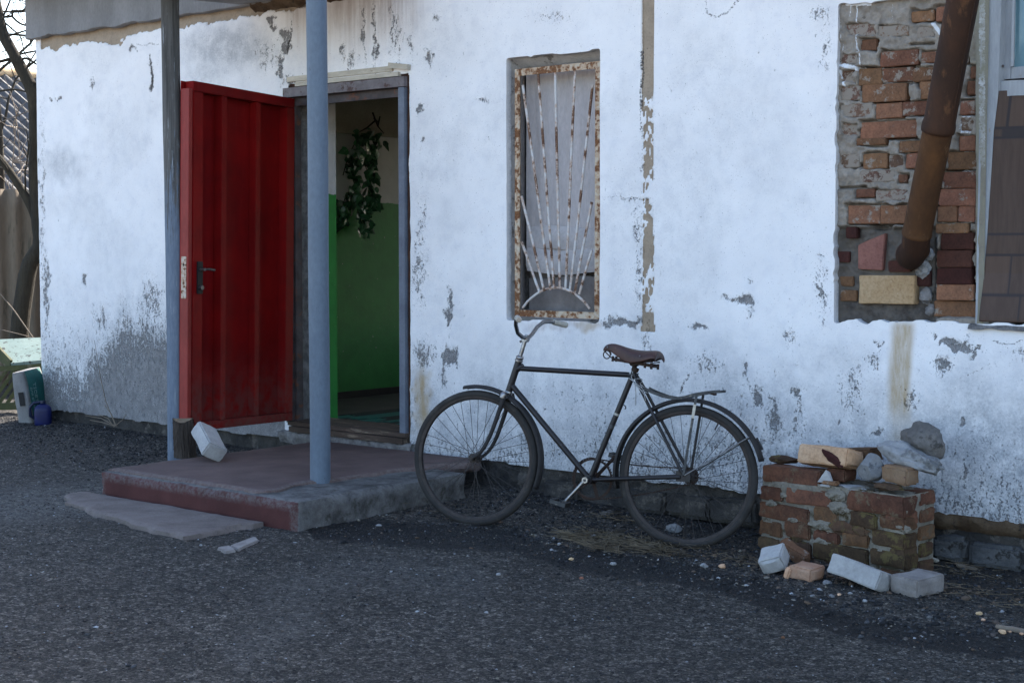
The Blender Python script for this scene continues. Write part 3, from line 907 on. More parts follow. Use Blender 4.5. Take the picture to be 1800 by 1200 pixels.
for i, (px, py, w, kind) in enumerate(stones):
    q = on_z(px, py, gzf(*on_z(px, py, -0.05).xy))
    d = (q - CAMP).dot(FWD)
    r = w / 2 * d / FPX
    q.z = gzf(q.x, q.y) + r * 0.35
    nm = 'brick_crumb' if kind == 'red' else 'stone'
    o = add(nm, stone_mesh(nm, r, (1.15, 0.9, 0.62), MT[SM[kind]], 100 + i, 2), None, Matrix.Translation(q) @ Matrix.Rotation(i * 1.3, 4, 'Z'))
    tag(o, SD[(px, py)], 'brick crumb' if kind == 'red' else 'stone', 'loose stones on the ground')

# ------------------------------------------------------------------ house
house = thing('house', 'old single storey house with peeling whitewashed wall and open red door', 'house', (-6.0, 0, 0))
W0, W1 = -10.845, -1.6
cell = 0.01
xs = np.arange(W0, W1 + cell / 2, cell)
zs = np.arange(0.135, 3.4, cell)
XX, ZZ = np.meshgrid(xs, zs)
PX, PY = survey(XX, 0 * XX, ZZ)
# openings
jit = (fbm(XX * 14, ZZ * 14, 31) - 0.5)
DX0, DX1, DZT = -7.83, -6.69, 2.585
WX0, WX1, WZ0, WZ1 = -5.877, -5.172, 1.03, 2.60
cx, cz = (XX[:-1, :-1] + XX[1:, 1:]) / 2, (ZZ[:-1, :-1] + ZZ[1:, 1:]) / 2
cpx, cpy, cj = PX[:-1, :-1], PY[:-1, :-1], jit[:-1, :-1]
hole = (cx > DX0) & (cx < DX1) & (cz < DZT + cj * 0.03)
hole |= (cx > WX0 + cj * 0.01) & (cx < WX1) & (cz > WZ0 + cj * 0.012) & (cz < WZ1 + cj * 0.02)
patch = (cpx > 1467 + cj * 7 - 4 * (cpy - 300) / 300) & (cpy > 10 - (cpx - 1470) * 0.075 + cj * 16) & (cpy < 567 + cj * 22 - 4 * sstep(1500, 1600, cpx) + 5 * sstep(1640, 1700, cpx))
patch &= (cpx < 1716) | (cz > 1.09)
patch |= (cpx > 1716) & (cz > 1.10 + cj * 0.02) & (cz < 3.0) & (cx < -1.9)
patch &= (cz < 2.8) | (cx > -2.93)
hole |= patch
# ragged lower edge of the plaster
hole |= cz < 0.146 + (fbm(cx * 5, cz * 0 + 2, 8) - 0.5) * 0.03
# wear, in the places where the photograph shows it
N1 = fbm(XX * 2.2, ZZ * 2.2, 41)
N2 = fbm(XX * 7, ZZ * 2.0, 43)
bare = -0.12 + 0.3 * (N1 - 0.5)
yb = np.interp(PX, [70, 100, 150, 190, 240, 300, 330], [680, 690, 672, 628, 612, 615, 615]) + (N2 - 0.5) * 75
bare = np.maximum(bare, (sstep(-120, 75, PY - yb) * 0.86) * (PX < 500))
bare = np.maximum(bare, (-0.1 + 0.36 * sstep(470, 640, PY)) * (PX < 500))
mid = (PX > 700) & (PX < 1345)
bare = np.maximum(bare, mid * (-0.10 + 0.23 * sstep(560, 720, PY) + 0.20 * sstep(735, 810, PY + (N2 - 0.5) * 90)))
bare = np.where((PX > 960) & (PX < 1080) & (PY > 800), bare * 0.6, bare)
rt = PX >= 1345
bare = np.maximum(bare, rt * (-0.08 + 0.08 * sstep(560, 600, PY) + 0.17 * sstep(700, 800, PY + (N2 - 0.5) * 90) + 0.16 * sstep(820, 900, PY)))


BW = (fbm(XX * 18, ZZ * 18, 45) - 0.5, fbm(XX * 18 + 7, ZZ * 18, 46) - 0.5)


def blob(cx_, cy_, rx, ry, soft=0.9):
    d = np.hypot((PX - cx_ + BW[0] * 24) / rx, (PY - cy_ + BW[1] * 24) / ry)
    return sstep(1 + soft, 1 - soft, d)


for cx_, cy_, rx, ry, s in ((790, 540, 7, 36, .62), (792, 562, 7, 12, .8), (789, 625, 12, 20, .85), (783, 660, 5, 22, .5), (745, 625, 22, 22, .45), (737, 480, 12, 60, .34), (1308, 523, 14, 9, .85), (1280, 526, 12, 4, .6), (1225, 573, 22, 5, .55), (1316, 495, 5, 8, .5), (1318, 545, 8, 14, .38),
                            (1666, 600, 20, 6, .85), (1680, 612, 7, 12, .85), (1700, 606, 10, 9, .75), (1712, 622, 5, 9, .8), (1657, 645, 14, 14, .62), (1720, 612, 5, 5, .8), (1640, 588, 4, 4, .9), (1545, 604, 5, 4, .8), (1534, 634, 9, 14, .5), (1600, 700, 14, 20, .45), (1790, 620, 20, 12, .45),
                            (1335, 706, 9, 12, .8), (1362, 735, 14, 30, .55), (1330, 690, 22, 16, .4), (1405, 735, 10, 45, .42), (1400, 690, 6, 8, .75), (1500, 690, 22, 40, .36), (1313, 650, 4, 25, .42), (1240, 640, 30, 20, .33),
                            (1092, 566, 32, 7, .85), (1075, 560, 12, 9, .6), (1135, 600, 10, 22, .45), (1122, 450, 7, 90, .38), (1100, 350, 40, 5, .33), (850, 175, 10, 5, .45), (757, 105, 5, 14, .7), (700, 60, 5, 40, .42), (742, 190, 4, 6, .9), (748, 245, 4, 4, .9), (772, 30, 8, 8, .5), (742, 400, 6, 60, .36),
                            (232, 85, 6, 4, .9), (265, 135, 3, 28, .8), (160, 145, 5, 10, .5), (95, 172, 3, 3, .9), (106, 173, 3, 3, .9), (148, 488, 3, 12, .7), (82, 510, 5, 70, .66), (76, 340, 5, 160, .42), (265, 530, 22, 40, .40), (180, 560, 14, 30, .38), (478, 42, 5, 9, .9), (500, 62, 8, 10, .85), (503, 82, 5, 14, .85), (511, 65, 2, 20, .8), (495, 120, 5, 30, .66), (470, 100, 20, 25, .33), (510, 140, 7, 6, .75),
                            (620, 105, 8, 16, .5), (640, 60, 4, 40, .62), (660, 70, 3, 60, .6), (690, 50, 4, 50, .5), (600, 90, 5, 18, .55), (720, 75, 4, 20, .5), (1440, 30, 20, 16, .35), (1445, 500, 10, 60, .36), (1452, 90, 10, 30, .35), (970, 30, 30, 10, .3), (1390, 590, 12, 12, .42), (1690, 740, 3, 8, .95), (1697, 833, 3, 8, .9), (1540, 757, 10, 4, .9), (1395, 735, 3, 4, .9), (1480, 745, 3, 3, .9)):
    bare = np.maximum(bare, s * blob(cx_, cy_, rx, ry) * (0.75 + 0.5 * N2))
grime = 0.18 * sstep(0.45, 0.7, N1)
grime = np.maximum(grime, 0.95 * sstep(550, 830, PY + (N2 - 0.5) * 130 + (N1 - 0.5) * 120) * (PX > 700))
grime = np.maximum(grime, 0.85 * sstep(-170, 30, PY - yb) * (PX < 500))
for cx_, cy_, rx, ry, s in ((400, 85, 75, 38, .75), (360, 130, 30, 25, .5), (110, 290, 35, 30, .5), (1000, 640, 200, 60, .3), (1060, 720, 280, 90, .45), (1750, 700, 60, 60, .3), (1730, 860, 110, 60, .75), (1480, 640, 60, 40, .35), (760, 60, 60, 60, .2), (1120, 560, 20, 40, .4), (840, 690, 90, 60, .35), (220, 660, 90, 60, .5), (1620, 820, 50, 90, .7), (1340, 790, 40, 60, .5)):
    grime = np.maximum(grime, s * blob(cx_, cy_, rx, ry, 0.7))
brown = 0.85 * sstep(125, -10, PY + (N2 - 0.5) * 60) * sstep(485, 520, PX) * sstep(770, 690, PX)
brown = np.maximum(brown, 0.5 * blob(990, 572, 66, 10, .4))
rust = 0.85 * sstep(26, 8, np.abs(PX - 1584 - 4 * np.sin(PY / 40)) + (N2 - 0.5) * 12) * sstep(560, 575, PY) * sstep(790, 690, PY)
rust = np.maximum(rust, 0.5 * blob(1600, 770, 30, 22, .8))
rust = np.maximum(rust, 0.8 * blob(742, 705, 13, 55, .7) * N2 * 1.6)
rust = np.maximum(rust, 0.55 * blob(1035, 572, 20, 8, .6))
# tan channel chased down the wall, and the course bared under the eaves band
chase = (PX > 1128 + np.clip((PY - 200) * 0.0, 0, 0)) & (PX < 1147) & (PY < 584)
flare = (np.abs(PX - 1138) < 9.5 + 4 * sstep(560, 584, PY)) & (PY < 584)
keepw = sstep(0.40, 0.52, fbm(XX * 60, ZZ * 22, 47)) * sstep(150, 190, PY) * sstep(560, 540, PY) * (1 - 0.75 * blob(1138, 420, 10, 60, .3)) * (1 - 0.6 * blob(1134, 290, 10, 25, .3))
chase_m = (chase | flare) * (1 - 0.8 * keepw)
chase_m = np.where((PY > 302) & (PY < 350) & (PY > 352 - (PX - 1120) * 1.2), chase_m * 0.1, chase_m)
ye = 79 - (PX - 67) * 0.162
course = sstep(15, 6, PY - ye + (N2 - 0.5) * 16 + BW[0] * 14) * (PX > 60) * (PX < 520) * (PX > 64 + 14 * N2)
course = np.maximum(course, blob(196, 64, 24, 17, .2) * 0.9)
course = np.maximum(course, 0.7 * blob(500, 8, 40, 14, .4))
tan = np.maximum(chase_m, course)
crack = np.zeros_like(PX)
for pts, w in (([(1240, 2), (1244, 25), (1262, 30), (1282, 18), (1301, 2)], 2.5), ([(514, 50), (512, 70), (505, 85), (506, 95)], 2), ([(1745, 598), (1760, 606), (1776, 606), (1795, 598)], 2), ([(265, 95), (267, 160)], 2), ([(313, 74), (240, 80)], 1.5),
               ([(1060, 345), (1110, 350), (1128, 352), (1147, 348)], 1.8), ([(930, 650), (942, 668), (938, 690)], 1.6), ([(1200, 690), (1205, 672), (1212, 660)], 2.2), ([(660, 20), (662, 130)], 1.5), ([(635, 15), (640, 110)], 1.5), ([(700, 10), (702, 110)], 1.6), ([(720, 15), (724, 80)], 1.4), ([(1700, 660), (1740, 640), (1780, 650)], 1.2), ([(1127, 90), (1127, 300)], 2.0), ([(1148, 210), (1149, 420)], 1.8)):
    crack = np.maximum(crack, (0.42 if w < 2 else 0.55) * sstep(w + 2.2, w - 0.8, seg_dist(PX + BW[0] * 10, PY + BW[1] * 8, pts)) * (0.55 + 0.9 * N2))
dy = (fbm(XX * 1.3, ZZ * 1.3, 51) - 0.5) * 0.016 + (fbm(XX * 9, ZZ * 9, 53) - 0.5) * 0.006
dy = dy + 0.004 * sstep(0.3, 0.6, bare) + 0.014 * chase_m + 0.016 * sstep(0.3, 0.7, course)
me = grid_mesh('wall', xs, zs, lambda X, Z: (X, dy, Z), MT['plaster'], ~hole, {'bare': bare, 'grime': grime, 'brown': brown, 'rust': rust, 'tan': tan, 'crack': crack})
# thickness of the plaster coat along every open edge
bm = bmesh.new()
bm.from_mesh(me)
ed = [e for e in bm.edges if e.is_boundary]
for it in range(3):
    nb_ = {}
    for e in ed:
        for a_, b_ in ((e.verts[0], e.verts[1]), (e.verts[1], e.verts[0])): nb_.setdefault(a_, []).append(b_.co.copy())
    for v, l in nb_.items():
        if len(l) == 2 and W0 + 0.05 < v.co.x < W1 - 0.05 and v.co.z < 3.35:
            m_ = (l[0] + l[1]) / 2
            v.co.x, v.co.z = (v.co.x + m_.x) / 2, (v.co.z + m_.z) / 2
r = bmesh.ops.extrude_edge_only(bm, edges=ed)
lay, lay2 = bm.verts.layers.float['bare'], bm.verts.layers.float['grime']
for v in r['geom']:
    if isinstance(v, bmesh.types.BMVert):
        v.co.y += 0.05
        v[lay] = -0.4
        v[lay2] = 1.0
bm.to_mesh(me)
bm.free()
me.shade_smooth()
me.set_sharp_from_angle(angle=math.radians(50))
me.transform(WM['house'].inverted())
add('wall', me, house)

# the rest of the shell: returns, back, roof (casts the shade the yard lies in)
g = Geo()
Geo().box((W1 - 0.02, 0.004, 0.14), (5.0, 0.05, 3.56)).part('wall_continuation', MT['plaster'], house, 0)
g.box((W1 - 0.02, 0.052, -0.3), (5.0, 0.40, 3.6))                       # wall going on to the right of the frame
g.box((W0 + 0.004, 0.052, -0.3), (W0 + 0.30, 7.0, 3.6))                  # left gable wall
g.box((4.7, 0.41, -0.3), (5.0, 7.0, 3.6))
for lo, hi in (((W0 + 0.31, 6.7, -0.3), (-9.4, 7.0, 3.6)), ((-5.6, 6.7, -0.3), (4.69, 7.0, 3.6)), ((-9.4, 6.7, -0.3), (-5.6, 7.0, 0.8)), ((-9.4, 6.7, 2.75), (-5.6, 7.0, 3.6))): g.box(lo, hi)  # gap in the back wall added to let daylight through to the corridor
g.part('outer_wall', MT['band'], house)
g = Geo()
g.box((-2.96, 0.06, 3.02), (W1 - 0.03, 0.42, 3.6))
g.box((W0 + 0.31, 0.06, 2.62), (-2.965, 0.42, 3.6))                   # masonry above the openings
g.box((W0 + 0.31, 0.06, -0.3), (DX0 - 0.004, 0.42, 2.615))
g.box((DX1 + 0.03, 0.06, -0.3), (WX0 - 0.02, 0.42, 2.615))
g.box((WX1 + 0.02, 0.06, -0.3), (-3.78, 0.42, 2.615))
g.box((WX0 - 0.018, 0.06, -0.3), (WX1 + 0.018, 0.42, 1.02))
g.box((-3.778, 0.10, -0.3), (W1 - 0.03, 0.42, 1.05))
g.box((-3.778, 0.12, 1.055), (-2.97, 0.42, 2.615))
g.part('masonry_core', MT['rough_mortar'], house)
g = Geo()
g.add([(W0 - 0.3, -0.45, 3.62), (5.3, -0.45, 3.62), (5.3, 3.5, 5.3), (W0 - 0.3, 3.5, 5.3), (5.3, 7.4, 3.62), (W0 - 0.3, 7.4, 3.62),
       (W0 - 0.3, -0.45, 3.56), (5.3, -0.45, 3.56), (5.3, 3.5, 5.24), (W0 - 0.3, 3.5, 5.24), (5.3, 7.4, 3.56), (W0 - 0.3, 7.4, 3.56)],
      [(0, 1, 2, 3), (3, 2, 4, 5), (7, 6, 9, 8), (8, 9, 11, 10), (0, 6, 7, 1), (5, 4, 10, 11), (0, 3, 9, 6), (3, 5, 11, 9), (2, 1, 7, 8), (4, 2, 8, 10)])
g.add([(W0 + 0.02, 0.1, 3.6), (W0 + 0.02, 6.9, 3.6), (W0 + 0.02, 3.5, 5.1)], [(0, 1, 2)])
g.part('roof', MT['roof'], house, 0)
# grey rendered band under the eaves: lower edge ragged
nx = 150
rows = []
for zz, yy in ((3.157, 0.01), (3.150, -0.03), (3.158, -0.055), (3.25, -0.05), (3.40, -0.05), (3.57, -0.05)):
    rows.append([(W0 - 0.06 + (k / nx) * 3.25, yy + 0.008 * mnoise.noise((k * 0.16, zz * 9, 1)), zz + (0.016 * mnoise.noise((k * 0.10, 0, 4)) - 0.006 * (k / nx) + 0.007 * mnoise.noise((k * 0.37, 3, 4)) + 0.003 * mnoise.noise((k * 0.93, 3, 4)) if zz < 3.2 else 0)) for k in range(nx + 1)])
g = Geo().grid(rows)
rows = []
for yy in (-0.05, 0.1, 0.3):
    rows.append([(W0 - 0.06 + 0.004 * (i % 2), yy, zz) for i, zz in enumerate((3.16, 3.25, 3.4, 3.57))])
g.grid(rows)
g.part('eaves_band', MT['band'], house, 50)

# plinth: dark stones under the plaster
px_ = np.arange(W0 + 0.02, W1, 0.022)
pz_ = np.arange(-0.28, 0.20, 0.022)
me = grid_mesh('plinth', px_, pz_, lambda X, Z: (X, 0.028 + 0.045 * (fbm(X * 5, Z * 6, 61) - 0.5) + 0.03 * (fbm(X * 16, Z * 16, 63) - 0.5), Z), MT['dark_plinth'])
me.transform(WM['house'].inverted())
plinth = add('plinth', me, house)
WM['plinth'] = WM['house']
for i, (x0, x1, z0, z1) in enumerate(((1640, 1700, 942, 985), (1706, 1800, 950, 1006), (1802, 1900, 965, 1020), (955, 1015, 845, 880), (1095, 1170, 858, 905), (1172, 1250, 868, 912), (1252, 1330, 872, 925))):
    a, b = on_y(x0, z0, 0), on_y(x1, z1, 0)
    zl = min(a.z, b.z)
    me = block_mesh('plinth_stone', (abs(b.x - a.x), 0.10, max(a.z - zl, 0.12)), MT['plinth_block' if i < 3 else 'dark_plinth'], 0.018, 4, 0.016, 9, 300 + i)
    add('plinth_stone', me, plinth, Matrix.Translation(((a.x + b.x) / 2, 0.025, (a.z + zl) / 2)) @ Matrix.Rotation(0.03 * (i % 3 - 1), 4, 'Y'))
g = Geo()
rows = []
for j, (zz, yy) in enumerate(((0.165, 0.015), (0.135, -0.004), (0.10, -0.002), (0.075, 0.02))):
    rows.append([(-3.2 + k * 0.025, yy + 0.02 * mnoise.noise((k * 0.3, j * 2.1, 5)), zz + 0.014 * mnoise.noise((k * 0.35, j, 9))) for k in range(64)])
g.grid(rows).part('earth_joint', MT['earth_joint'], house, 60)

# ---- doorway
door_frame = Geo()
door_frame.box((DX0 - 0.01, -0.035, 2.492), (DX1 - 0.005, 0.03, 2.555))
fr = door_frame.part('door_frame', MT['frame_grey'], house, 30)
WM['door_frame'] = WM['house']
g = Geo()
g.box((DX1 - 0.062, -0.03, 0.262), (DX1 - 0.012, 0.04, 2.488))
g.box((DX1 - 0.060, 0.042, 0.262), (DX1 - 0.045, 0.09, 2.488))
g.part('jamb', MT['jamb_blue'], fr, 30)
g = Geo()
g.box((DX0 - 0.008, -0.03, 0.262), (DX0 + 0.022, 0.055, 2.488))
g.box((DX0 + 0.026, 0.02, 0.262), (DX0 + 0.05, 0.075, 2.488))
g.part('jamb', MT['frame_dark'], fr, 30)
g = Geo()
g.box((DX0 + 0.055, 0.02, 2.435), (DX1 - 0.066, 0.05, 2.488))
g.part('head_stop', MT['frame_dark'], fr, 30)
for x0, x1, z0, z1, y in ((DX0 + 0.01, DX1 - 0.13, 2.598, 2.632, -0.016), (DX0 + 0.10, DX1 - 0.07, 2.562, 2.588, -0.024)):
    m_ = Geo().box((x0, y, z0), (x1, y + 0.035, z1))
    m_.part('lath', MT['lath'], fr, 30)
o = Geo().box((-0.085, -0.018, -0.017), (0.085, 0.018, 0.017), Matrix.Translation((DX1 - 0.06, -0.02, 2.622)) @ Matrix.Rotation(0.14, 4, 'Y')).part('lath', MT['lath'], fr, 30)
rows = []
for j, (zz, yy) in enumerate(((2.665, 0.02), (2.645, 0.004), (2.60, 0.008), (2.552, 0.006))):
    rows.append([(DX0 - 0.02 + k * 0.0245, yy + 0.012 * mnoise.noise((k * 0.5, j, 3)), zz + (0.02 * mnoise.noise((k * 0.4, j, 7)) if j < 2 else 0)) for k in range(49)])
Geo().grid(rows).part('rusty_filler', MT['rust_gap'], house, 60)
rows = []
for j, (xx, yy) in enumerate(((DX1 - 0.012, 0.03), (DX1 - 0.002, -0.006), (DX1 + 0.012, -0.004), (DX1 + 0.02, 0.012))):
    rows.append([(xx + 0.006 * mnoise.noise((k * 0.5, j, 3)), yy, 0.262 + k * 0.047) for k in range(50)])
Geo().grid(rows).part('rusty_filler', MT['rust_gap'], house, 60)
# left reveal: rough mortar outside, painted inside
rows = []
for k in range(60):
    zz = 0.25 + k * 0.0397
    e = 0.19 + 0.03 * mnoise.noise((zz * 4, 1, 2))
    rows.append([(DX0 + 0.01 + (0.018 * mnoise.noise((zz * 9, y * 25, 3)) if y < e else 0.012), y, zz) for y in (0.06, 0.085, 0.11, 0.135, 0.16, 0.19)])
Geo().grid(rows).part('rough_reveal', MT['rough_mortar'], house, 60)
Geo().box((DX0 - 0.02, 0.193, 0.25), (DX0 + 0.022, 0.43, 2.6)).part('inner_reveal', MT['corridor'], house, 30)
Geo().box((DX0 + 0.03, 0.06, 2.53), (DX1 + 0.03, 0.44, 2.61)).part('inner_lintel', MT['band'], house, 30)
# threshold and step ledge under the door
th = Geo().box((DX0 + 0.02, -0.045, 0.245), (DX1 + 0.0, 0.30, 0.272)).part('threshold', MT['threshold'], house, 30)
Geo().box((DX0 + 0.05, -0.062, 0.205), (DX1 - 0.01, 0.05, 0.241)).part('threshold_board', MT['threshold'], house, 30)
rows = []
for j, (yy, zz) in enumerate(((0.05, 0.205), (-0.03, 0.206), (-0.055, 0.195), (-0.06, 0.165), (-0.045, 0.12))):
    rows.append([(DX0 - 0.06 + k * 0.03, yy + 0.02 * mnoise.noise((k * 0.35, j * 1.7, 3)), zz + 0.012 * mnoise.noise((k * 0.5, j, 7))) for k in range(43)])
Geo().grid(rows).part('step_ledge', MT['rough_mortar'], house, 60)

# ---- corridor behind the door
g = Geo()
g.box((-8.99, 0.43, 0.2), (-8.95, 4.2, 2.9))
for lo, hi in (((-8.95, 4.16, 0.2), (-6.2, 4.2, 0.9)), ((-8.95, 4.16, 2.6), (-6.2, 4.2, 2.9)), ((-8.95, 4.16, 0.9), (-8.8, 4.2, 2.6)), ((-6.5, 4.16, 0.9), (-6.2, 4.2, 2.6))): g.box(lo, hi)  # opening added in the end wall to brighten the corridor
g.box((-6.24, 0.43, 0.2), (-6.2, 4.16, 2.9))
g.box((-8.95, 0.422, 0.2), (DX0 - 0.02, 0.428, 2.9))
g.part('corridor_wall', MT['corridor'], house, 30)
Geo().box((-8.95, 0.30, 0.18), (-6.24, 4.16, 0.236)).part('corridor_floor', MT['corridor_floor'], house, 30)
Geo().box((-8.95, 0.43, 2.88), (-6.24, 4.16, 2.93)).part('corridor_ceiling', MT['band'], house, 30)
Geo().box((-8.95, 0.5, 0.236), (-8.925, 4.1, 0.29)).part('skirting', MT['skirting'], house, 30)
g = Geo()
g.box((-8.948, 1.35, 2.44), (-8.90, 2.32, 2.87))
tr = g.part('transom_board', MT['transom'], house, 30)
WM[tr.name] = WM['house']
Geo().box((-8.90, 1.33, 2.395), (-8.875, 2.36, 2.44)).part('ledge', MT['transom'], tr, 30)
Geo().box((-8.90, 2.30, 2.44), (-8.88, 2.36, 2.87)).part('ledge', MT['transom'], tr, 30)

# ---- red steel door, swung out
hinge = Vector((-7.775, -0.03, 0))
dd = Vector((0.175, -1.07, 0)).normalized()
# door frame coordinates: x from hinge to free edge, y outwards towards the outer sheet (-) / room side (+), z up
DM = Matrix.Translation(hinge) @ Matrix((dd.to_3d(), Vector((0, 0, 1)).cross(dd), Vector((0, 0, 1)))).transposed().to_4x4()
DM = DM @ Matrix.Translation((0, 0, 0.285)) @ Matrix.Rotation(-0.026, 4, 'Y') @ Matrix.Translation((0, 0, -0.285))
DW, DB, DT = 1.045, 0.280, 2.486
door = add('door', Geo().box((0, -0.078, DB), (DW, -0.071, DT)).mesh('door', MT['red'], 30), house, DM)
door['label'] = 'dark red steel door swung wide open, framed side showing'


def dpart(name, mat, lo, hi, bev=0.0):
    me = Geo().box(lo, hi).mesh(name, mat, 0)
    bm = bmesh.new()
    bm.from_mesh(me)
    bmesh.ops.bevel(bm, geom=list(bm.edges), offset=0.003, segments=2, affect='EDGES')
    bm.to_mesh(me)
    bm.free()
    me.shade_smooth()
    me.set_sharp_from_angle(angle=math.radians(40))
    return add(name, me, door, DM)


for x0, x1, y1 in ((0.0, 0.085, 0.0), (0.345, 0.395, -0.012), (0.690, 0.742, -0.004), (DW - 0.125, DW - 0.034, 0.0)):
    dpart('stile', MT['red'], (x0, -0.070, DB + 0.055), (x1, y1, DT - 0.065))
dpart('rail', MT['red'], (0, -0.070, DT - 0.063), (DW - 0.034, 0.001, DT))
dpart('rail', MT['red'], (0, -0.070, DB), (DW - 0.034, 0.001, DB + 0.053))
dpart('edge_strip', MT['red_edge'], (DW - 0.031, -0.074, DB + 0.002), (DW + 0.002, -0.004, DT - 0.05))['label'] = 'faded paler red lock edge of the door'
dpart('lock_plate', MT['lock_plate'], (DW + 0.003, -0.060, 1.12), (DW + 0.006, -0.020, 1.385))
hp = dpart('handle_plate', MT['black'], (DW - 0.118, 0.001, 1.15), (DW - 0.066, 0.012, 1.355))
g = Geo().tube([(DW - 0.092, 0.012, 1.305), (DW - 0.092, 0.05, 1.305)], 0.010, 10)
g.tube([(DW - 0.092, 0.048, 1.305), (DW - 0.13, 0.050, 1.307), (DW - 0.18, 0.05, 1.302)], 0.009, 10)
add('handle', g.mesh('handle', MT['chrome']), door, DM)
add('lock_cylinder', Geo().tube([(DW - 0.092, 0.012, 1.19), (DW - 0.092, 0.03, 1.19)], 0.015, 14).mesh('lock_cylinder', MT['chrome']), door, DM)
for zz in (0.55, 1.4, 2.2):
    add('hinge', Geo().tube([(-0.012, -0.03, zz), (-0.012, -0.03, zz + 0.12)], 0.012, 10).mesh('hinge', MT['red']), door, DM)
add('keyhole', Geo().tube([(DW + 0.0035, -0.040, 1.332), (DW + 0.0075, -0.040, 1.332)], 0.008, 10).mesh('keyhole', MT['black']), door, DM)

# ---- window with its welded grille
g = Geo()
g.add([(WX0 - 0.004, 0.045, WZ0 - 0.01), (WX0 + 0.006, 0.13, WZ0 + 0.02), (WX0 + 0.006, 0.13, WZ1 - 0.045), (WX0 - 0.004, 0.045, WZ1 + 0.006),
       (WX1 + 0.004, 0.045, WZ0 - 0.01), (WX1 - 0.006, 0.13, WZ0 + 0.02), (WX1 - 0.006, 0.13, WZ1 - 0.045), (WX1 + 0.004, 0.045, WZ1 + 0.006)],
      [(0, 1, 2, 3), (4, 7, 6, 5), (3, 2, 6, 7), (0, 4, 5, 1)])
window = g.part('window', MT['reveal_grey'], house, 0)
WM['window'] = WM['house']
Geo().box((WX0 - 0.01, 0.24, WZ0), (WX1 + 0.01, 0.26, WZ1)).part('back_board', MT['win_dark'], window, 0)
g = Geo()
g.box((WX0 + 0.008, 0.128, WZ0 + 0.02), (WX0 + 0.022, 0.148, WZ1 - 0.05))
g.box((WX1 - 0.045, 0.128, WZ0 + 0.02), (WX1 - 0.008, 0.165, WZ1 - 0.05))
g.box((WX0 + 0.024, 0.17, WZ1 - 0.095), (WX1 - 0.047, 0.185, WZ1 - 0.05))
g.box((WX0 + 0.024, 0.17, WZ0 + 0.02), (WX1 - 0.047, 0.185, WZ0 + 0.06))
g.part('sash_frame', MT['win_dark'], window, 30)
rows = []
for i in range(40):
    zz = WZ0 + 0.33 + i * (WZ1 - WZ0 - 0.40) / 39
    rows.append([(WX0 + 0.028 + k * 0.0112, 0.158 + 0.005 * math.sin(k * 0.33 + 0.5 * math.sin(zz * 2)) + 0.002 * math.sin(k * 0.9 + zz) + 0.004 * mnoise.noise((k * 0.2, zz * 3, 1)), zz + 0.006 * math.sin(k * 0.33)) for k in range(58)])
cur = Geo().grid(rows).obj('curtain', MT['curtain'], ((WX0 + WX1) / 2, 0.19, WZ1 - 0.07), 180)
tag(cur, 'dusty mauve grey curtain hanging behind the rusty window grille', 'curtain')
low = thing('paper_sheets', 'pale sagging sheets stacked behind the lower part of the window grille', 'sheets', ((WX0 + WX1) / 2, 0.17, WZ0 + 0.3))
for j, (z0, z1, y) in enumerate(((WZ0 + 0.42, WZ0 + 0.56, 0.146), (WZ0 + 0.29, WZ0 + 0.435, 0.140), (WZ0 + 0.05, WZ0 + 0.27, 0.160))):
    rows = []
    for i in range(8):
        t = i / 7
        rows.append([(WX0 + 0.05 + k * 0.02, y - 0.014 * math.sin(t * math.pi) * (j < 2) + 0.005 * mnoise.noise((k * 0.4, t * 3, j)), z0 + (z1 - z0) * t + 0.012 * math.sin(k * 0.2 + j * 2) - 0.006 * j) for k in range(30)])
    Geo().grid(rows).part('sheet', MT['curtain_low' if j < 2 else 'win_dark'], low, 180)
GL, GR, GB, GT = -5.832, -5.190, 1.050, 2.538
g = Geo()
for lo, hi in (((GL, 0.026, GB), (GL + 0.037, 0.032, GT)), ((GR - 0.040, 0.026, GB), (GR, 0.032, GT)), ((GL + 0.038, 0.026, GT - 0.042), (GR - 0.041, 0.0319, GT)), ((GL + 0.038, 0.026, GB), (GR - 0.041, 0.0319, GB + 0.040)),
               ((GL, 0.0325, GB), (GL + 0.005, 0.075, GT)), ((GR - 0.005, 0.0325, GB), (GR, 0.075, GT)), ((GL + 0.006, 0.0325, GT - 0.005), (GR - 0.006, 0.075, GT)), ((GL + 0.006, 0.0325, GB), (GR - 0.006, 0.075, GB + 0.005))):
    g.box(lo, hi)
grille = g.part('window_grille', MT['grille'], house, 0)
WM['window_grille'] = WM['house']
gw, gh = GR - GL, GT - GB
bars = [((0.155, 0.10), (0.075, 0.86), (0.30, 0.10)), ]
# pixel positions of the bar ends in the photograph, top then foot
for i, (tx, ty, bx, by) in enumerate(((919, 150, 968, 510), (946, 131, 974, 508), (976, 128, 984, 508), (1011, 124, 994, 510), (1042, 150, 1002, 512), (917, 345, 957, 512), (917, 425, 948, 512), (1040, 355, 1010, 515), (1040, 440, 1018, 517))):
    a, b = on_y(tx, ty, 0.036), on_y(bx, by, 0.036)
    pts = [a.lerp(b, k / 6) + Vector((0.0012 * math.sin(k * 1.1 + i), 0, 0)) for k in range(7)]
    Geo().tube(pts, 0.0082, 8).part('bar', MT['grille_bar'], grille, 60)
pts = []
for k in range(15):
    t = k / 14
    a, b = on_y(919, 541, 0.034), on_y(1037, 543, 0.034)
    q = a.lerp(b, t)
    q.z += 0.125 * math.sin(math.pi * t) ** 0.8
    pts.append(q)
Geo().tube(pts, 0.008, 8).part('arc_bar', MT['grille_bar'], grille, 60)

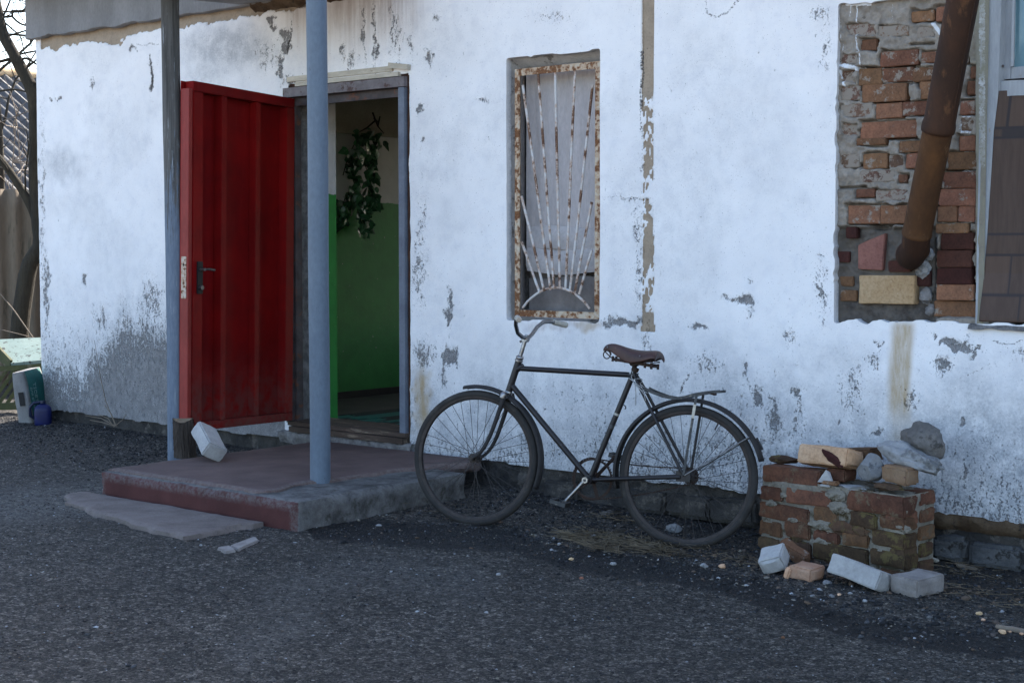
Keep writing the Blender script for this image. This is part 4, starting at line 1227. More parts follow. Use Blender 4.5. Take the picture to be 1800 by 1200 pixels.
# ---- bared brickwork beside the right window
PXS = [  # visible brick faces, measured on the photograph: left, top, right, bottom, kind
    (1602, 20, 1640, 37, 'r'), (1647, 13, 1664, 37, 'r'), (1513, 70, 1540, 88, 'r'), (1549, 90, 1614, 115, 'r'), (1620, 92, 1648, 110, 'r'),
    (1510, 121, 1549, 149, 'r'), (1551, 120, 1604, 143, 'r'), (1606, 119, 1645, 142, 'r'), (1517, 149, 1594, 178, 'r'), (1618, 144, 1640, 173, 'r'), (1540, 182, 1585, 207, 'r'), (1588, 179, 1636, 202, 'r'),
    (1514, 214, 1611, 242, 'r'), (1507, 243, 1556, 254, 'r'), (1582, 249, 1622, 267, 'r'), (1517, 271, 1558, 296, 'r'), (1593, 271, 1620, 295, 'r'), (1580, 308, 1593, 320, 'r'), (1506, 333, 1537, 346, 'r'),
    (1706, 117, 1718, 137, 'r'), (1700, 143, 1716, 166, 'r'), (1690, 178, 1714, 201, 'r'), (1687, 239, 1714, 264, 'r'), (1666, 268, 1719, 297, 'r'), (1657, 303, 1716, 330, 'r'), (1652, 333, 1714, 361, 'r'),
    (1648, 363, 1681, 389, 'r'), (1684, 363, 1712, 389, 'r'), (1646, 394, 1702, 409, 'r'), (1655, 410, 1710, 438, 'd'), (1648, 441, 1708, 469, 'd'), (1648, 472, 1708, 499, 'd'), (1648, 501, 1712, 527, 'r'), (1643, 530, 1714, 556, 'r'),
    (1492, 362, 1546, 392, 'r'), (1548, 362, 1595, 392, 'r'), (1468, 443, 1491, 460, 'd'), (1477, 487, 1498, 502, 'r'), (1478, 511, 1504, 528, 'r'), (1563, 459, 1600, 477, 'd'), (1613, 476, 1635, 502, 'd'), (1511, 485, 1607, 533, 'c'), (1488, 400, 1505, 418, 'd'),
    (1480, 95, 1508, 113, 'b'), (1478, 152, 1511, 176, 'b'), (1478, 183, 1534, 205, 'b'), (1480, 216, 1509, 240, 'b'), (1515, 300, 1572, 319, 'b'), (1540, 334, 1592, 352, 'b'), (1545, 45, 1598, 64, 'b'), (1488, 42, 1538, 64, 'b'), (1480, 271, 1511, 294, 'b'), (1563, 272, 1588, 294, 'b'), (1625, 214, 1642, 240, 'b'), (1478, 122, 1505, 146, 'b'), (1614, 48, 1644, 66, 'b'), (1672, 62, 1700, 84, 'b'), (1676, 90, 1702, 112, 'b'), (1690, 206, 1712, 230, 'b')]
mx_, mz_ = np.arange(-3.74, -2.885, 0.005), np.arange(1.02, 2.76, 0.005)
MXX, MZZ = np.meshgrid(mx_, mz_)
mpx, mpy = survey(MXX, 0 * MXX + 0.03, MZZ)
e1 = (fbm(MXX * 22, MZZ * 22, 71) - 0.5) * 13
e2 = (fbm(MXX * 22 + 9, MZZ * 22, 72) - 0.5) * 9
pocket = sstep(1452, 1478, mpx) * sstep(1650, 1636, mpx) * sstep(396, 404, mpy + e1 * 0.4)
depth = 0.026 + 0.036 * (fbm(MXX * 7, MZZ * 9, 73) - 0.5) + 0.034 * (fbm(MXX * 24, MZZ * 24, 74) - 0.5) + 0.045 * pocket
ins = np.zeros_like(MXX)
for l, t, r_, b, k in PXS:
    d = np.minimum(np.minimum(mpx + e1 - l, r_ - mpx + e1), np.minimum(mpy + e2 - t, b - mpy + e2))
    ins = np.maximum(ins, sstep(-2.5, 2.5, d + (2.6 if k != 'b' else -1.5 + 0 * d) + (e1 * 0.6 if k == 'b' else 0)))
d = seg_dist(mpx, mpy, [(1508, 408), (1555, 408), (1553, 474), (1508, 474), (1508, 408)])
inq = (mpx > 1508) & (mpx < 1556) & (mpy > 408 + (1556 - mpx) * 0.42) & (mpy < 475)
ins = np.maximum(ins, inq * 1.0)
holes = sstep(5, 1, np.hypot(mpx - 1512, (mpy - 231) / 1.0)) + sstep(9, 3, np.hypot(mpx - 1618, mpy - 150)) + sstep(7, 2, np.hypot(mpx - 1585, (mpy - 185))) + sstep(16, 6, np.hypot((mpx - 1545) * 0.35, mpy - 396) * 1.5)
gaps = np.zeros_like(MXX)
for pts in ([(1515, 118), (1545, 120)], [(1555, 116), (1600, 114)], [(1516, 151), (1550, 148)], [(1518, 179), (1596, 177)], [(1600, 78), (1640, 76)], [(1490, 394), (1600, 392)], [(1660, 299), (1715, 298)], [(1646, 361), (1712, 361)], [(1682, 362), (1682, 390)], [(1645, 405), (1700, 408)], [(1648, 440), (1710, 439)], [(1648, 471), (1710, 470)], [(1648, 500), (1712, 500)], [(1646, 528), (1716, 528)], [(1520, 242), (1610, 243)], [(1640, 420), (1640, 550)], [(1473, 330), (1520, 328)]):
    gaps = np.maximum(gaps, sstep(3.2, 0.8, seg_dist(mpx, mpy + e2 * 0.15, pts)))
depth = depth * (1 - ins) + 0.075 * ins + 0.05 * np.clip(holes, 0, 1) + 0.03 * gaps
# the strip of mortar left along the window frame
jamb = sstep(1714, 1718, mpx + e1 * 0.25 - 3 * sstep(420, 560, mpy))
depth = depth * (1 - jamb) + jamb * (0.012 + 0.01 * (fbm(MXX * 15, MZZ * 5, 75) - 0.5))
dark = np.clip(0.85 * pocket + 0.9 * gaps + np.clip(holes, 0, 1) + 0.9 * sstep(28, 6, np.hypot((mpx - 1525) / 1.5, mpy - 40)) * (fbm(MXX * 12, MZZ * 12, 78) > 0.45) + 0.55 * sstep(525, 545, mpy) * sstep(1650, 1640, mpx), 0, 1)  # gap shadows painted into the colour, along with darker pocket mortar
white = np.zeros_like(MXX)
for pts, w in (([(1506, 8), (1508, 92)], 1.9), ([(1512, 94), (1516, 136)], 1.8), ([(1497, 12), (1495, 30)], 1.6), ([(1568, 6), (1568, 34)], 1.4), ([(1478, 30), (1482, 90)], 1.2), ([(1490, 8), (1530, 8)], 5), ([(1472, 112), (1510, 122)], 6), ([(1478, 125), (1488, 160)], 4), ([(1640, 40), (1655, 60)], 6)):
    white = np.maximum(white, 0.66 * sstep(w * 0.7 + 1.3, w * 0.7 - 1.2, seg_dist(mpx, mpy, pts)))
white = np.maximum(white, 0.55 * sstep(8, 2, np.abs(mpx - 1729) - 2) * sstep(330, 280, mpy))
white = np.maximum(white, 0.50 * sstep(1676, 1690, mpx) * sstep(1712, 1704, mpx) * sstep(175, 190, mpy) * sstep(320, 300, mpy))
ochre = np.clip(jamb * 0.8 + 0.5 * sstep(1690, 1700, mpx) * sstep(140, 100, mpy), 0, 1)
me = grid_mesh('brick_patch', mx_, mz_, lambda X, Z: (X, depth, Z), MT['patch_mortar'], None, {'dark': dark, 'white': white, 'ochre': ochre})
me.transform(WM['house'].inverted())
patch_o = add('brick_patch', me, house)
MT['brick_dull'] = brick_material('dull_buried_brick', (0.20, 0.115, 0.08), (0.14, 0.085, 0.062), crust_amt=0.6)
KM = {'b': 'brick_dull', 'r': 'brick_red', 'd': 'brick_dark', 'c': 'brick_cream'}
for i, (l, t, r_, b, k) in enumerate(PXS):
    yf = 0.036 if k != 'c' else 0.03
    if l < 1645 and t > 400 and k != 'c': yf = 0.055
    a, c = on_y(l - 1.5, (t + b) / 2, yf), on_y(r_ + 1.5, (t + b) / 2, yf)
    zt, zb = on_y((l + r_) / 2, t - 1, yf).z, on_y((l + r_) / 2, b + 1, yf).z
    me = block_mesh('brick', (c.x - a.x, 0.11, zt - zb), MT[KM[k]], 0.004, 2, 0.004, 16, 500 + i, 0.004)
    rr = random.Random(i)
    o = add('brick', me, patch_o, Matrix.Translation(((a.x + c.x) / 2, yf + 0.055 + rr.uniform(-0.006, 0.006), (zt + zb) / 2)) @ Matrix.Rotation(rr.uniform(-0.02, 0.02), 4, 'Y') @ Matrix.Rotation(rr.uniform(-0.03, 0.03), 4, 'Z'))
    if k == 'c': o['label'] = 'cream firebrick set at the foot of the bared brickwork'
# pink shard with a slanting top
pts = [on_y(px, py, 0.045) for px, py in ((1508, 473), (1508, 431), (1522, 424), (1556, 410), (1551, 475))]
g = Geo()
g.add([tuple(p) for p in pts] + [(p.x, 0.12, p.z) for p in pts], [(0, 1, 2, 3, 4), (9, 8, 7, 6, 5)] + [(i, (i + 1) % 5, 5 + (i + 1) % 5, 5 + i) for i in range(5)])
me = g.mesh('brick', MT['brick_pink'], 0)
bm = bmesh.new(); bm.from_mesh(me); bmesh.ops.bevel(bm, geom=list(bm.edges), offset=0.004, segments=2, affect='EDGES'); bm.to_mesh(me); bm.free()
me.transform(WM['house'].inverted())
add('brick', me, patch_o)['label'] = 'pink brick shard with slanting top'

# ---- right window: white casement above, brown sheet below
g = Geo()
xa, xb = on_y(1722, 300, 0.03).x, on_y(1757, 100, 0.03).x
g.add([(xa, 0.012, 1.06), (xa + 0.004, 0.012, 3.0), (xb + 0.012, 0.03, 3.0), (xb - 0.03, 0.03, 1.06), (xa, 0.09, 1.06), (xa, 0.09, 3.0), (xb + 0.02, 0.09, 3.0), (xb, 0.09, 1.06)],
      [(0, 3, 2, 1), (0, 1, 5, 4), (3, 7, 6, 2), (1, 2, 6, 5)])
win2 = g.part('window', MT['white_wood'], house, 30)
win2['label'] = 'white wooden window with a small blue casement above a brown sheet'
yc = 0.075
cx0 = on_y(1759, 100, yc).x
czb = on_y(1762, 140, yc).z
g = Geo()
g.box((cx0, yc, czb), (cx0 + 0.05, yc + 0.05, 3.0))
g.box((cx0 + 0.052, yc + 0.002, czb), (-2.0, yc + 0.05, czb + 0.055))
g.box((cx0 + 0.055, yc - 0.012, czb + 0.057), (cx0 + 0.068, yc, 3.0))
ca = g.part('casement', MT['white_wood'], win2, 30)
g = Geo()
rows = [[(xb - 0.005 + k * 0.03, 0.05 - 0.004 * (k % 3), z + 0.006 * mnoise.noise((k * 0.5, z, 2))) for k in range(30)] for z in (czb - 0.012, czb - 0.035, czb - 0.085)]
g.grid(rows)
g.part('sill_rail', MT['white_wood'], win2, 60)
Geo().box((cx0 + 0.052, yc + 0.02, czb + 0.057), (-2.0, yc + 0.026, 3.0)).part('pane', MT['glass'], win2, 0)
Geo().box((-3.0, 0.34, 1.05), (-1.7, 0.36, 3.0)).part('back_board', MT['win_dark'], win2, 0)
Geo().tube([on_y(1763, 117, 0.066), on_y(1763, 116, 0.05)], 0.006, 8).part('screw', MT['frame_dark'], win2, 60)
su, sv = np.arange(0, 1.05, 0.007), np.linspace(0, 1, 190)
SU, SVV = np.meshgrid(su, sv)
spy = 160 + 405 * SVV
slx = np.interp(spy, [160, 175, 230, 300, 420, 500, 540, 558], [1756, 1754, 1747, 1743, 1735, 1728, 1723, 1721])
syl = np.interp(spy, [160, 200, 480, 530, 558], [0.035, 0.03, 0.02, 0.0, -0.012])
sx0, sz0 = np.zeros_like(SU), np.zeros_like(SU)
for i in range(len(sv)):
    q = on_y(float(slx[i, 0]), float(spy[i, 0]), float(syl[i, 0]))
    sx0[i], sz0[i] = q.x, q.z
sX = sx0 + SU / 1.05 * (-1.88 - sx0)
sY = syl + 0.03 * (1 - np.exp(-SU * 16)) + 0.006 * np.sin(sX * 9 + SVV * 4) * np.minimum(1, SU * 8)
line, tone = np.zeros_like(SU), np.zeros_like(SU)
rowsv = [150, 226, 243, 412, 448, 518, 565]
for r_, (a, b) in enumerate(zip(rowsv[:-1], rowsv[1:])):
    inr = (spy >= a) & (spy < b)
    line = np.maximum(line, sstep(3.0, 1.6, np.abs(spy - a)))
    if r_ == 1:
        line = np.maximum(line, inr * 0.85 * (SU > 0.04))
        continue
    wd_ = (0.33, 1, 0.30, 0.62, 0.25, 0.21)[r_]
    off_ = (0.27, 0, 0.10, 0.3, 0.125, 0.02)[r_]
    ph = (SU + off_) / wd_
    line = np.maximum(line, inr * sstep(0.007, 0.004, np.abs(ph - np.round(ph)) * wd_))
    tone = np.where(inr, 0.5 + 0.5 * np.sin(np.floor(ph) * 2.3 + r_ * 1.9), tone)
me = grid_mesh('sheet', su, sv, lambda a, b: (sX, sY, sz0), MT['lino'], None, {'line': line, 'tone': tone})
MS = Matrix.Translation((-2.4, 0.03, 1.1))
me.transform(MS.inverted())
o = add('sheet', me, None, MS)
sol = o.modifiers.new('thick', 'SOLIDIFY')
sol.thickness = 0.004
tag(o, 'brown floor covering sheet with rectangle print nailed over the right window', 'sheet')
rows = []
for j, (yy, zz) in enumerate(((0.05, 1.098), (0.02, 1.096), (-0.012, 1.088), (-0.02, 1.07))):
    rows.append([(-2.95 + k * 0.03, yy, zz + 0.01 * mnoise.noise((k * 0.4, j, 3))) for k in range(45)])
Geo().grid(rows).part('sill', MT['rough_mortar'], house, 60)

# ---- rusty stove pipe
pA, pB, pC = on_y(1611, 414, -0.10), on_y(1650, 222, -0.27), on_y(1698, -30, -0.44)
pipe = thing('stove_pipe', 'rusty brown stove pipe slanting up out of the bared brickwork', 'pipe', on_y(1603, 445, 0.0))
ax = (pB - pA).normalized()
L = (pB - pA).length
prof = [(0.071, 0), (0.073, 0.004), (0.074, 0.014), (0.072, 0.02), (0.0705, 0.03)] + [(0.0700 + 0.0008 * mnoise.noise((k, 2, 3)), 0.03 + (L - 0.03) * k / 8) for k in range(1, 9)]
me_g = Geo().lathe(prof, pA, ax, 32)
me_g.part('lower_pipe', MT['pipe_ochre'], pipe, 60)
ax2 = (pC - pB).normalized()
L2 = (pC - pB).length + 1.0
prof = [(0.069, -0.03), (0.078, -0.026), (0.0795, -0.012), (0.078, 0.012), (0.0735, 0.03)] + [(0.0725, 0.03 + (L2 - 0.03) * k / 6) for k in range(1, 7)]
g = Geo().lathe(prof, pB, ax2, 32)
g.part('upper_pipe', MT['pipe_dark'], pipe, 60)
Geo().tube([pB + ax2 * 0.0 + Vector((0.072, -0.03, 0.0)), pB + ax2 * 0.9 + Vector((0.072, -0.03, 0.0))], 0.004, 6).part('seam', MT['pipe_dark'], pipe, 60)
g = Geo()
e0 = pA + ax * 0.012
pts = [e0, pA - ax * 0.03 + Vector((0, 0.006, 0)), pA - ax * 0.07 + Vector((-0.006, 0.035, 0)), on_y(1600, 448, -0.02), on_y(1603, 450, 0.10)]
g.tube(pts, [0.0665, 0.068, 0.070, 0.072, 0.072], 24)
g.part('elbow', MT['pipe_dark'], pipe, 60)
# lumps of mortar round the outlet
for i, (px, py, r_, kind) in enumerate(((1622, 470, 0.05, 'patch'), (1633, 447, 0.035, 'patch'), (1628, 520, 0.045, 'patch'), (1636, 545, 0.035, 'patch'))):
    q = on_y(px, py, 0.055)
    o = add('mortar_lump', stone_mesh('mortar_lump', r_, (0.8, 0.6, 1.0), MT['stone_pale'] if i < 2 else MT['rough_mortar'], 700 + i, 3, 0.5), patch_o, Matrix.Translation(q))

# ---- porch canopy and its posts
g = Geo()
xl, xr = on_y(432, 8, 0).x, on_y(705, 5, 0).x
g.box((xl, -1.34, 3.085), (xr, -0.06, 3.30))
me = g.mesh('porch_canopy', MT['band'], 0, Matrix.Translation((-7.4, -0.7, 3.2)).inverted())
bm = bmesh.new(); bm.from_mesh(me)
bmesh.ops.bevel(bm, geom=list(bm.edges), offset=0.012, segments=2, affect='EDGES')
bmesh.ops.subdivide_edges(bm, edges=list(bm.edges), cuts=5, use_grid_fill=True)
for v in bm.verts:
    v.co += Vector((0.012 * mnoise.noise(v.co * 4), 0.012 * mnoise.noise(v.co * 4 + Vector((5, 0, 0))), 0.014 * mnoise.noise(v.co * 3 + Vector((0, 9, 0)))))
    wy = v.co.y - 0.64
    v.co.z += 0.075 * (1 if wy > -99 else 0) * sstep(-1.3, 0.0, np.array(wy)) .item() * 0.9
bm.to_mesh(me); bm.free()
canopy = tag(add('porch_canopy', me, None, Matrix.Translation((-7.4, -0.7, 3.2))), 'grey concrete canopy slab over the porch on two posts', 'canopy')
q = on_y(485, 6, 0.0)
rows = []
for j, (yy, zz) in enumerate(((-0.02, 3.21), (-0.06, 3.17), (-0.05, 3.13), (0.0, 3.10))):
    rows.append([(-8.15 + k * 0.03, yy + 0.03 * mnoise.noise((k * 0.4, j, 3)), zz + 0.03 * mnoise.noise((k * 0.3, j * 2, 7))) for k in range(46)])
Geo().grid(rows).part('bearing_mortar', MT['earth_joint'], house, 60)

PT = 0.165
lp = on_z(311, 806, 0.12)
prof = []
g = Geo()
pts, rr_ = [], []
for k in range(24):
    t = k / 23
    pts.append(Vector((lp.x + 0.008 * math.sin(t * 5), lp.y, 0.0 + (3.11 - 0.0) * t)))
    rr_.append(0.060 - 0.004 * t + 0.003 * mnoise.noise((t * 9, 1, 1)))
g.tube(pts, rr_, 26)
o = g.obj('post', MT['post_wood'], (lp.x, lp.y, 0), 60)
tag(o, 'weathered round wooden porch post with worn blue paint, left of the door', 'post')
mp = on_z(563, 843, PT)
g = Geo()
pts = [Vector((mp.x + 0.002 * math.sin(k), mp.y, PT - 0.03 + (3.11 - PT + 0.03) * k / 12)) for k in range(13)]
g.tube(pts, 0.0575, 30)
o = g.obj('post', MT['post_blue'], (mp.x, mp.y, PT), 60)
tag(o, 'smooth blue grey painted steel porch post in front of the doorway', 'post')

# ---- porch
def worn_slab(name, lo, hi, mat, paint_fn, step=0.022, amp=0.008, chip=0.02, seed=0, topo=None):
    """a cast slab: box faces gridded, edges rounded and chipped; paint_fn(co, nz) -> attribute 'paint'"""
    bm = bmesh.new()
    bmesh.ops.create_cube(bm, size=1)
    sz = Vector(hi) - Vector(lo)
    ce = (Vector(hi) + Vector(lo)) / 2
    bmesh.ops.scale(bm, vec=sz, verts=bm.verts)
    for axn, s_ in enumerate(sz):
        cuts = max(2, int(s_ / step))
        for c in range(1, cuts):
            no = Vector((0, 0, 0)); no[axn] = 1
            co = Vector((0, 0, 0)); co[axn] = -s_ / 2 + s_ * c / cuts
            bmesh.ops.bisect_plane(bm, geom=list(bm.verts) + list(bm.edges) + list(bm.faces), plane_co=co, plane_no=no)
    lp_, lw_ = bm.verts.layers.float.new('paint'), bm.verts.layers.float.new('worn')
    off = Vector((seed * 3.1, seed * 1.7, 0))
    for v in bm.verts:
        p = v.co.copy()
        on = [abs(abs(p[i]) - sz[i] / 2) < 1e-4 for i in range(3)]
        k = sum(on)
        w = p + ce
        n = mnoise.fractal(w * 6 + off, 0.8, 2, 4)
        dv = Vector((0, 0, 0))
        for i in range(3):
            if on[i]:
                dv[i] += math.copysign(amp * n, p[i])
                if k >= 2: dv[i] -= math.copysign(0.006 + chip * max(0, mnoise.noise(w * 9 + off) + 0.1), p[i])
        near_e = sum(1 for i in range(3) if sz[i] / 2 - abs(p[i]) < step * 1.3)
        v[lw_] = 0.55 if near_e >= 2 else 0.0
        v[lp_] = paint_fn(w, on)
        v.co = p + dv
        if topo: v.co.z += topo(w, on)
    me = bpy.data.meshes.new(name)
    bmesh.ops.recalc_face_normals(bm, faces=bm.faces)
    bm.to_mesh(me); bm.free()
    me.materials.append(mat)
    me.shade_smooth()
    me.set_sharp_from_angle(angle=math.radians(50))
    return me, ce


MT['porch'] = concrete_material('painted_porch_concrete', (0.050, 0.047, 0.045), (0.17, 0.163, 0.158), (0.095, 0.034, 0.031), 0.42, 0.56, moss=(0.030, 0.028, 0.020))
MT['porch_top'] = concrete_material('worn_porch_screed', (0.120, 0.100, 0.090), (0.20, 0.172, 0.158), (0.130, 0.086, 0.077), 0.35, 0.7)
MT['slab'] = concrete_material('pinkish_step_slab', (0.128, 0.103, 0.092), (0.19, 0.158, 0.144), (0.11, 0.074, 0.066), 0.55, 0.75)
porch = thing('porch', 'low concrete porch slab with dark red painted front below the door', 'porch', (-6.65, -0.9, 0))
me, ce = worn_slab('slab', (-7.49, -1.80, -0.12), (-5.795, -0.46, 0.150), MT['porch'], lambda w, on: (0.78 if on[1] and w.y < -1 else (0.15 if on[0] else 0.1)) - 0.5 * max(0, -0.02 - w.z), 0.028, 0.006, 0.022, 2)
add('slab', me, porch, Matrix.Translation(ce))


def screed_edge(w, on):
    return 0.0


me, ce = worn_slab('rear_slab', (-7.48, -0.455, -0.12), (-6.50, -0.06, 0.148), MT['porch'], lambda w, on: 0.15, 0.03, 0.006, 0.022, 3)
add('rear_slab', me, porch, Matrix.Translation(ce))
me, ce = worn_slab('screed', (-7.47, -1.765, 0.10), (-6.05, -0.05, 0.168), MT['porch_top'], lambda w, on: 0.75, 0.03, 0.004, 0.02, 4)
# the broken right edge of the screed wanders
for v in me.vertices:
    w = v.co + ce
    t = sstep(-6.35, -6.05, np.array(w.x)).item()
    v.co.x += t * (0.13 * mnoise.noise((w.y * 3.3, 1, 5)) - 0.04 + 0.10 * (w.y + 0.9))
add('screed', me, porch, Matrix.Translation(ce))

me, ce = worn_slab('step_slab', (-7.62, -2.28, -0.06), (-6.02, -1.82, 0.028), MT['slab'], lambda w, on: 0.45, 0.03, 0.006, 0.03, 6)
for v in me.vertices:
    w = v.co + ce
    t = sstep(-1.95, -2.28, np.array(w.y)).item()
    v.co.y += t * (0.05 + 0.05 * mnoise.noise((w.x * 2.2, 3, 1)) + 0.02 * mnoise.noise((w.x * 9, 3, 1)) - 0.14 * sstep(-6.9, -6.0, np.array(w.x)).item() + 0.11 * sstep(-6.9, -7.6, np.array(w.x)).item())
    v.co.x += (0.25 * sstep(-1.9, -2.3, np.array(w.y)).item()) * sstep(-6.9, -7.6, np.array(w.x)).item()
o = tag(add('step_slab', me, None, Matrix.Translation(ce)), 'thin pinkish concrete slab lying as a lower step before the porch', 'step slab')
for i, (pts, lb) in enumerate((([(381, 961), (396, 969), (416, 966), (403, 957)], 'short broken piece at the near end of the pale kerb strip by the step slab'), ([(404, 957), (418, 965), (456, 948), (448, 941)], 'longer piece of the pale broken kerb strip beside the step slab'))):
    w = [on_z(px, py, gzf(*on_z(px, py, 0).xy) + 0.012) for px, py in pts]
    c = sum(w, Vector()) / 4
    g = Geo().add([tuple(p) for p in w] + [(p.x, p.y, p.z - 0.05) for p in w], [(0, 1, 2, 3), (7, 6, 5, 4), (0, 4, 5, 1), (1, 5, 6, 2), (2, 6, 7, 3), (3, 7, 4, 0)])
    me = g.mesh('kerb_piece', MT['silicate_dirty'], 0, Matrix.Translation(c).inverted())
    bm = bmesh.new(); bm.from_mesh(me); bmesh.ops.bevel(bm, geom=list(bm.edges), offset=0.006, segments=2, affect='EDGES'); bmesh.ops.subdivide_edges(bm, edges=list(bm.edges), cuts=2, use_grid_fill=True)
    for v in bm.verts: v.co += v.co.normalized() * 0.006 * mnoise.noise(v.co * 30)
    bm.to_mesh(me); bm.free(); me.shade_smooth(); me.set_sharp_from_angle(angle=math.radians(40))
    tag(add('kerb_piece', me, None, Matrix.Translation(c)), lb, 'kerb piece')

# log and white brick holding the door
lc = on_z(326, 803, PT)
lg = thing('log', 'short bark covered log standing beside the left porch post', 'log', (lc.x, lc.y, PT))
rows = []
for i in range(14):
    z = PT - 0.003 + 0.235 * i / 13
    rows.append([(lc.x + (0.062 + 0.010 * mnoise.noise((math.cos(a) * 4, math.sin(a) * 4, z * 2.5)) + 0.007 * mnoise.noise((math.cos(a) * 11, math.sin(a) * 11, z * 5)) + 0.012 * (1 - i / 13) ** 2) * math.cos(a) - 0.02 * i / 13, lc.y + 0.066 * math.sin(a) * (1 + 0.1 * mnoise.noise((math.cos(a) * 9, math.sin(a) * 9, z * 5))), z + (0.012 * math.sin(a * 2) if i == 13 else 0)) for a in [2 * math.pi * k / 72 for k in range(73)]])
for i, r_ in enumerate(rows):
    for k, p in enumerate(r_):
        d_ = Vector((p[0] - lc.x + 0.02 * i / 13, p[1] - lc.y, 0))
        kk = k % 72
        w = 0.010 * abs(mnoise.noise((kk * 0.45 + 1.5 * mnoise.noise((i * 0.5, kk * 0.1, 2)), i * 0.22, 8.0))) * min(1, min(kk, 72 - kk) / 3)
        d_ = d_.normalized() * -w * 2
        r_[k] = (p[0] + d_.x, p[1] + d_.y, p[2])
Geo().grid(rows).part('bark', MT['log_bark'], lg, 60)
top = rows[-1][:-1]
Geo().add([(x, y, z - 0.002) for x, y, z in top], [tuple(range(72))]).part('cut_end', MT['log_end'], lg, 0)
bc = on_z(364, 790, PT)
top_p, bot_p = Vector((-7.345, -1.13, 0.36)), Vector((-7.175, -1.225, 0.165))
zz = (top_p - bot_p).normalized()
mid_ = (on_y(344, 748, -1.13) + on_y(384, 810, -1.235)) / 2
a_, b_ = on_y(352, 746, -1.10), on_y(383, 806, -1.24)
zz = (a_ - b_).normalized()
xx = Vector((0, 0, 1)).cross(zz).normalized()
xx = Matrix.Rotation(0.5, 3, zz) @ xx
R_ = Matrix((xx, zz.cross(xx), zz)).transposed().to_4x4()
me = block_mesh('white_brick', (0.138, 0.096, 0.268), MT['silicate'], 0.008, 5, 0.006, 9, 41, 0.014)
tag(add('white_brick', me, None, Matrix.Translation((a_ + b_) / 2) @ R_), 'worn white brick leaning against the foot of the red door', 'brick')

# doormat on the corridor floor: teal and black ribs
dm = thing('doormat', 'teal and black ribbed rubber mat on the corridor floor', 'doormat', (-7.2, 0.9, 0.236))
for i in range(26):
    for j in range(2):
        x0 = -7.95 + i * 0.045
        sp = 0.55 + 0.09 * math.sin(i * 0.9)
        lo, hi = ((0.36, sp), (sp + 0.004, 1.25))[j]
        Geo().bar((x0, lo, 0.244), (x0 + 0.02, hi, 0.244), 0.036, 0.016).part('rib', MT['mat_teal' if (i // 4 + j) % 2 == 0 else 'mat_black'], dm, 30)

# ivy garland on the corridor wall
ivy = thing('ivy_garland', 'hanging garland of dark green plastic ivy on the corridor wall', 'garland', (-8.9, 1.85, 2.4))
lf = Geo()
prof = [(0, -0.5), (0.30, -0.42), (0.46, -0.12), (0.30, 0.05), (0.22, 0.28), (0, 0.62)]
pts = [(x, y, -0.10 * abs(x) - 0.12 * y * y) for x, y in prof] + [(-x, y, -0.10 * abs(x) - 0.12 * y * y) for x, y in reversed(prof[1:-1])]
lf.add([(0, 0, 0.03)] + pts, [(0, i + 1, (i + 1) % len(pts) + 1) for i in range(len(pts))])
leaf_me = lf.mesh('leaf', MT['leaf'], 60)
rnd = random.Random(5)
strands = [[(640, 232), (632, 262), (645, 300), (655, 345), (640, 385), (636, 412)], [(632, 236), (612, 275), (603, 308)], [(640, 240), (655, 262), (668, 255)], [(628, 330), (608, 345), (596, 378), (600, 402)], [(648, 270), (648, 320), (655, 350)], [(612, 270), (620, 310), (626, 340), (615, 370)], [(640, 340), (628, 372), (640, 400)]]
counts = [64, 24, 14, 34, 34, 28, 36]
for st, cnt in zip(strands, counts):
    w = [on_plane(px, py, (-8.90, 0, 0), Vector((1, 0, 0))) for px, py in st]
    Geo().tube(w, 0.004, 5).part('stem', MT['twig'], ivy, 60)
    for k in range(cnt):
        t = rnd.random() * (len(w) - 1)
        i = min(int(t), len(w) - 2)
        q = w[i].lerp(w[i + 1], t - i) + Vector((rnd.uniform(0.0, 0.07), rnd.gauss(0, 0.035), rnd.gauss(0, 0.03)))
        s_ = rnd.uniform(0.058, 0.095)
        R_ = Euler((math.radians(90) + rnd.gauss(0, 0.5), rnd.gauss(0, 0.4), math.radians(90) + rnd.gauss(0, 0.6))).to_matrix().to_4x4() @ Matrix.Rotation(math.pi + rnd.gauss(0, 0.6), 4, 'Z')
        add('leaf', leaf_me, ivy, Matrix.Translation(q) @ R_ @ Matrix.Scale(s_, 4))
tw = thing('dry_branch', 'thin dark dry branch hanging above the ivy garland', 'branch', (-8.87, 2.05, 2.5))
for st in ([(655, 198), (664, 222), (675, 235)], [(664, 222), (668, 205)], [(664, 215), (657, 208)], [(660, 212), (645, 225), (632, 232)]):
    Geo().tube([on_plane(px, py, (-8.86, 0, 0), Vector((1, 0, 0))) for px, py in st], [0.008, 0.006, 0.003][:len(st)], 6).part('twig', MT['twig'], tw, 60)

# ------------------------------------------------------------------ low brick pier by the wall, with what lies on it
P1, P2 = on_z(1331, 969, -0.08), on_z(1590, 1020, -0.09)
P1.z = P2.z = 0
pe = (P2 - P1).normalized()
pn = Vector((pe.y, -pe.x, 0))                      # towards the viewer
PB = -0.16
pier = thing('brick_pier', 'low ruined brick pier standing before the wall right of the bicycle', 'brick pier', ((P1 + P2) / 2) + Vector((0, 0, -0.09)))
plen = (P2 - P1).length
PDEP = 0.27


def pier_pt(px, py, out=0.0):
    q = on_plane(px, py, P1 + pn * out, pn)
    return (q - P1).dot(pe), q.z


def crop(x, y):
    return 1300 + x / 3.334, 720 + y / 3.334


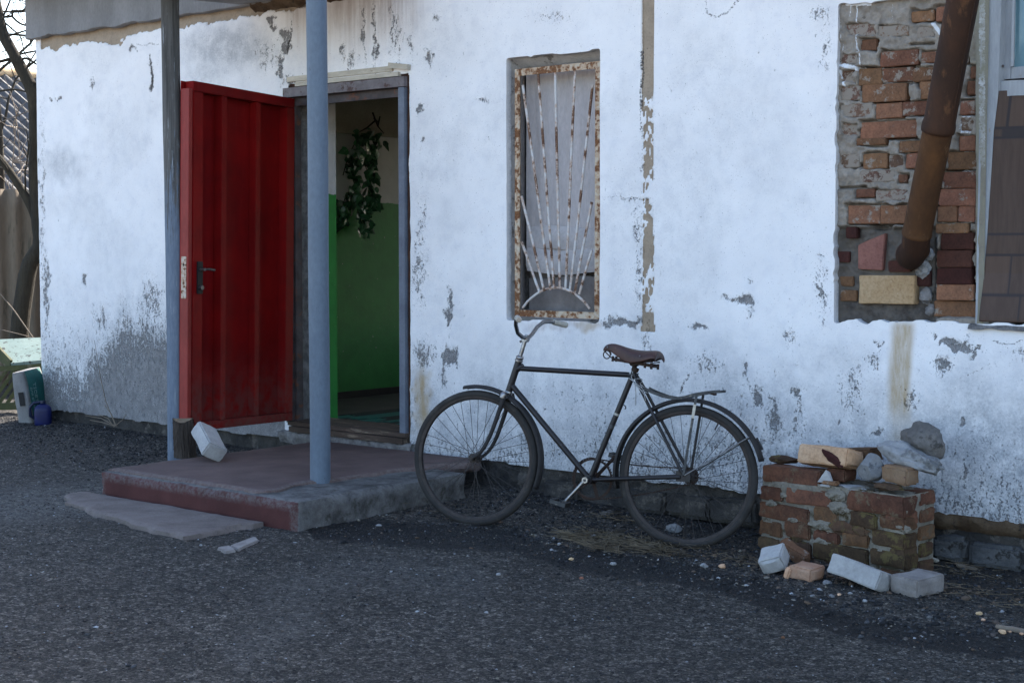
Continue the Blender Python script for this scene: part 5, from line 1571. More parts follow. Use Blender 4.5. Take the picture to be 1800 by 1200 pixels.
PM = Matrix((pe, -pn, Vector((0, 0, 1)))).transposed().to_4x4()
PM.translation = P1
ztop = pier_pt(*crop(700, 455))[1]
rows = []
g = Geo()
nu, nzz = 44, 26
dpt = 0.016
for fz in range(nzz + 1):
    z = PB + (ztop - 0.012 - PB) * fz / nzz
    ring = []
    for k in range(nu + 1):
        u = dpt + (plen - 2 * dpt) * k / nu
        ring.append((u, dpt + 0.014 * mnoise.noise((u * 9, z * 9, 1)) + 0.008 * mnoise.noise((u * 30, z * 30, 1)), z))
    for k in range(1, 10):
        v = dpt + (PDEP - dpt) * k / 10
        ring.append((plen - dpt + 0.014 * mnoise.noise((v * 9, z * 9, 7)), v, z))
    ring.append((plen - dpt, PDEP, z)); ring.append((dpt, PDEP, z)); ring.append(ring[0])
    rows.append(ring)
g.grid(rows)
topr = []
for j in range(9):
    v = dpt + (PDEP - dpt) * j / 8
    topr.append([(dpt + (plen - 2 * dpt) * k / 30, v + (0.01 * mnoise.noise((k, 1, 2)) if j == 0 else 0), ztop - 0.012 + 0.022 * mnoise.noise((k * 0.35, j * 0.6, 3)) + 0.012 * mnoise.noise((k * 1.1, j * 1.3, 3))) for k in range(31)])
g.grid(topr)
me = g.mesh('mortar', MT['pier_mortar'], 60)
add('mortar', me, pier, PM)
PBR = [(125, 342, 462, 440, 'p'), (105, 450, 245, 530, 'p'), (262, 465, 540, 565, 'p'), (632, 490, 975, 612, 'p'), (103, 560, 408, 650, 'p'), (425, 572, 575, 668, 'p'), (640, 600, 800, 690, 'm'), (808, 622, 962, 704, 'p'),
       (103, 652, 250, 742, 'p'), (262, 658, 410, 752, 'p'), (430, 712, 580, 785, 'p'), (597, 722, 755, 805, 'p'), (770, 716, 972, 806, 'm'), (105, 748, 240, 832, 'm'), (248, 762, 412, 858, 'm'), (432, 796, 752, 900, 'm'), (760, 830, 985, 925, 'm'),
       (108, 840, 330, 920, 'm'), (345, 872, 560, 952, 'm'), (575, 915, 800, 1000, 'm'), (815, 940, 975, 1020, 'p')]
for i, (l, t, r_, b, k) in enumerate(PBR):
    s0, _ = pier_pt(*crop(l, (t + b) / 2))
    s1, _ = pier_pt(*crop(r_, (t + b) / 2))
    z1 = pier_pt(*crop((l + r_) / 2, t))[1]
    z0 = pier_pt(*crop((l + r_) / 2, b))[1]
    s0 = max(s0, 0.002)
    s1 = min(s1, plen - 0.001) if r_ < 960 else plen
    rr = random.Random(900 + i)
    me = block_mesh('brick', (s1 - s0, 0.115, z1 - z0), MT['brick_pier' if k == 'p' else 'brick_moss'], 0.007, 3, 0.008, 13, 900 + i, 0.014)
    add('brick', me, pier, PM @ Matrix.Translation(((s0 + s1) / 2, 0.0575 + rr.uniform(-0.009, 0.006), (z0 + z1) / 2)) @ Matrix.Rotation(rr.uniform(-0.03, 0.03), 4, 'Y') @ Matrix.Rotation(rr.uniform(-0.03, 0.03), 4, 'Z'))
# right flank
for i in range(6):
    z1 = ztop - 0.005 - i * 0.083
    for j, (a, b) in enumerate((((0.005, 0.12), (0.135, 0.262)) if i % 2 else ((0.125, 0.262),))):
        me = block_mesh('brick', (0.11, b - a, 0.066), MT['brick_pier' if i < 3 else 'brick_moss'], 0.006, 2, 0.006, 13, 950 + i * 3 + j, 0.012)
        add('brick', me, pier, PM @ Matrix.Translation((plen - 0.055 + 0.004 * (j - i % 2), (a + b) / 2, z1 - 0.035)))


for i, (x_, y_, r_, mt) in enumerate(((565, 500, .045, 'p'), (590, 575, .050, 'p'), (470, 670, .045, 'p'), (470, 770, .042, 'p'), (330, 752, .030, 'm'), (600, 690, .055, 'm'), (250, 500, .022, 'p'), (180, 548, .035, 'p'), (700, 705, .035, 'm'), (880, 600, .03, 'p'), (300, 640, .03, 'p'), (940, 590, .028, 'p'), (560, 900, .05, 'm'), (1000, 700, .03, 'p'))):
    s_, z_ = pier_pt(*crop(x_, y_))
    add('mortar_smear', stone_mesh('mortar_smear', r_, (1.35, 0.22, 0.62), MT['pier_mortar' if mt == 'p' else 'brick_moss'], 1200 + i, 3, 0.9), pier, PM @ Matrix.Translation((min(s_, plen - 0.02), 0.006, z_)))


def on_pier(px, py, v, z=None):
    """point seen at px,py at depth v behind the pier's front face"""
    return on_plane(px, py, P1 - pn * v, pn)


def seat(me, px, py, v, M3, name, label, cat, group=None):
    q = on_pier(px, py, v)
    return tag(add(name, me, None, Matrix.Translation(q) @ M3), label, cat, group)


base_rot = math.atan2(pe.y, pe.x)
RZ = lambda a: Matrix.Rotation(base_rot + a, 4, 'Z')
GT_ = 'bricks and stones lying on the pier'
cream_o = seat(block_mesh('cream_brick', (0.31, 0.14, 0.098), MT['brick_cream'], 0.006, 5, 0.008, 9, 51, 0.022), 1460, 803, 0.10, RZ(-0.02) @ Matrix.Rotation(-0.02, 4, 'Y') @ Matrix.Rotation(-0.25, 4, 'X'), 'cream_brick', 'cream firebrick with a dark burnt scar lying on top of the brick pier', 'brick', GT_)
add('burnt_scar', stone_mesh('burnt_scar', 0.075, (1.0, 0.10, 0.30), MT['brick_dark'], 52, 3, 0.5), cream_o, Matrix.Translation(on_pier(1462, 805, 0.028)) @ RZ(0) @ Matrix.Rotation(0.48, 4, 'Y'))
seat(block_mesh('red_brick', (0.26, 0.12, 0.07), MT['brick_pier'], 0.008, 3, 0.006, 12, 53, 0.012), 1500, 800, 0.22, RZ(0.1) @ Matrix.Rotation(-0.1, 4, 'Y'), 'red_brick', 'dark red brick lying behind the cream firebrick on the pier', 'brick', GT_)
seat(block_mesh('brick_half', (0.115, 0.11, 0.062), MT['brick_pier'], 0.008, 3, 0.006, 12, 54, 0.014), 1479, 833, 0.12, RZ(0.05), 'brick_half', 'dark half brick under the right end of the cream firebrick', 'brick', GT_)
seat(stone_mesh('cobble', 0.080, (0.92, 0.75, 0.86), MT['stone_grey'], 56, 4, 0.12), 1531, 821, 0.09, RZ(0.3), 'cobble', 'rounded grey cobble between the firebrick and the brick stub on the pier', 'stone', GT_)
seat(block_mesh('brick_stub', (0.15, 0.11, 0.085), MT['brick_tan'], 0.012, 4, 0.010, 10, 57, 0.018), 1583, 834, 0.08, RZ(-0.05) @ Matrix.Rotation(0.05, 4, 'Y'), 'brick_stub', 'worn pinkish brick stub at the right front corner of the pier top', 'brick', GT_)
seat(stone_mesh('slab_stone', 0.165, (1.05, 0.5, 0.40), MT['stone_pale'], 64, 4, 0.35), 1599, 801, 0.17, RZ(0) @ Matrix.Rotation(0.27, 4, 'Y'), 'slab_stone', 'pale flat slab stone resting over the cobble and stub, under the top stone', 'stone', GT_)
seat(stone_mesh('top_stone', 0.135, (1.0, 0.6, 0.66), MT['stone_brown'], 61, 4, 0.22), 1623, 774, 0.24, RZ(0) @ Matrix.Rotation(0.30, 4, 'Y'), 'top_stone', 'dark grey brown stone topmost of the heap against the wall', 'stone', GT_)
seat(stone_mesh('moss_lump', 0.065, (1.3, 0.8, 0.35), MT['brick_moss'], 62, 3, 0.5), 1378, 808, 0.12, RZ(0), 'mortar_lump', 'mossy mortar lump on the left end of the pier top', 'lump', GT_)
shard_me = Geo().add([(-0.045, -0.012, -0.028), (0.045, -0.010, -0.026), (0.03, 0.02, -0.028), (-0.04, 0.018, -0.028), (-0.002, -0.004, 0.036), (0.012, 0.012, 0.024)], [(0, 1, 4), (1, 2, 5, 4), (2, 3, 5), (3, 0, 4, 5), (0, 3, 2, 1)]).mesh('shard', MT['silicate'], 0)
seat(shard_me, 1453, 838, 0.025, RZ(0.05), 'shard', 'pointed white shard in front of the cream firebrick', 'shard', GT_)
seat(block_mesh('red_chip', (0.085, 0.05, 0.018), MT['brick_red'], 0.005, 2, 0.004, 20, 65, 0.008), 1460, 848, 0.02, RZ(0.05), 'red_chip', 'flat orange brick chip under the white shard on the pier', 'chip', GT_)
seat(block_mesh('white_chip', (0.055, 0.03, 0.010), MT['silicate'], 0.003, 1, 0.003, 20, 66), 1452, 853, 0.008, RZ(0.1), 'white_chip', 'thin white chip on the pier edge below the orange chip', 'chip', GT_)
seat(stone_mesh('flat_lump', 0.10, (1.1, 0.5, 0.18), MT['stone_pale'], 67, 4, 0.4), 1502, 858, 0.05, RZ(0), 'mortar_lump', 'flat grey mortar lump on the middle of the pier front edge', 'lump', GT_)
seat(stone_mesh('ochre_lump', 0.072, (1.15, 0.6, 0.25), MT['brick_moss'], 68, 4, 0.4), 1563, 856, 0.05, RZ(0), 'mortar_lump', 'ochre mossy mortar lump below the brick stub on the pier', 'lump', GT_)

# loose bricks on the ground in front of the pier
GL_ = 'loose bricks in front of the pier'


def ground_brick(px, py, size, mat, M3, name, label, seed, up=None, chip=0.012):
    q = on_z(px, py, -0.087)
    q.z = gzf(q.x, q.y) + (size[2] / 2 if up is None else up)
    return tag(add(name, block_mesh(name, size, MT[mat], 0.006, 5, 0.007, 9, seed, chip * 1.3), None, Matrix.Translation(q) @ M3), label, 'brick', GL_)


def rot(z, x=0, y=0):
    return Matrix.Rotation(base_rot + z, 4, 'Z') @ Matrix.Rotation(y, 4, 'Y') @ Matrix.Rotation(x, 4, 'X')


ground_brick(1361, 1012, (0.125, 0.125, 0.088), 'silicate', rot(0.32, 0.45, -0.35), 'white_half_brick', 'tilted white half brick, leftmost of the loose bricks before the pier', 71, 0.062)
ground_brick(1417, 1022, (0.135, 0.12, 0.068), 'brick_tan', rot(0.02, 0.05, 0.06), 'tan_brick', 'tan brick with dark burnt corner between two white bricks on the ground', 72)
ground_brick(1397, 993, (0.16, 0.06, 0.07), 'brick_red', rot(0.1, 0.3, 0.42), 'orange_brick', 'broken orange brick leaning on the pier behind the tan brick', 73, 0.045)
ground_brick(1511, 1034, (0.28, 0.115, 0.090), 'silicate', rot(-0.02, -0.30, 0.165), 'white_brick', 'long tilted white brick lying on the gravel before the pier', 74, 0.062, 0.008)
ground_brick(1612, 1042, (0.15, 0.205, 0.085), 'silicate_dirty', rot(-0.06, 0.02, 0.03), 'grey_brick', 'dirty grey brick lying flat, rightmost of the loose bricks', 75)
ground_brick(1384, 1022, (0.025, 0.02, 0.055), 'brick_cream', rot(0.1, 0, 0.3), 'tan_chip', 'small upright tan chip between the half brick and the tan brick', 76, None, 0.004)
# rotten wood scraps at the wall foot on the right
for i, (px, py, l, lb) in enumerate(((1690, 985, 0.16, 'upper rotten wood scrap at the wall foot right of the pier'), (1640, 990, 0.06, 'small white scrap beside the right flank of the pier'), (1700, 1002, 0.10, 'lower rotten wood scrap at the wall foot right of the pier'), (1780, 1108, 0.14, 'thin broken twig lying at the right edge of the yard'))):
    q = on_z(px, py, -0.09)
    q.z = gzf(q.x, q.y) + 0.012
    me = block_mesh('wood_scrap', (l, 0.03, 0.014), MT['lath' if i == 1 else 'dry_twig'], 0.004, 3, 0.006, 18, 80 + i)
    tag(add('wood_scrap', me, None, Matrix.Translation(q) @ Matrix.Rotation(-0.5 + i * 0.3, 4, 'Z') @ Matrix.Rotation(0.12, 4, 'Y')), lb, 'wood scrap')

# ------------------------------------------------------------------ bicycle
WR = 0.364
BH = 0.2892
WBASE = 1.1847
bike_M = Matrix.Translation((-4.1606, -0.6539, -0.060)) @ Matrix((Vector((0.958134, 0.285043, -0.02701)), Vector((-0.286318, 0.954165, -0.087124)), Vector((0.000938, 0.0912, 0.995831)))).transposed().to_4x4()
bike = thing('bicycle', 'old black roadster bicycle with brown leather saddle standing by the wall', 'bicycle', M=bike_M)


def bpart(name, g, mat, parent=bike, smooth=50):
    return add(name, g.mesh(name, MT[mat], smooth), parent, bike_M)


V = Vector
RH, FH, BB = V((0, 0, WR)), V((-WBASE, 0, WR)), V((-0.526, 0, 0.305))
SC, HT, HB = V((-0.318, 0, 0.878)), V((-0.966, 0, 0.896)), V((-1.012, 0, 0.735))
HA = (HT - HB).normalized()
g = Geo()
g.tube([V((-0.345, 0, 0.862)), V((-0.965, 0, 0.860))], 0.0145, 14)
g.tube([V((-0.995, 0, 0.765)), BB], 0.0155, 14)
g.tube([BB, SC + (SC - BB).normalized() * 0.02], 0.0148, 14)
g.tube([HB, HT], 0.0185, 16)
for s in (-1, 1):
    g.tube([V((-0.312, s * 0.014, 0.868)), V((-0.27, s * 0.036, 0.80)), V((-0.02, s * 0.058, 0.395)), V((0.0, s * 0.058, 0.372))], 0.0085, 10)
    g.tube([BB + V((0.02, s * 0.022, 0)), V((-0.40, s * 0.036, 0.32)), V((-0.02, s * 0.060, WR))], 0.0105, 10)
    g.box((-0.045, s * 0.058 - 0.003, WR - 0.022), (0.03, s * 0.058 + 0.003, WR + 0.03))
g.tube([BB + V((0, -0.036, 0)), BB + V((0, 0.036, 0))], 0.0235, 18)
g.tube([SC + V((0.004, -0.024, -0.012)), SC + V((0.004, 0.024, -0.012))], 0.008, 10)
g.tube([HT - HA * 0.045 + V((0.002, 0, 0)), HT - HA * 0.022 + V((0.035, 0, 0.0))], [0.019, 0.015], 12)
bpart('frame', g, 'bike_black')
# pump peg on the seat tube
q = BB.lerp(SC, 0.70)
bpart('pump_peg', Geo().tube([q + V((0.014, 0, 0)), q + V((0.026, 0, -0.006)), q + V((0.030, 0, -0.016)), q + V((0.024, 0, -0.022))], 0.0028, 6), 'bike_black')
for i, (t, l) in enumerate(((0.60, 0.012), (0.48, 0.02))):
    a = BB.lerp(SC, t)
    bpart('paint_chip', Geo().tube([a, a + (SC - BB).normalized() * l], 0.0152, 14), 'grip' if i == 0 else 'rack')
# headset and fork
g = Geo()
g.lathe([(0.0, 0.0), (0.022, 0), (0.0225, 0.008), (0.018, 0.012), (0.021, 0.018), (0.021, 0.026), (0.015, 0.032), (0, 0.032)], HT, HA, 20)
g.lathe([(0.0, -0.016), (0.021, -0.016), (0.0215, -0.008), (0.019, 0.0), (0, 0.0)], HB, HA, 20)
bpart('headset', g, 'chrome')
CRN = HB - HA * 0.030
g = Geo()
g.box((-0.022, -0.052, -0.014), (0.022, 0.052, 0.014), Matrix.Translation(CRN) @ Matrix.Rotation(-0.27, 4, 'Y'))
for s in (-1, 1):
    p = [CRN + V((0, s * 0.044, 0.0)), CRN - HA * 0.12 + V((0, s * 0.046, 0)), CRN - HA * 0.225 + V((-0.004, s * 0.049, 0)), V((-1.118, s * 0.052, 0.425)), V((-1.150, s * 0.053, 0.385)), FH + V((0.0, s * 0.053, 0.0))]
    # smooth sweep
    sm = []
    for k in range(25):
        t = k / 24 * (len(p) - 1)
        i = min(int(t), len(p) - 2)
        f = t - i
        p0, p1, p2, p3 = p[max(i - 1, 0)], p[i], p[i + 1], p[min(i + 2, len(p) - 1)]
        sm.append(0.5 * ((2 * p1) + (p2 - p0) * f + (2 * p0 - 5 * p1 + 4 * p2 - p3) * f * f + (3 * p1 - p0 - 3 * p2 + p3) * f ** 3))
    g.tube(sm, [0.0125 - 0.0045 * k / 24 for k in range(25)], 12, sy=1.0)
bpart('fork', g, 'bike_dusty')
cap = Geo()
for s in (-1, 1):
    cap.lathe([(0, 0.012), (0.010, 0.012), (0.017, 0.006), (0.019, 0), (0.0185, -0.02), (0, -0.02)], CRN + V((0, s * 0.044, 0.016)) - HA * 0.004, HA, 16)
bpart('crown_cap', cap, 'chrome')


def wheel(name, hub, seed):
    t = Geo()
    t.lathe([(WR - 0.0205 + 0.0215 * math.cos(a) * (1.0 if math.cos(a) > 0 else 0.8), 0.0205 * math.sin(a)) for a in [2 * math.pi * k / 14 for k in range(14)]], hub, (0, 1, 0), 72, True)
    w = add(name, t.mesh(name, MT['tyre'], 60), bike, bike_M)
    r_ = Geo().lathe([(WR - 0.046, -0.012), (WR - 0.030, -0.0165), (WR - 0.024, -0.0155), (WR - 0.024, 0.0155), (WR - 0.030, 0.0165), (WR - 0.046, 0.012), (WR - 0.050, 0.0)], hub, (0, 1, 0), 72, True)
    bpart('rim', r_, 'rim', w)
    h = Geo().lathe([(0.0, -0.062), (0.007, -0.062), (0.007, -0.045), (0.013, -0.044), (0.014, -0.034), (0.026, -0.033), (0.026, -0.029), (0.016, -0.026), (0.016, 0.026), (0.026, 0.029), (0.026, 0.033), (0.014, 0.034), (0.013, 0.044), (0.007, 0.045), (0.007, 0.062), (0, 0.062)], hub, (0, 1, 0), 20)
    h.lathe([(0.0, -0.058), (0.0135, -0.058), (0.0135, -0.050), (0, -0.050)], hub, (0, 1, 0), 6)
    bpart('hub', h, 'rim', w)
    n = 36
    rr = random.Random(seed)
    for k in range(n):
        a = 2 * math.pi * k / n + rr.uniform(-0.015, 0.015)
        s = -1 if k % 2 else 1
        b = a + (0.95 if (k // 2) % 2 else -0.95)
        p0 = hub + V((math.cos(b) * 0.024, s * 0.031, math.sin(b) * 0.024))
        p1 = hub + V((math.cos(a) * (WR - 0.049), s * 0.004, math.sin(a) * (WR - 0.049)))
        bpart('spoke', Geo().tube([p0, p1], 0.00135, 5, cap=False), 'spoke', w, 180)
    vs = Geo().tube([hub + V((math.cos(1.1) * (WR - 0.05), 0, math.sin(1.1) * (WR - 0.05))), hub + V((math.cos(1.1) * (WR - 0.085), 0, math.sin(1.1) * (WR - 0.085)))], 0.0035, 8)
    bpart('valve', vs, 'bike_dusty', w)
    return w


wheel('rear_wheel', RH, 1)
wheel('front_wheel', FH, 2)


def mudguard(name, hub, R, a0, a1, sag0=0.0, sag1=0.0):
    rows = []
    for k in range(49):
        t = k / 48
        a = math.radians(a0 + (a1 - a0) * t)
        r = R + sag0 * (1 - t) ** 3 + sag1 * t ** 3
        row = []
        for j in range(9):
            b = math.pi * (j / 8 - 0.5) * 1.15
            row.append((hub.x + math.cos(a) * (r + 0.017 * (math.cos(b) - 1)), 0.031 * math.sin(b), hub.z + math.sin(a) * (r + 0.017 * (math.cos(b) - 1))))
        rows.append(row)
    o = bpart(name, Geo().grid(rows), 'bike_dusty', smooth=180)
    m_ = o.modifiers.new('thick', 'SOLIDIFY')
    m_.thickness = 0.0018
    return o


rg = mudguard('rear_mudguard', RH, 0.400, 194, 16, 0.0, 0.004)
fg = mudguard('front_mudguard', FH, 0.395, 103, -20, 0.0, 0.0)
a = math.radians(36)
for s in (-1, 1):
    bpart('mudguard_stay', Geo().tube([RH + V((0.0, s * 0.064, 0.01)), RH + V((math.cos(a) * 0.386, s * 0.030, math.sin(a) * 0.386))], 0.0032, 8), 'chrome' if s < 0 else 'rack', rg)
bpart('tail_tab', Geo().bar(RH + V((0.405 * math.cos(0.58), 0.012, 0.405 * math.sin(0.58))), RH + V((0.408 * math.cos(0.42), 0.012, 0.408 * math.sin(0.42))), 0.016, 0.012), 'bike_dusty', rg)
# stem and handlebar
CL = V((-0.930, 0, 1.030))
g = Geo().tube([HT + HA * 0.02, CL - HA * 0.012], 0.0112, 14)
g.tube([CL - HA * 0.014 + V((0, -0.020, 0)), CL - HA * 0.014 + V((0, 0.020, 0))], 0.0165, 14)
g.tube([CL - HA * 0.004, CL + HA * 0.012], [0.011, 0.008], 10)
bpart('stem', g, 'chrome')
bpart('clamp_bolt', Geo().tube([CL + V((-0.018, -0.012, -0.022)), CL + V((-0.030, -0.016, -0.030))], 0.006, 8), 'frame_dark')


def bar_path(s):
    p = [V((-0.930, 0, 1.024)), V((-0.934, s * 0.045, 1.026)), V((-0.939, s * 0.10, 1.046)), V((-0.932, s * 0.15, 1.088)), V((-0.915, s * 0.19, 1.116)), V((-0.898, s * 0.225, 1.123)), V((-0.880, s * 0.258, 1.121)), V((-0.835, s * 0.345, 1.110))]
    return p


hb = Geo()
for s in (-1, 1):
    hb.tube(bar_path(s), 0.0108, 12)
hbar = bpart('handlebar', hb, 'chrome')
for s in (-1, 1):
    p = bar_path(s)
    d = (p[-1] - p[-2]).normalized()
    gg = Geo().lathe([(0.0115, 0), (0.0155, 0.0), (0.015, 0.03), (0.0165, 0.07), (0.0165, 0.092), (0.014, 0.097), (0.006, 0.098), (0.005, 0.085)], p[-2], d, 18)
    bpart('grip', gg, 'grip', hbar)
# seat post and saddle
bpart('seat_post', Geo().tube([SC, V((-0.312, 0, 0.932))], 0.0105, 12).lathe([(0.0, 0), (0.019, 0), (0.020, 0.02), (0, 0.02)], SC + V((0.002, 0, 0.004)), (SC - BB), 14), 'rusty')
sec = [(-0.492, 0.985, 0.008, 0.010), (-0.485, 1.004, 0.017, 0.022), (-0.462, 1.018, 0.022, 0.036), (-0.430, 1.020, 0.027, 0.056), (-0.395, 1.012, 0.036, 0.072), (-0.360, 1.002, 0.052, 0.078), (-0.335, 0.997, 0.066, 0.076), (-0.305, 0.993, 0.082, 0.066), (-0.270, 0.991, 0.096, 0.054), (-0.235, 0.993, 0.104, 0.044), (-0.205, 0.996, 0.104, 0.036), (-0.190, 0.994, 0.100, 0.030), (-0.182, 0.986, 0.096, 0.026), (-0.181, 0.972, 0.094, 0.020), (-0.184, 0.955, 0.090, 0.008)]
sec = [(u, z, hw * 0.86, sk * 0.86) for u, z, hw, sk in sec]
rows = []
for u, z, hw, sk in sec:
    row = []
    for j in range(15):
        b = (j / 14 - 0.5) * 2
        c = abs(b)
        y = hw * math.copysign(min(1.0, c * 1.45) ** 1.0, b) if c < 0.69 else math.copysign(hw * (1.0 + 0.05 * (c - 0.69)), b)
        dz = -0.28 * hw * min(1, c / 0.69) ** 2.2 - (sk - 0.10 * hw) * max(0, (c - 0.62) / 0.38) ** 1.1
        row.append((u, y, z + dz))
    rows.append(row)
sd = bpart('saddle', Geo().grid(rows), 'leather', smooth=180)
m_ = sd.modifiers.new('thick', 'SOLIDIFY')
m_.thickness = 0.004
m_ = sd.modifiers.new('round', 'SUBSURF')
m_.levels = m_.render_levels = 1
for u, y, z in ((-0.462, -0.0245, 0.999), (-0.262, -0.092, 0.962), (-0.462, 0.0245, 0.999)):
    bpart('rivet', Geo().ico((u, y, z), 0.0045, 1, jit=0), 'chrome', sd)
g = Geo()
for s in (-1, 1):
    g.bar(V((-0.432, s * 0.024, 0.938)), V((-0.205, s * 0.050, 0.914)), 0.007, 0.014)
g.tube([V((-0.318, -0.036, 0.924)), V((-0.318, 0.036, 0.924))], 0.017, 14)
g.tube([V((-0.318, -0.048, 0.924)), V((-0.318, 0.048, 0.924))], 0.0075, 8)
for u, z, s in ((-0.428, 0.940, 0.028), (-0.244, 0.916, 0.052), (-0.208, 0.912, 0.056)):
    g.tube([V((u, -s, z - 0.014)), V((u, -s, z + 0.014))], 0.007, 8)
    g.tube([V((u, s, z - 0.014)), V((u, s, z + 0.014))], 0.007, 8)
    g.tube([V((u, -s, z)), V((u, s, z))], 0.006, 8)
bpart('saddle_clamp', g, 'rusty', sd)
ring = [V((-0.464 + 0.020 * math.cos(a), -0.018 - 0.012 * (a / 6.28 - 0.5), 0.960 + 0.021 * math.sin(a))) for a in [2 * math.pi * k / 22 * 1.35 for k in range(23)]]
bpart('nose_spring', Geo().tube(ring + [V((-0.440, -0.022, 0.946)), V((-0.428, -0.024, 0.944))], 0.0032, 8), 'rusty', sd)
for s in (-1, 1):
    coil = [V((-0.226 + 0.032 * math.cos(a) * (0.6 + 0.4 * t), s * 0.062 + 0.028 * math.sin(a) * (0.6 + 0.4 * t), 0.918 + 0.045 * t)) for t, a in [(k / 48, 2 * math.pi * 2.6 * k / 48) for k in range(49)]]
    bpart('coil_spring', Geo().tube(coil, 0.0024, 6), 'frame_dark', sd)
# rear rack
rails = []
for s in (-1, 1):
    rk = Geo()
    path = [V((-0.246, s * 0.040, 0.800)), V((-0.20, s * 0.050, 0.781)), V((-0.14, s * 0.054, 0.764)), V((-0.08, s * 0.056, 0.757)), V((-0.03, s * 0.056, 0.766)), V((0.03, s * 0.056, 0.786)), V((0.09, s * 0.056, 0.799)), V((0.155, s * 0.056, 0.809))]
    for p0, p1 in zip(path[:-1], path[1:]): rk.bar(p0, p1 + (p1 - p0) * 0.03, 0.007, 0.013)
    rails.append(rk)
rack = bpart('rear_rack', rails[0], 'rack', smooth=30)
bpart('rail', rails[1], 'rack', rack, 30)
for u, z in ((-0.21, 0.785), (-0.08, 0.757), (0.03, 0.786), (0.148, 0.808)):
    bpart('cross_bar', Geo().bar(V((u, -0.052, z + 0.002)), V((u, 0.052, z + 0.002)), 0.014, 0.005), 'rack', rack)
for s in (-1, 1):
    st = bpart('rack_stay', Geo().bar(V((0.040, s * 0.062, 0.787)), V((-0.004, s * 0.066, 0.375)), 0.003, 0.013, (1, 0, 0)), 'rack' if s < 0 else 'bike_dusty', rack, 30)
bpart('stay_plate', Geo().bar(V((0.0345, -0.0655, 0.735)), V((0.027, -0.0658, 0.665)), 0.003, 0.0145, (1, 0, 0)), 'lath', rack, 30)
bpart('rack_spring', Geo().bar(V((0.08, 0, 0.800)), V((0.12, 0, 0.790)), 0.05, 0.01), 'rusty', rack)
# cranks, chainring, chain
cg = Geo().lathe([(0.098, -0.002), (0.108, -0.002), (0.108, 0.002), (0.098, 0.002)], BB + V((0, 0.048, 0)), (0, 1, 0), 60, True)
for k in range(46):
    a = 2 * math.pi * k / 46
    cg.box((0.106, -0.0018, -0.0035), (0.1125, 0.0018, 0.0035), Matrix.Translation(BB + V((0, 0.048, 0))) @ Matrix.Rotation(a, 4, 'Y'))
for k in range(5):
    a = 2 * math.pi * k / 5
    cg.box((0.018, -0.0025, -0.009), (0.100, 0.0015, 0.009), Matrix.Translation(BB + V((0, 0.048, 0))) @ Matrix.Rotation(a, 4, 'Y'))
cg.lathe([(0.0, -0.004), (0.026, -0.004), (0.026, 0.004), (0.0, 0.004)], BB + V((0, 0.048, 0)), (0, 1, 0), 24)
bpart('chainring', cg, 'rusty', smooth=30)
SPR = 0.042
ch = Geo()
pts = []
cc = BB + V((0, 0.048, 0))
rcx = RH + V((0, 0.048, 0))
for k in range(20):
    a = math.radians(98 + 164 * k / 19)
    pts.append(cc + V((math.cos(a) * 0.112, 0, math.sin(a) * 0.112)))
for k in range(12):
    a = math.radians(-98 + 196 * k / 11)
    pts.append(rcx + V((math.cos(a) * SPR, 0, math.sin(a) * SPR)))
n = len(pts)
for i in range(n):
    a, b = pts[i], pts[(i + 1) % n]
    L_ = (b - a).length
    m = max(1, int(L_ / 0.0127))
    for k in range(m):
        p0, p1 = a.lerp(b, k / m), a.lerp(b, (k + 0.75) / m)
        sag = -0.014 * math.sin(math.pi * k / m) if L_ > 0.2 else 0
        ch.bar(p0 + V((0, 0, sag)), p1 + V((0, 0, sag)), 0.007, 0.009, (0, 1, 0))
bpart('chain', ch, 'rusty', smooth=0)
bpart('sprocket', Geo().lathe([(0.0, -0.003), (SPR, -0.003), (SPR, 0.003), (0, 0.003)], rcx, (0, 1, 0), 24), 'rusty')


def crank(s, end, mat):
    y = s * 0.068
    g = Geo().lathe([(0.0, -0.010), (0.016, -0.010), (0.0175, 0.0), (0.016, 0.010), (0.0, 0.010)], BB + V((0, y, 0)), (0, 1, 0), 20)
    d = (V((end[0], 0, end[1])) - BB).normalized()
    a = BB + V((0, y, 0)) + d * 0.012
    b = V((end[0], y + s * 0.012, end[1]))
    g.tube([a, a.lerp(b, 0.5), b], [0.0115, 0.0088, 0.0095], 10)
    g.tube([b + V((0, -s * 0.008, 0)), b + V((0, s * 0.010, 0))], 0.012, 12)
    c = bpart('crank', g, mat)
    bpart('crank_bolt', Geo().tube([BB + V((0, y + s * 0.009, 0)), BB + V((0, y + s * 0.013, 0))], 0.008, 6), 'frame_dark', c)
    p = Geo()
    q = b + V((0, s * 0.010, 0))
    p.tube([q, q + V((0, s * 0.10, 0))], 0.007, 10)
    R3 = Matrix.Translation(q) @ Matrix.Rotation(0.22, 4, 'Y')
    for e in (0.012, 0.094): p.box((-0.043, min(s * e, s * (e + 0.004)), -0.010), (0.043, max(s * e, s * (e + 0.004)), 0.010), R3)
    pd = bpart('pedal', p, 'rack')
    for e in (-0.033, 0.033):
        bpart('pedal_block', Geo().box((e - 0.011, min(s * 0.018, s * 0.092), -0.012), (e + 0.011, max(s * 0.018, s * 0.092), 0.012), R3), 'bike_dusty', pd, 30)


crank(-1, (-0.628, 0.184), 'alu')
crank(1, (-0.424, 0.426), 'rusty')
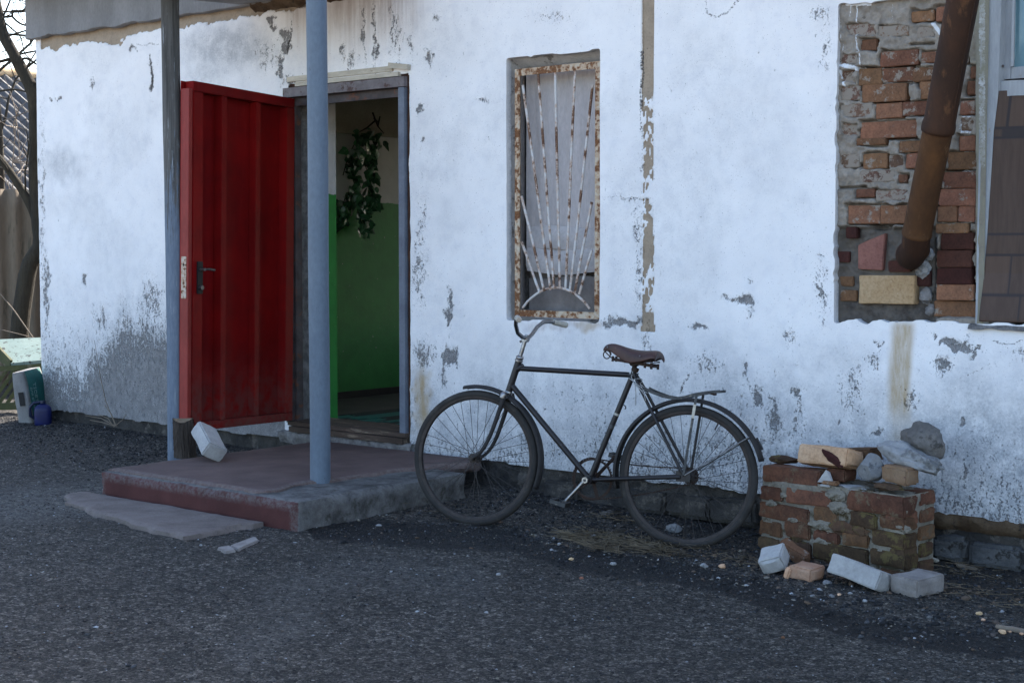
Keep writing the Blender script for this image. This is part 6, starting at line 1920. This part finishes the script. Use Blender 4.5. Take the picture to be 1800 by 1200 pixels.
# string tied round the seat cluster
stg = thing('string', 'dirty white string knotted round the seat cluster of the bicycle', 'string', bike_M @ SC)
rnd = random.Random(3)
sp = []
for k in range(26):
    t = k / 25
    a = 2 * math.pi * 2.6 * t
    sp.append(bike_M @ (V((-0.312 + 0.05 * t, 0, 0.868 - 0.085 * t)) + V((0.020 * math.cos(a), 0.026 * math.sin(a) - 0.004, 0.010 * math.sin(a * 1.3)))))
Geo().tube(sp, 0.0022, 6).part('loop', MT['string'], stg, 180)
for st in ([(-0.318, -0.02, 0.882), (-0.322, -0.024, 0.85), (-0.30, -0.03, 0.815), (-0.262, -0.05, 0.79), (-0.222, -0.055, 0.776)], [(-0.31, -0.03, 0.83), (-0.27, -0.05, 0.80), (-0.235, -0.058, 0.765), (-0.228, -0.058, 0.735)], [(-0.30, -0.03, 0.83), (-0.292, -0.034, 0.78), (-0.288, -0.03, 0.71)], [(-0.335, -0.02, 0.845), (-0.30, -0.03, 0.825), (-0.25, -0.052, 0.796)]):
    Geo().tube([bike_M @ V(p) for p in st], 0.0021, 6).part('loose_end', MT['string'], stg, 180)

# ------------------------------------------------------------------ dry grass and weeds
def blades(name, centres, n, length, seed, lie=0.9, mat='dry_grass', spread=0.0):
    rs = np.random.RandomState(seed)
    vs, fs = [], []
    for i in range(n):
        c, sx, sy = centres[rs.randint(len(centres))]
        x, y = c[0] + rs.normal(0, sx), c[1] + rs.normal(0, sy)
        z = gzf(x, y)
        a = rs.uniform(0, 6.283)
        L_ = length * rs.uniform(0.4, 1.3)
        el = rs.uniform(0, 1 - lie) * 1.5
        bend = rs.normal(0, 0.9)
        w = rs.uniform(0.0010, 0.0022)
        px_, py_, pz_ = x, y, z + 0.006 + rs.rand() * 0.022
        b = len(vs)
        for k in range(5):
            t = k / 4
            aa = a + bend * t
            vs += [(px_ - math.sin(aa) * w * (1 - t * 0.6), py_ + math.cos(aa) * w * (1 - t * 0.6), pz_), (px_ + math.sin(aa) * w * (1 - t * 0.6), py_ - math.cos(aa) * w * (1 - t * 0.6), pz_ + w)]
            px_ += math.cos(aa) * math.cos(el) * L_ / 4
            py_ += math.sin(aa) * math.cos(el) * L_ / 4
            pz_ = max(pz_ + math.sin(el) * L_ / 4 * (1 - t), gzf(px_, py_) + 0.003)
        for k in range(4): fs.append((b + 2 * k, b + 2 * k + 1, b + 2 * k + 3, b + 2 * k + 2))
    me = np_mesh(name, np.array(vs), np.array(fs), MT[mat])
    return tag(add(name, me), kind='stuff')


cs = []
for px, py, sx, sy in ((1040, 955, .10, .05), (1080, 950, .12, .06), (1110, 962, .10, .05), (1140, 965, .10, .04), (1165, 972, .08, .04), (1060, 968, .08, .03), (1010, 950, .05, .03)):
    q = on_z(px, py, -0.05)
    cs.append(((q.x, q.y), sx, sy))
blades('straw', cs, 900, 0.10, 8, 0.70)
cs = []
for px, py, sx, sy in ((1075, 920, .12, .06), (1200, 960, .15, .05), (1290, 985, .12, .06), (1680, 1000, .15, .08), (1760, 1040, .2, .1), (700, 905, .2, .08)):
    q = on_z(px, py, -0.06)
    cs.append(((q.x, q.y), sx, sy))
blades('dry_litter', cs, 420, 0.10, 9, 0.85)
wd = thing('dry_weed', 'thin dry weed stalk against the grey stained wall foot left of the door', 'weed', on_y(200, 745, -0.05))
rnd = random.Random(12)
for st in ([(203, 748), (186, 705), (176, 660), (166, 598)], [(200, 748), (180, 742), (158, 738)], [(202, 748), (178, 735), (150, 730)], [(205, 750), (196, 728), (184, 712)], [(200, 750), (215, 738), (222, 728)], [(200, 750), (190, 735), (172, 728)]):
    Geo().tube([on_y(px, py, -0.06 - 0.02 * i) for i, (px, py) in enumerate(st)], [0.0035, 0.003, 0.0025, 0.0015][:len(st)], 5).part('stalk', MT['dry_twig'], wd, 60)

# ------------------------------------------------------------------ left of the house: bench, bag, canister, fence, shed, trees
VV = Vector((ray(35, 440).x, ray(35, 440).y, 0)).normalized()
VR = Vector((-VV.y, VV.x, 0)) * -1
if VR.dot(RGT) < 0: VR = -VR


def far(px, py, Z):
    return CAMP + ray(px, py) * Z


bq = on_z(57, 746, 0.05)
bw = (-VR * 0.88 + VV * 0.47).normalized()
bt = (VR * 0.47 + VV * 0.88).normalized()
bag = thing('cement_bag', 'white and teal printed bag leaning at the left corner of the house', 'bag', bq)
BMx = Matrix((bw, bt, Vector((0, 0, 1)))).transposed().to_4x4()
lean_ = Matrix.Rotation(-0.13, 4, VV)
BMx = Matrix.Translation(bq) @ lean_ @ BMx


def bag_shape(face):
    g = Geo()
    rows = []
    for i in range(13):
        z = 0.43 * i / 12
        sq = 1 - 0.25 * max(0, (i - 9) / 3) ** 1.5
        rows.append([])
        for k in range(33):
            a = 2 * math.pi * k / 32
            ca, sa = math.cos(a), math.sin(a)
            p = 6.0
            r = (abs(ca) ** p + abs(sa) ** p) ** (-1 / p)
            rows[-1].append((0.066 + 0.066 * r * ca * sq + 0.006 * mnoise.noise((ca * 3, sa * 3, z * 7)), 0.16 + 0.16 * r * sa + 0.006 * mnoise.noise((ca * 3, sa * 3 + 9, z * 7)), z))
    g.grid(rows)
    g.f.append(tuple(12 * 33 + k for k in range(32)))
    return g


add('sack', bag_shape(0).mesh('sack', MT['bag_white'], 60), bag, BMx)
rows = [[(-0.007 + 0.004 * mnoise.noise((y * 20, z * 20, 2)) + (0.020 * max(0, (z - 0.34) / 0.09) ** 1.5), y, z) for y in [0.02 + 0.026 * k for k in range(11)]] for z in [0.01 + 0.035 * i for i in range(13)]]
add('print_panel', Geo().grid(rows).mesh('print_panel', MT['bag_teal'], 180), bag, BMx)
for txt, sz, y0, z0 in (('ТІСЕТНА', 0.055, 0.085, 0.33), ('ДЛЯ СТІН', 0.034, 0.035, 0.30)):
    fc = bpy.data.curves.new('lettering', 'FONT')
    fc.body = txt
    fc.size = sz
    fc.extrude = 0.0008
    fc.materials.append(MT['bag_text'])
    tm = BMx @ Matrix.Translation((-0.0155, y0, z0)) @ Matrix(((0, 0, -1, 0), (0, -1, 0, 0), (-1, 0, 0, 0), (0, 0, 0, 1))) @ Matrix.Rotation(0, 4, 'Z')
    # text reads downwards along the teal side
    X_, Y_ = Vector((0, 0, -1)), Vector((0, 1, 0))
    tm = BMx @ Matrix.Translation((-0.0155, y0, z0)) @ Matrix((X_, Y_, X_.cross(Y_))).transposed().to_4x4()
    lt = bpy.data.objects.new('lettering_outline', fc)
    COL.objects.link(lt)
    lm = bpy.data.meshes.new_from_object(lt)
    bpy.data.objects.remove(lt)
    add('lettering', lm, bag, tm)
add('stamp', Geo().box((0.03, -0.012, 0.16), (0.075, -0.008, 0.27)).mesh('stamp', MT['mat_black'], 0), bag, BMx)

cq = on_z(76, 748, 0.05)
can = thing('canister', 'blue plastic canister standing before the white and teal bag', 'canister', cq)
g = Geo()
rows = []
for z, s in ((0.0, 0.86), (0.008, 0.97), (0.03, 1.0), (0.12, 1.0), (0.145, 0.95), (0.165, 0.72), (0.172, 0.40), (0.178, 0.3)):
    rows.append([tuple(cq + VR * (0.068 * s * (abs(math.cos(a)) ** 0.6) * math.copysign(1, math.cos(a))) + VV * (0.05 * s * (abs(math.sin(a)) ** 0.6) * math.copysign(1, math.sin(a))) + Vector((0, 0, z))) for a in [2 * math.pi * k / 28 for k in range(29)]])
g.grid(rows)
g.part('body', MT['blue_can'], can, 60)
Geo().lathe([(0, 0.02), (0.022, 0.02), (0.024, 0.0), (0.02, -0.004)], cq + Vector((0, 0, 0.182)), (0, 0, 1), 16).part('cap', MT['blue_can_lid'], can, 40)
Geo().tube([cq - VR * 0.062 + Vector((0, 0, 0.06)), cq - VR * 0.095 + Vector((0, 0, 0.08)), cq - VR * 0.10 + Vector((0, 0, 0.15)), cq - VR * 0.07 + Vector((0, 0, 0.185)), cq - VR * 0.01 + Vector((0, 0, 0.19))], 0.012, 8).part('handle', MT['blue_can_lid'], can, 60)

# bench: flaking mint board above green diagonal slats
fl, frr = far(19, 638, 12.95), far(90, 631, 12.95)
bl, br = far(-16, 597, 13.40), far(90, 592, 13.40)
bench = thing('bench', 'flaking mint green bench with slanting board over green slats behind the house corner', 'bench', (fl.x, fl.y, 0.05))
up_ = (frr - fl).cross(bl - fl).normalized()
if up_.z < 0: up_ = -up_
g = Geo().add([tuple(p) for p in (fl, frr, br, bl)] + [tuple(p - up_ * 0.03) for p in (fl, frr, br, bl)], [(0, 1, 2, 3), (7, 6, 5, 4), (0, 4, 5, 1), (1, 5, 6, 2), (2, 6, 7, 3), (3, 7, 4, 0)])
g.part('board', MT['mint'], bench, 0)
gl_ = far(-18, 726, 12.9)
dzv = Vector((0, 0, 1))
b0, b1 = far(-40, 716, 12.75), far(60, 712, 12.75)
t0, t1 = far(8, 648, 12.98), far(108, 642, 12.98)
for k in range(7):
    f = (k + 0.4) / 7
    a, b = b0.lerp(b1, f), t0.lerp(t1, f)
    Geo().bar(a, b, 0.030, 0.014, VV).part('slat', MT['slat_green'], bench, 30)
Geo().bar(b0 - VR * 0.1, b1, 0.016, 0.06, dzv).part('lower_rail', MT['slat_green'], bench, 30)
Geo().bar(t0 - VR * 0.1, t1, 0.018, 0.045, dzv).part('upper_rail', MT['slat_green'], bench, 30)
Geo().bar(far(-20, 600, 13.3), far(19, 642, 12.97), 0.02, 0.10, dzv).part('end_board', MT['slat_green'], bench, 30)
for p in (b0, b1, far(-30, 690, 13.5), far(60, 690, 13.5)):
    Geo().bar((p.x, p.y, gzf(p.x, p.y) - 0.02), (p.x, p.y, p.z + 0.35 if p in (far(-30, 690, 13.5),) else p.z + 0.02), 0.04, 0.04, VR).part('leg', MT['slat_green'], bench, 30)

# corrugated fence
fence = thing('corrugated_fence', 'grey brown corrugated sheet fence behind the bench left of the house', 'fence', far(35, 600, 15.0) * 1.0)
for s in range(5):
    rows = []
    for z in [0.0 + 0.2 * i for i in range(11)]:
        row = []
        for k in range(49):
            u = -2.6 + s * 1.06 + k * 1.08 / 48
            p = far(35, 440, 15.2) + VR * u + VV * (0.028 * math.sin(u * 2 * math.pi / 0.165 * 1.0) + 0.02 * (s % 2) + 0.02 * z)
            row.append((p.x, p.y, z * (1.0 + 0.012 * (s % 3) - 0.01) + 0.035 + (0.01 * mnoise.noise((u * 5, 1, 1)) if z > 1.9 else 0)))
        rows.append(row)
    o = Geo().grid(rows).part('sheet', MT['fence'], fence, 180)
    m_ = o.modifiers.new('thick', 'SOLIDIFY')
    m_.thickness = 0.008
for s in range(3):
    p = far(35, 440, 15.2) + VR * (-2.4 + s * 2.0) + VV * 0.12
    Geo().box((p.x - 0.03, p.y - 0.03, 0), (p.x + 0.03, p.y + 0.03, 1.9)).part('fence_post', MT['frame_dark'], fence, 30)

# shed with a slate sheet roof
R0 = far(0, 131, 21.0)
rd = (VR * 0.81 + VV * 0.58).normalized()
fh = (-VV * 0.81 + VR * 0.58).normalized()
fd = (fh * math.cos(math.radians(31)) - Vector((0, 0, math.sin(math.radians(31))))).normalized()
fn = rd.cross(fd).normalized()
if fn.z < 0: fn = -fn
shed = thing('shed', 'low shed with old grey corrugated roof behind the fence', 'shed', (R0.x, R0.y, 0))
for r_ in range(3):
    for c in range(7):
        rows = []
        for i in range(5):
            row = []
            for k in range(41):
                u = -3.5 + c * 1.12 + k * 1.14 / 40
                w = r_ * 1.35 + i * 1.42 / 4
                row.append(tuple(R0 + rd * u + fd * w + fn * (0.030 * math.sin(u * 2 * math.pi / 0.17) - 0.012 * r_ + 0.006 * (c % 2) + 0.02 * (1 - i / 4) * (r_ > 0) * 0)))
            rows.append(row)
        Geo().grid(rows).part('roof_sheet', MT['slate_roof'], shed, 180)
Geo().tube([R0 + rd * (-3.5) + Vector((0, 0, 0.03)), R0 + rd * 4.4 + Vector((0, 0, 0.03))], 0.07, 10).part('ridge_cap', MT['brick_cream'], shed, 60)  # cream colour stands in for sunlight along the ridge
bz = (R0 + fd * 3.6).z
g = Geo()
c0, c1 = R0 + rd * -3.3 + fd * 3.6, R0 + rd * 4.2 + fd * 3.6
g.add([(c0.x, c0.y, 0), (c1.x, c1.y, 0), (c1.x, c1.y, c1.z - 0.1), (c0.x, c0.y, c0.z - 0.1)] + [(p.x - fh.x * 3.4, p.y - fh.y * 3.4, z) for p, z in ((c0, 0), (c1, 0), (c1, c1.z - 0.1), (c0, c0.z - 0.1))], [(0, 1, 2, 3), (4, 7, 6, 5), (0, 3, 7, 4), (1, 5, 6, 2)])
g.part('shed_wall', MT['band'], shed, 0)


def grow(g, p, d, L_, r, rnd, depth, twigs, buds=None):
    n = 5
    pts, rs_ = [p], [r]
    for k in range(n):
        d = (d + Vector((rnd.gauss(0, 0.16), rnd.gauss(0, 0.16), rnd.gauss(0.02, 0.13)))).normalized()
        pts.append(pts[-1] + d * (L_ / n))
        rs_.append(r * (1 - 0.6 * (k + 1) / n))
        if depth > 0 and k >= 1:
            for _ in range(1 + (rnd.random() < 0.5)):
                side = (d + Vector((rnd.gauss(0, 0.8), rnd.gauss(0, 0.8), rnd.gauss(0.15, 0.6)))).normalized()
                grow(twigs if depth < 3 else g, pts[-1], side, L_ * rnd.uniform(0.4, 0.65), rs_[-1] * 0.55, rnd, depth - 1, twigs, buds)
        if depth == 0:
            twigs.ico(pts[-1] + Vector((rnd.gauss(0, 0.004), rnd.gauss(0, 0.004), 0)), r * 1.9, rnd.randint(0, 999), (1, 1, 1.5)) if rnd.random() < 0.5 else None
    (g if depth >= 3 else twigs).tube(pts, rs_, 6 if depth > 1 else 4, cap=False)


def tree(base, label, trunk_paths, crown_seeds, mat, seed):
    t = thing('bare_tree', label, 'tree', base)
    rnd = random.Random(seed)
    for path, radii in trunk_paths:
        sm, rr_ = [], []
        for k in range(33):
            u = k / 32 * (len(path) - 1)
            i = min(int(u), len(path) - 2)
            f = u - i
            p0, p1, p2, p3 = path[max(i - 1, 0)], path[i], path[i + 1], path[min(i + 2, len(path) - 1)]
            sm.append(0.5 * ((2 * p1) + (p2 - p0) * f + (2 * p0 - 5 * p1 + 4 * p2 - p3) * f * f + (3 * p1 - p0 - 3 * p2 + p3) * f ** 3))
            rr_.append((radii[0] + (radii[1] - radii[0]) * k / 32) * (1 + 0.08 * mnoise.noise((k * 0.5, 1, seed))))
        Geo().tube(sm, rr_, 12).part('trunk' if radii[0] > 0.06 else 'limb', mat, t, 60)
    tw = Geo()
    for p, d, L_, r in crown_seeds:
        g = Geo()
        grow(g, p, d, L_, r, rnd, 3, tw)
        g.part('limb', mat, t, 60)
    o = tw.part('crown', mat, t, 0)
    o['kind'] = 'stuff'
    return t


TZ = 14.2
P_ = lambda *q: [far(x, y, TZ) for x, y in q]
base = far(31, 640, TZ)
tb = Vector((base.x, base.y, 0.0))
main = [tb] + P_((34, 590), (42, 520), (52, 465), (72, 432), (69, 390), (64, 330), (63, 250), (62, 190), (55, 155), (38, 122), (20, 88), (6, 62), (-4, 20), (-20, -60))
lb = P_((69, 400), (52, 358), (28, 318), (0, 280), (-40, 240))
l2 = P_((62, 185), (75, 120), (85, 40), (90, -60))
seeds = []
for px, py, dx, dy in ((10, 65, 1, -0.6), (25, 98, 1, -0.35), (40, 125, 1, -0.9), (0, 40, 0.6, -1), (20, 310, -0.5, -1), (45, 345, 0.3, -1), (-5, 20, 1, -0.2), (12, 70, -1, -0.5), (30, 100, -1, 0.1)):
    seeds.append((far(px, py, TZ), (VR * dx - Vector((0, 0, dy)) + VV * random.Random(px * 7 + py).uniform(-0.5, 0.5)).normalized(), 0.62, 0.011))
rt_ = random.Random(77)
for k in range(16):
    px, py = rt_.uniform(-12, 62), rt_.uniform(-10, 125)
    seeds.append((far(px, py, TZ + rt_.uniform(-0.4, 0.6)), (VR * rt_.uniform(-1, 1) + Vector((0, 0, rt_.uniform(-0.6, 1))) + VV * rt_.uniform(-0.5, 0.5)).normalized(), 0.42, 0.0042))
tree(tb, 'bare crooked tree with dark trunk hugging the left corner of the house', [(main, (0.088, 0.045)), (lb, (0.045, 0.028)), (l2, (0.04, 0.02)),
      (P_((28, 110), (45, 103), (62, 112), (80, 125)), (0.013, 0.008)), (P_((28, 106), (14, 106), (-10, 112)), (0.013, 0.010)), (P_((-8, 30), (20, 29), (22, 20), (40, 19), (50, 6), (52, -15)), (0.012, 0.009)), (P_((20, 28), (36, 42), (60, 48), (80, 55)), (0.011, 0.007)), (P_((52, -10), (53, 22), (50, 40)), (0.016, 0.004)), (P_((0, 33), (22, 52), (36, 66), (44, 95), (56, 105)), (0.009, 0.004)), (P_((46, 32), (60, 40), (75, 44)), (0.012, 0.008)), (P_((0, 160), (30, 158), (60, 166)), (0.010, 0.007))],
     seeds, MT['bark'], 3)
tb2 = far(-6, 600, 17.0)
tb2.z = 0.0
tr2 = [tb2, far(-4, 500, 17), far(2, 380, 17), far(0, 250, 17), far(-12, 100, 17), far(-20, -40, 17)]
tree(tb2, 'thinner bare tree at the left edge behind the fence', [(tr2, (0.05, 0.03))], [(far(-2, 240, 17), (VR * 0.7 + Vector((0, 0, 1))).normalized(), 1.2, 0.02), (far(-8, 130, 17), (VR + Vector((0, 0, 0.6))).normalized(), 1.3, 0.018), (far(-10, 60, 17), (VR + Vector((0, 0, 0.2))).normalized(), 1.2, 0.016)], MT['bark'], 5)
# pale twiggy shrubs between fence and shed
for j, (px, Z_, lab) in enumerate(((14, 16.2, 'pale bare shrub behind the fence, nearer the left edge'), (52, 16.8, 'pale bare shrub behind the fence, nearer the house'))):
    b = far(px, 440, Z_)
    b.z = 0.0
    sh = thing('bare_shrub', lab, 'shrub', b, group='bare shrubs behind the fence')
    rnd = random.Random(60 + j)
    st, tw = Geo(), Geo()
    for k in range(10):
        d = Vector((rnd.gauss(0, 0.25), rnd.gauss(0, 0.25), 1)).normalized()
        pts = [b + Vector((rnd.gauss(0, 0.12), rnd.gauss(0, 0.12), 0))]
        for q in range(6):
            d = (d + Vector((rnd.gauss(0, 0.10), rnd.gauss(0, 0.10), 0))).normalized()
            pts.append(pts[-1] + d * 0.48)
            for _ in range(5):
                e = (Vector((rnd.gauss(0, 1), rnd.gauss(0, 1), rnd.gauss(0.2, 0.6)))).normalized()
                m_ = [pts[-1]]
                for w in range(4):
                    e = (e + Vector((rnd.gauss(0, 0.3), rnd.gauss(0, 0.3), rnd.gauss(-0.05, 0.25)))).normalized()
                    m_.append(m_[-1] + e * 0.11)
                tw.tube(m_, [0.006, 0.005, 0.004, 0.003, 0.002], 4, cap=False)
        Geo().tube(pts, [0.016, 0.014, 0.012, 0.010, 0.008, 0.006, 0.004], 6).part('stem', MT['dry_twig'], sh, 60)
    o = tw.part('twigs', MT['dry_twig'], sh, 0)
    o['kind'] = 'stuff'
# dry stalks by the fence foot
ds = thing('dry_stalk', 'long pale dry stalk leaning before the fence above the bench', 'stalk', far(58, 592, 13.9))
Geo().tube([far(-5, 510, 13.9), far(25, 546, 13.9), far(60, 596, 13.9)], [0.005, 0.006, 0.005], 6).part('stem', MT['dry_twig'], ds, 60)
Geo().tube([far(-5, 578, 13.9), far(30, 586, 13.9), far(60, 594, 13.9)], [0.004, 0.004, 0.004], 6).part('stem', MT['dry_twig'], ds, 60)
